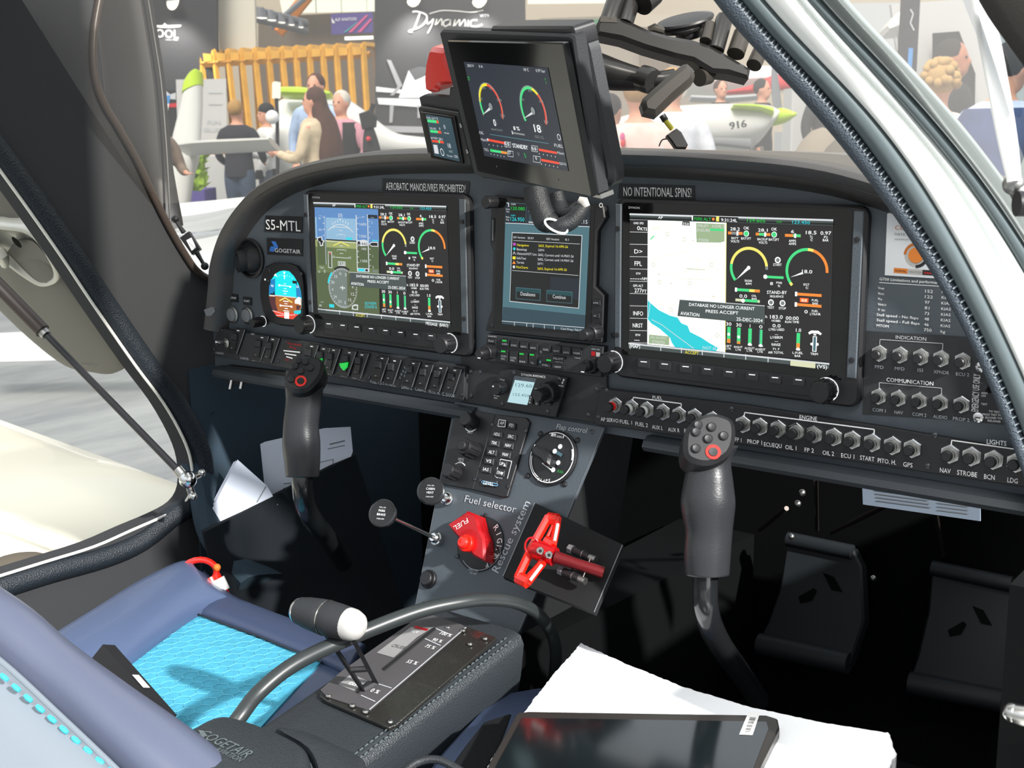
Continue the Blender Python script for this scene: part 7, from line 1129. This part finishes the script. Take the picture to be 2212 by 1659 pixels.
b = t.part('wing', 'long white wing sweeping right'); prof([(740, 205), (790, 240), (850, 285), (900, 296), (960, 300)], [(735, 320), (790, 332), (850, 336), (900, 338), (960, 338)], 13.4, 'paintd', .3); t.done()
t = T('nose_aircraft', 'white aircraft nose lettered 916 with a lime green spinner', 'aircraft'); b = t.part('cowling', 'white cowling'); prof([(1330, 262), (1400, 242), (1490, 232), (1600, 230), (1655, 236), (1664, 250)], [(1330, 330), (1400, 335), (1490, 336), (1570, 334), (1630, 315), (1662, 275)], 11, 'paintd', .8, .85, 22)
b = t.part('lime_top', 'lime green stripe on top'); prof([(1580, 229), (1620, 227), (1665, 233)], [(1580, 234), (1640, 240), (1668, 252)], 10.6, 'lime', .2); b = t.part('spinner', 'lime green pointed spinner'); b.stube([dep(1660, 253, 10.9), dep(1690, 250, 10.8), dep(1714, 247, 10.7), dep(1722, 246, 10.7)], [.085, .07, .025, .004], 'lime', 18, 5)
q = D(t.part('lettering'), facing(10.35, 1600, 270), ID); [q.t('916', 1560 + o, 283 - o * .2, 1627 + o, 272 - o * .2, 17, 'black', .01 + o * .001) for o in (0, 1, 2)]; q.l([(1535, 284), (1556, 282)], 2.5, 'inkd'); q.l([(1628, 273), (1648, 270)], 2.5, 'inkd'); b = t.part('propeller_blade', 'grey propeller blade'); b.band([dep(1672, 245, 10.8), dep(1666, 190, 10.8), dep(1668, 120, 10.8)], [dep(1690, 240, 10.8), dep(1684, 190, 10.8), dep(1674, 120, 10.8)], 'steelb', .03); b = t.part('intake', 'dark lower intake'); b.band([dep(1500, 300, 10.6), dep(1560, 298, 10.6), dep(1620, 300, 10.6)], [dep(1500, 312, 10.6), dep(1560, 315, 10.6), dep(1620, 322, 10.6)], 'grey', .1); t.done()
t = T('red_striped_aircraft', 'white aircraft with a red swoosh standing at the back right', 'aircraft'); b = t.part('fuselage'); prof([(1480, 158), (1560, 152), (1640, 148), (1700, 150), (1760, 170)], [(1480, 205), (1560, 205), (1640, 200), (1700, 196), (1760, 190)], 20, 'paint', .9); b = t.part('red_swoosh', 'red swoosh'); prof([(1560, 200), (1620, 185), (1680, 160), (1745, 168)], [(1560, 204), (1620, 202), (1680, 196), (1745, 190)], 19.4, 'redp', .2); b = t.part('wing_root', 'grey wing'); prof([(1490, 208), (1560, 210), (1640, 206)], [(1490, 218), (1560, 220), (1640, 214)], 18.5, 'grey2', .3); t.done()
t = T('aircraft_wing', 'large white aircraft wing and body behind the left end of the panel', 'aircraft'); b = t.part('wing'); prof([(330, 465), (400, 445), (470, 438), (560, 430), (700, 425)], [(330, 490), (400, 500), (470, 490), (560, 470), (700, 460)], 7, 'paint', .5); b = t.part('body_side'); prof([(345, 500), (400, 505), (450, 500), (520, 490)], [(330, 760), (400, 760), (460, 760), (560, 760)], 7.4, 'paint', .4, .6); t.done()
t = T('far_wing', 'long thin white wing crossing behind the open door', 'aircraft'); b = t.own; b.band([dep(-60, 737, 6.2), dep(60, 730, 6.2), dep(200, 728, 6.2), dep(330, 715, 6.2)], [dep(-60, 770, 6.0), dep(60, 768, 6.0), dep(200, 762, 6.0), dep(330, 755, 6.0)], 'paint', .1); t.done()
t = T('aircraft_wing', 'own cream white left wing seen through the open door', 'wing'); wz = -.46; b = t.own; rings = []
for x in (-.42, -1.2, -2.2, -3.4): 
    ly = .40 + (-.42 - x) * .12; ch = 1.3; pts = []
    for q in range(20): a = 2 * PI * q / 20; pts.append((x, ly - ch / 2 + ch / 2 * math.cos(a), wz - .05 + .06 * math.sin(a) * (1.25 - .3 * math.cos(a) * -1)))
    rings.append(pts)
b.loft(rings, 'creamw'); b.hard = 180; t.done()
# booth furniture
t, f = slab('info_board', [(380, 172), (488, 170), (492, 330), (385, 330)], 15, 'lit_fabric', .03, 'white info board with grey text left of the pergola', 'board', False); q = D(t.part('print'), f, ID, w=.01); q.t('FUN', 448, 268, 476, 268, 9, 'inkd'); q.t('SELLER', 440, 284, 478, 284, 9, 'inkd'); q.l([(450, 200), (480, 200)], 2, 'inkd'); q.l([(450, 225), (480, 225)], 2, 'grey2'); t.done()
t, f = slab('picture_board', [(325, 190), (380, 196), (378, 330), (325, 330)], 15.2, 'booth', .03, 'framed print with mountains and a blue wing at the far left booth', 'board', False); q = D(t.part('print'), f, ID, w=.01); q.q([(345, 195), (352, 202), (360, 197), (368, 204), (380, 200), (380, 215), (345, 212)], 'photol'); q.q([(350, 207), (369, 206), (366, 224), (352, 224)], 'bluep', .012); q.q([(366, 224), (384, 222), (382, 232), (366, 232)], 'redp', .012); q.q([(352, 224), (366, 224), (360, 255), (354, 262)], 'white', .012); t.done()
for lab, x0, y0, x1, y1, tt in (('white reception cube with a wooden edge under the pergola', 446, 335, 497, 432, 13.9), ('white reception cube behind the capped person', 530, 340, 566, 432, 14.4), ('white low counter block below the long haired woman', 566, 330, 612, 420, 15.1)):
    t = T('counter_block', lab, 'counter'); a = dep(x0, y1, tt); f = facing(tt, x0, y1); q = D(t.part('block'), f, ID); u0, _ = f.uv(x0, y1); u1, vt = f.uv(x1, y0); q.mb.box(f, u0, u1, GZ - f.o.z, vt, -.3, 0, 'lit_fabric', .01); e = t.part('wooden_edge', 'wooden corner post'); e.box(f, u0 - .06, u0, GZ - f.o.z, vt, -.5, .01, 'wood2'); t.done()
t = T('shrub', 'bright green leafy plants beside the aircraft tail', 'plant', None); random.seed(2); l = t.part('leaves', None)
for i in range(260):
    c = dep(random.uniform(392, 438), random.uniform(342, 412), random.uniform(11.6, 12.2)); d_ = V((random.uniform(-1, 1), random.uniform(-1, 1), random.uniform(.2, 1))).normalized(); s_ = d_.orthogonal().normalized() * .025; l.add([c - s_, c + d_ * .05 - s_ * 1.2, c + d_ * .13, c + d_ * .05 + s_ * 1.2, c + s_], [[0, 1, 2, 3, 4]], 'limed')
p = t.part('planter', 'dark violet planter box'); f = facing(12.7, 400, 420); u0, v1 = f.uv(372, 410); u1, _ = f.uv(442, 410); p.box(f, u0, u1, GZ - f.o.z, v1, -.5, 0, 'violet', .01); t.done()
t = T('storage_box', 'dark box low between tail and planter', 'box'); f = facing(13.4, 380, 430); u0, v1 = f.uv(362, 405); u1, _ = f.uv(400, 405); t.own.box(f, u0, u1, GZ - f.o.z, v1, -.4, 0, 'c_black', .01); t.done()
# right half furniture
t = T('display_column', 'pale grey square column behind the lime spinner', 'column'); f = facing(12.5, 1740, 300); u0, v1 = f.uv(1712, 190); u1, _ = f.uv(1748, 190); t.own.box(f, u0, u1, GZ - f.o.z, v1, -.4, 0, 'lit_fabric', .02); t.done()
t = T('display_column', 'wide grey lower block left of the taupe cushions', 'column'); f = facing(13, 1700, 300); u0, v1 = f.uv(1690, 285); u1, _ = f.uv(1722, 285); t.own.box(f, u0, u1, GZ - f.o.z, v1, -.4, 0, 'grey2', .02); t.done()
mat('taupe', '#5f574b', .9); mat('taupe2', '#8b8070', .9)
for lab, x, y, tt, rx, rz, m in (('dark taupe bean bag closest to the leather frame', 1835, 335, 5.5, .17, .12, 'taupe'), ('light taupe bean bag left of the dark one', 1775, 318, 6.2, .17, .09, 'taupe2')):
    t = T('bean_bag', lab, 'bean bag'); c = dep(x, y, tt); hh = c.z - GZ; t.own.ell((c.x, c.y, GZ + hh / 2), ((rx * 1.4, 0, 0), (0, rx * 1.4, 0), (0, 0, hh / 2 + .1)), m, 20, 14); t.done()
t = T('bag', 'black trousers legs' if 0 else 'black backpack standing on the floor under the spinner', 'bag'); c = dep(1650, 300, 11.5); t.own.ell((c.x, c.y, GZ + .5), ((.16, 0, 0), (0, .12, 0), (0, 0, .55)), 'c_jean', 14, 10); t.done()
# far right
t = T('booth_wall', 'white bright booth wall behind the curly haired person', 'booth wall'); f = facing(9, 2050, 200); q = D(t.own, f, ID); q.q([(1925, 10), (2050, 0), (2260, -60), (2400, 600), (1960, 600), (1950, 200)], 'lit_fabric', 0, -.05); t.done()
t = T('dark_opening', 'dark cabin opening in the white booth wall', 'opening'); f = facing(8.9, 2050, 200); q = D(t.own, f, ID); q.q([(2014, 72), (2070, 68), (2105, 160), (2100, 420), (2014, 420)], 'c_black', .02, 0); t.done()  # black sheet on the wall stands for the shade inside the opening
t = T('banner_pole', 'tall dark advertising pillar with a pale blue mark', 'banner'); f = facing(8, 1970, 100); q = D(t.own, f, ID); q.q([(1961, -60), (1991, -60), (1980, 155), (1950, 130)], 'brownp' if 0 else 'c_navy', 0, -.12); q = D(t.part('print'), f, ID, w=.006); q.q([(1962, 104), (1972, 104), (1969, 150), (1960, 143)], 'bluep'); q.l([(1966, 20), (1972, 30), (1966, 50), (1974, 66)], 3, 'inkd'); t.done()
t = T('white_cabin', 'rounded white cabin shell left of the dark pillar', 'cabin'); b = t.own; b.band([dep(1905, 66, 8.6), dep(1925, 40, 8.6), dep(1958, 17, 8.6)], [dep(1908, 78, 8.6), dep(1930, 76, 8.6), dep(1962, 72, 8.6)], 'paint', .3); b.band([dep(1940, 72, 8.7), dep(1945, 120, 8.7), dep(1955, 150, 8.7)], [dep(1958, 72, 8.7), dep(1962, 120, 8.7), dep(1970, 150, 8.7)], 'grey2', .1); t.done()
t, f = slab('booth_wall', [(1790, 8), (1960, 5), (1960, 220), (1900, 220)], 12, 'grey2', .05, 'grey booth wall above the white door frame edge', 'booth wall', False); t.done()
# ------------------------------------------------------------------ open doors
t = T('right_door', 'open right canopy door with bright acrylic edge and dark frame corner', 'door'); b = t.part('dark_frame', 'dark inner frame corner'); b.band([dep(2096, -30, .72), dep(2130, 30, .72), dep(2168, 85, .72), (dep(2230, 165, .72))], [dep(2260, -60, .7), dep(2290, 0, .7), dep(2330, 60, .7), dep(2380, 140, .7)], 'postb', .02, .6)
b = t.part('acrylic_edge', 'clear bright acrylic edge'); b.band([dep(2100, -30, .74), dep(2112, 60, .74), dep(2140, 210, .74), dep(2165, 330, .74), dep(2182, 392, .74)], [dep(2112, -30, .76), dep(2150, 60, .76), dep(2178, 200, .76), dep(2196, 320, .76), dep(2200, 395, .76)], 'edgew', .006, .7)  # opaque white stands for reflections along the clear edge
b = t.part('window_pane', 'clear pane'); b.band([dep(2150, 60, .77), dep(2178, 200, .77), dep(2196, 320, .77), dep(2200, 395, .77)], [dep(2260, 60, .77), dep(2270, 200, .77), dep(2280, 320, .77), dep(2290, 395, .77)], 'acrylic', .004, .6)
b = t.part('hinge', 'grey metal hinge with bolts'); b.sph(dep(2190, 398, .76), .007, 'steelr'); b.tube([dep(2190, 398, .76), dep(2205, 420, .76), dep(2240, 440, .76)], [.005, .0065, .006], 'steelr', 12); b.tube([dep(2196, 440, .75), dep(2240, 440, .75)], .008, 'black', 14); t.done()
mat('doorin', '#4c4b45', .55); mat('doord', '#3f3f3c', .5); mat('handleg', '#a3a49c', .3, .2, coat=.4)
KW = crop(0, 400, 2.074)
t = T('left_door', 'open left door with olive grey inner panel and recessed handle', 'door'); b = t.part('inner_panel'); 
b.band([dep(-60, 250, 1.75), dep(0, 380, 1.75), dep(60, 470, 1.75), dep(150, 590, 1.76), dep(230, 690, 1.78), dep(275, 748, 1.8), dep(292, 768, 1.82)], [dep(-140, 520, 2.1), dep(-60, 600, 2.1), dep(0, 660, 2.08), dep(80, 735, 2.05), dep(150, 785, 2.0), dep(205, 794, 1.95), dep(240, 790, 1.9)], 'doorin', .04, .7, 20); b.hard = 180
r_ = t.part('rim', 'thin pale lower rim'); r_.stube([dep(158, 780, 1.98), dep(200, 797, 1.93), dep(240, 792, 1.88), dep(268, 780, 1.84), dep(292, 765, 1.8)], .0035, 'cream', 8); r_ = t.part('lower_band', 'dark rounded lower band'); r_.stube([dep(150, 768, 1.96), dep(200, 780, 1.9), dep(245, 766, 1.84), dep(280, 742, 1.78)], .011, 'doord', 12)
h = t.part('handle_recess', 'grey oval handle recess'); h.hard = 180; P = [(-60, 170), (40, 170), (130, 185), (200, 240), (260, 340), (280, 400), (262, 435), (200, 445), (120, 400), (40, 340), (-60, 270)]; f = Fr(dep(60, 545, 1.78), dep(110, 600, 1.83) - dep(0, 480, 1.80), dep(80, 520, 1.77) - dep(20, 600, 1.93)); q = D(h, f, KW); C0 = catmull([q.p(*p) for p in P], 4, True); h.loft([[f.P(u, v, w_) for u, v in L_] for L_, w_ in ((C0, -.02), (C0, .004), (shrink(C0, .94), .009), (shrink(C0, .84), .007), (shrink(C0, .78), -.004))], 'handleg')
i_ = t.part('handle_hollow', 'dark hollow', par=h); q = D(i_, f, KW); i_.prism(f, catmull([q.p(*p) for p in [(50, 280), (80, 250), (150, 250), (210, 320), (240, 380), (200, 400), (120, 370), (70, 330)]], 3, True), -.004, .001, 'doord'); q.d(95, 241, 15, 'void', .0085)
l = t.part('handle_lever', 'curved lever', par=h); l.stube([f.P(*f.uv(*KW(-40, 260)), .012), f.P(*f.uv(*KW(40, 280)), .016), f.P(*f.uv(*KW(60, 330)), .016)], [.012, .01, .006], 'handleg', 12); s = t.part('white_lettering', 'white letters at the edge'); s.text(Fr(dep(0, 395, 1.72), RT * .8 + DN * .6, RT * .6 - DN * .8), 'PLANE', (-.012, 0), (.02, 0), .006, 'ink', 0); t.done()
t = T('gas_strut', 'black gas strut with a chrome ball joint holding the left door', 'gas strut'); b = t.part('cylinder', 'thick upper tube'); A = dep(-60, 560, 1.66); M1 = dep(92, 715, 1.64); E_ = dep(398, 1030, 1.58); b.tube([A, M1], .0105, 'trimb', 18); b.tube([M1, M1.lerp(E_, .03)], [.0075, .007], 'steelr', 14); r = t.part('rod', 'thin dark rod'); r.tube([M1, E_], .0048, 'black', 12); j = t.part('ball_joint', 'chrome ball joint'); j.tube([dep(383, 1012, 1.58), E_], .0068, 'steel', 14); j.sph(dep(406, 1036, 1.575), .0115, 'chrome', 18, 12)
k_ = t.part('bracket', 'small steel bracket'); k_.tube([dep(406, 1040, 1.59), dep(415, 1070, 1.6)], .005, 'steel', 10); k_.tube([dep(412, 1036, 1.59), dep(436, 1022, 1.61)], .004, 'steel', 10); k_.sph(dep(417, 1072, 1.59), .0055, 'steel', 10, 7); k_.sph(dep(436, 1021, 1.6), .005, 'steel', 10, 7); t.done()
t = T('outside_cap', 'grey brown rounded cap outside the left sill', 'cap'); t.own.ell(dep(40, 1232, 1.62), ((.045, 0, 0), (0, .05, 0), (0, 0, .02)), 'taupe', 20, 12); t.done()
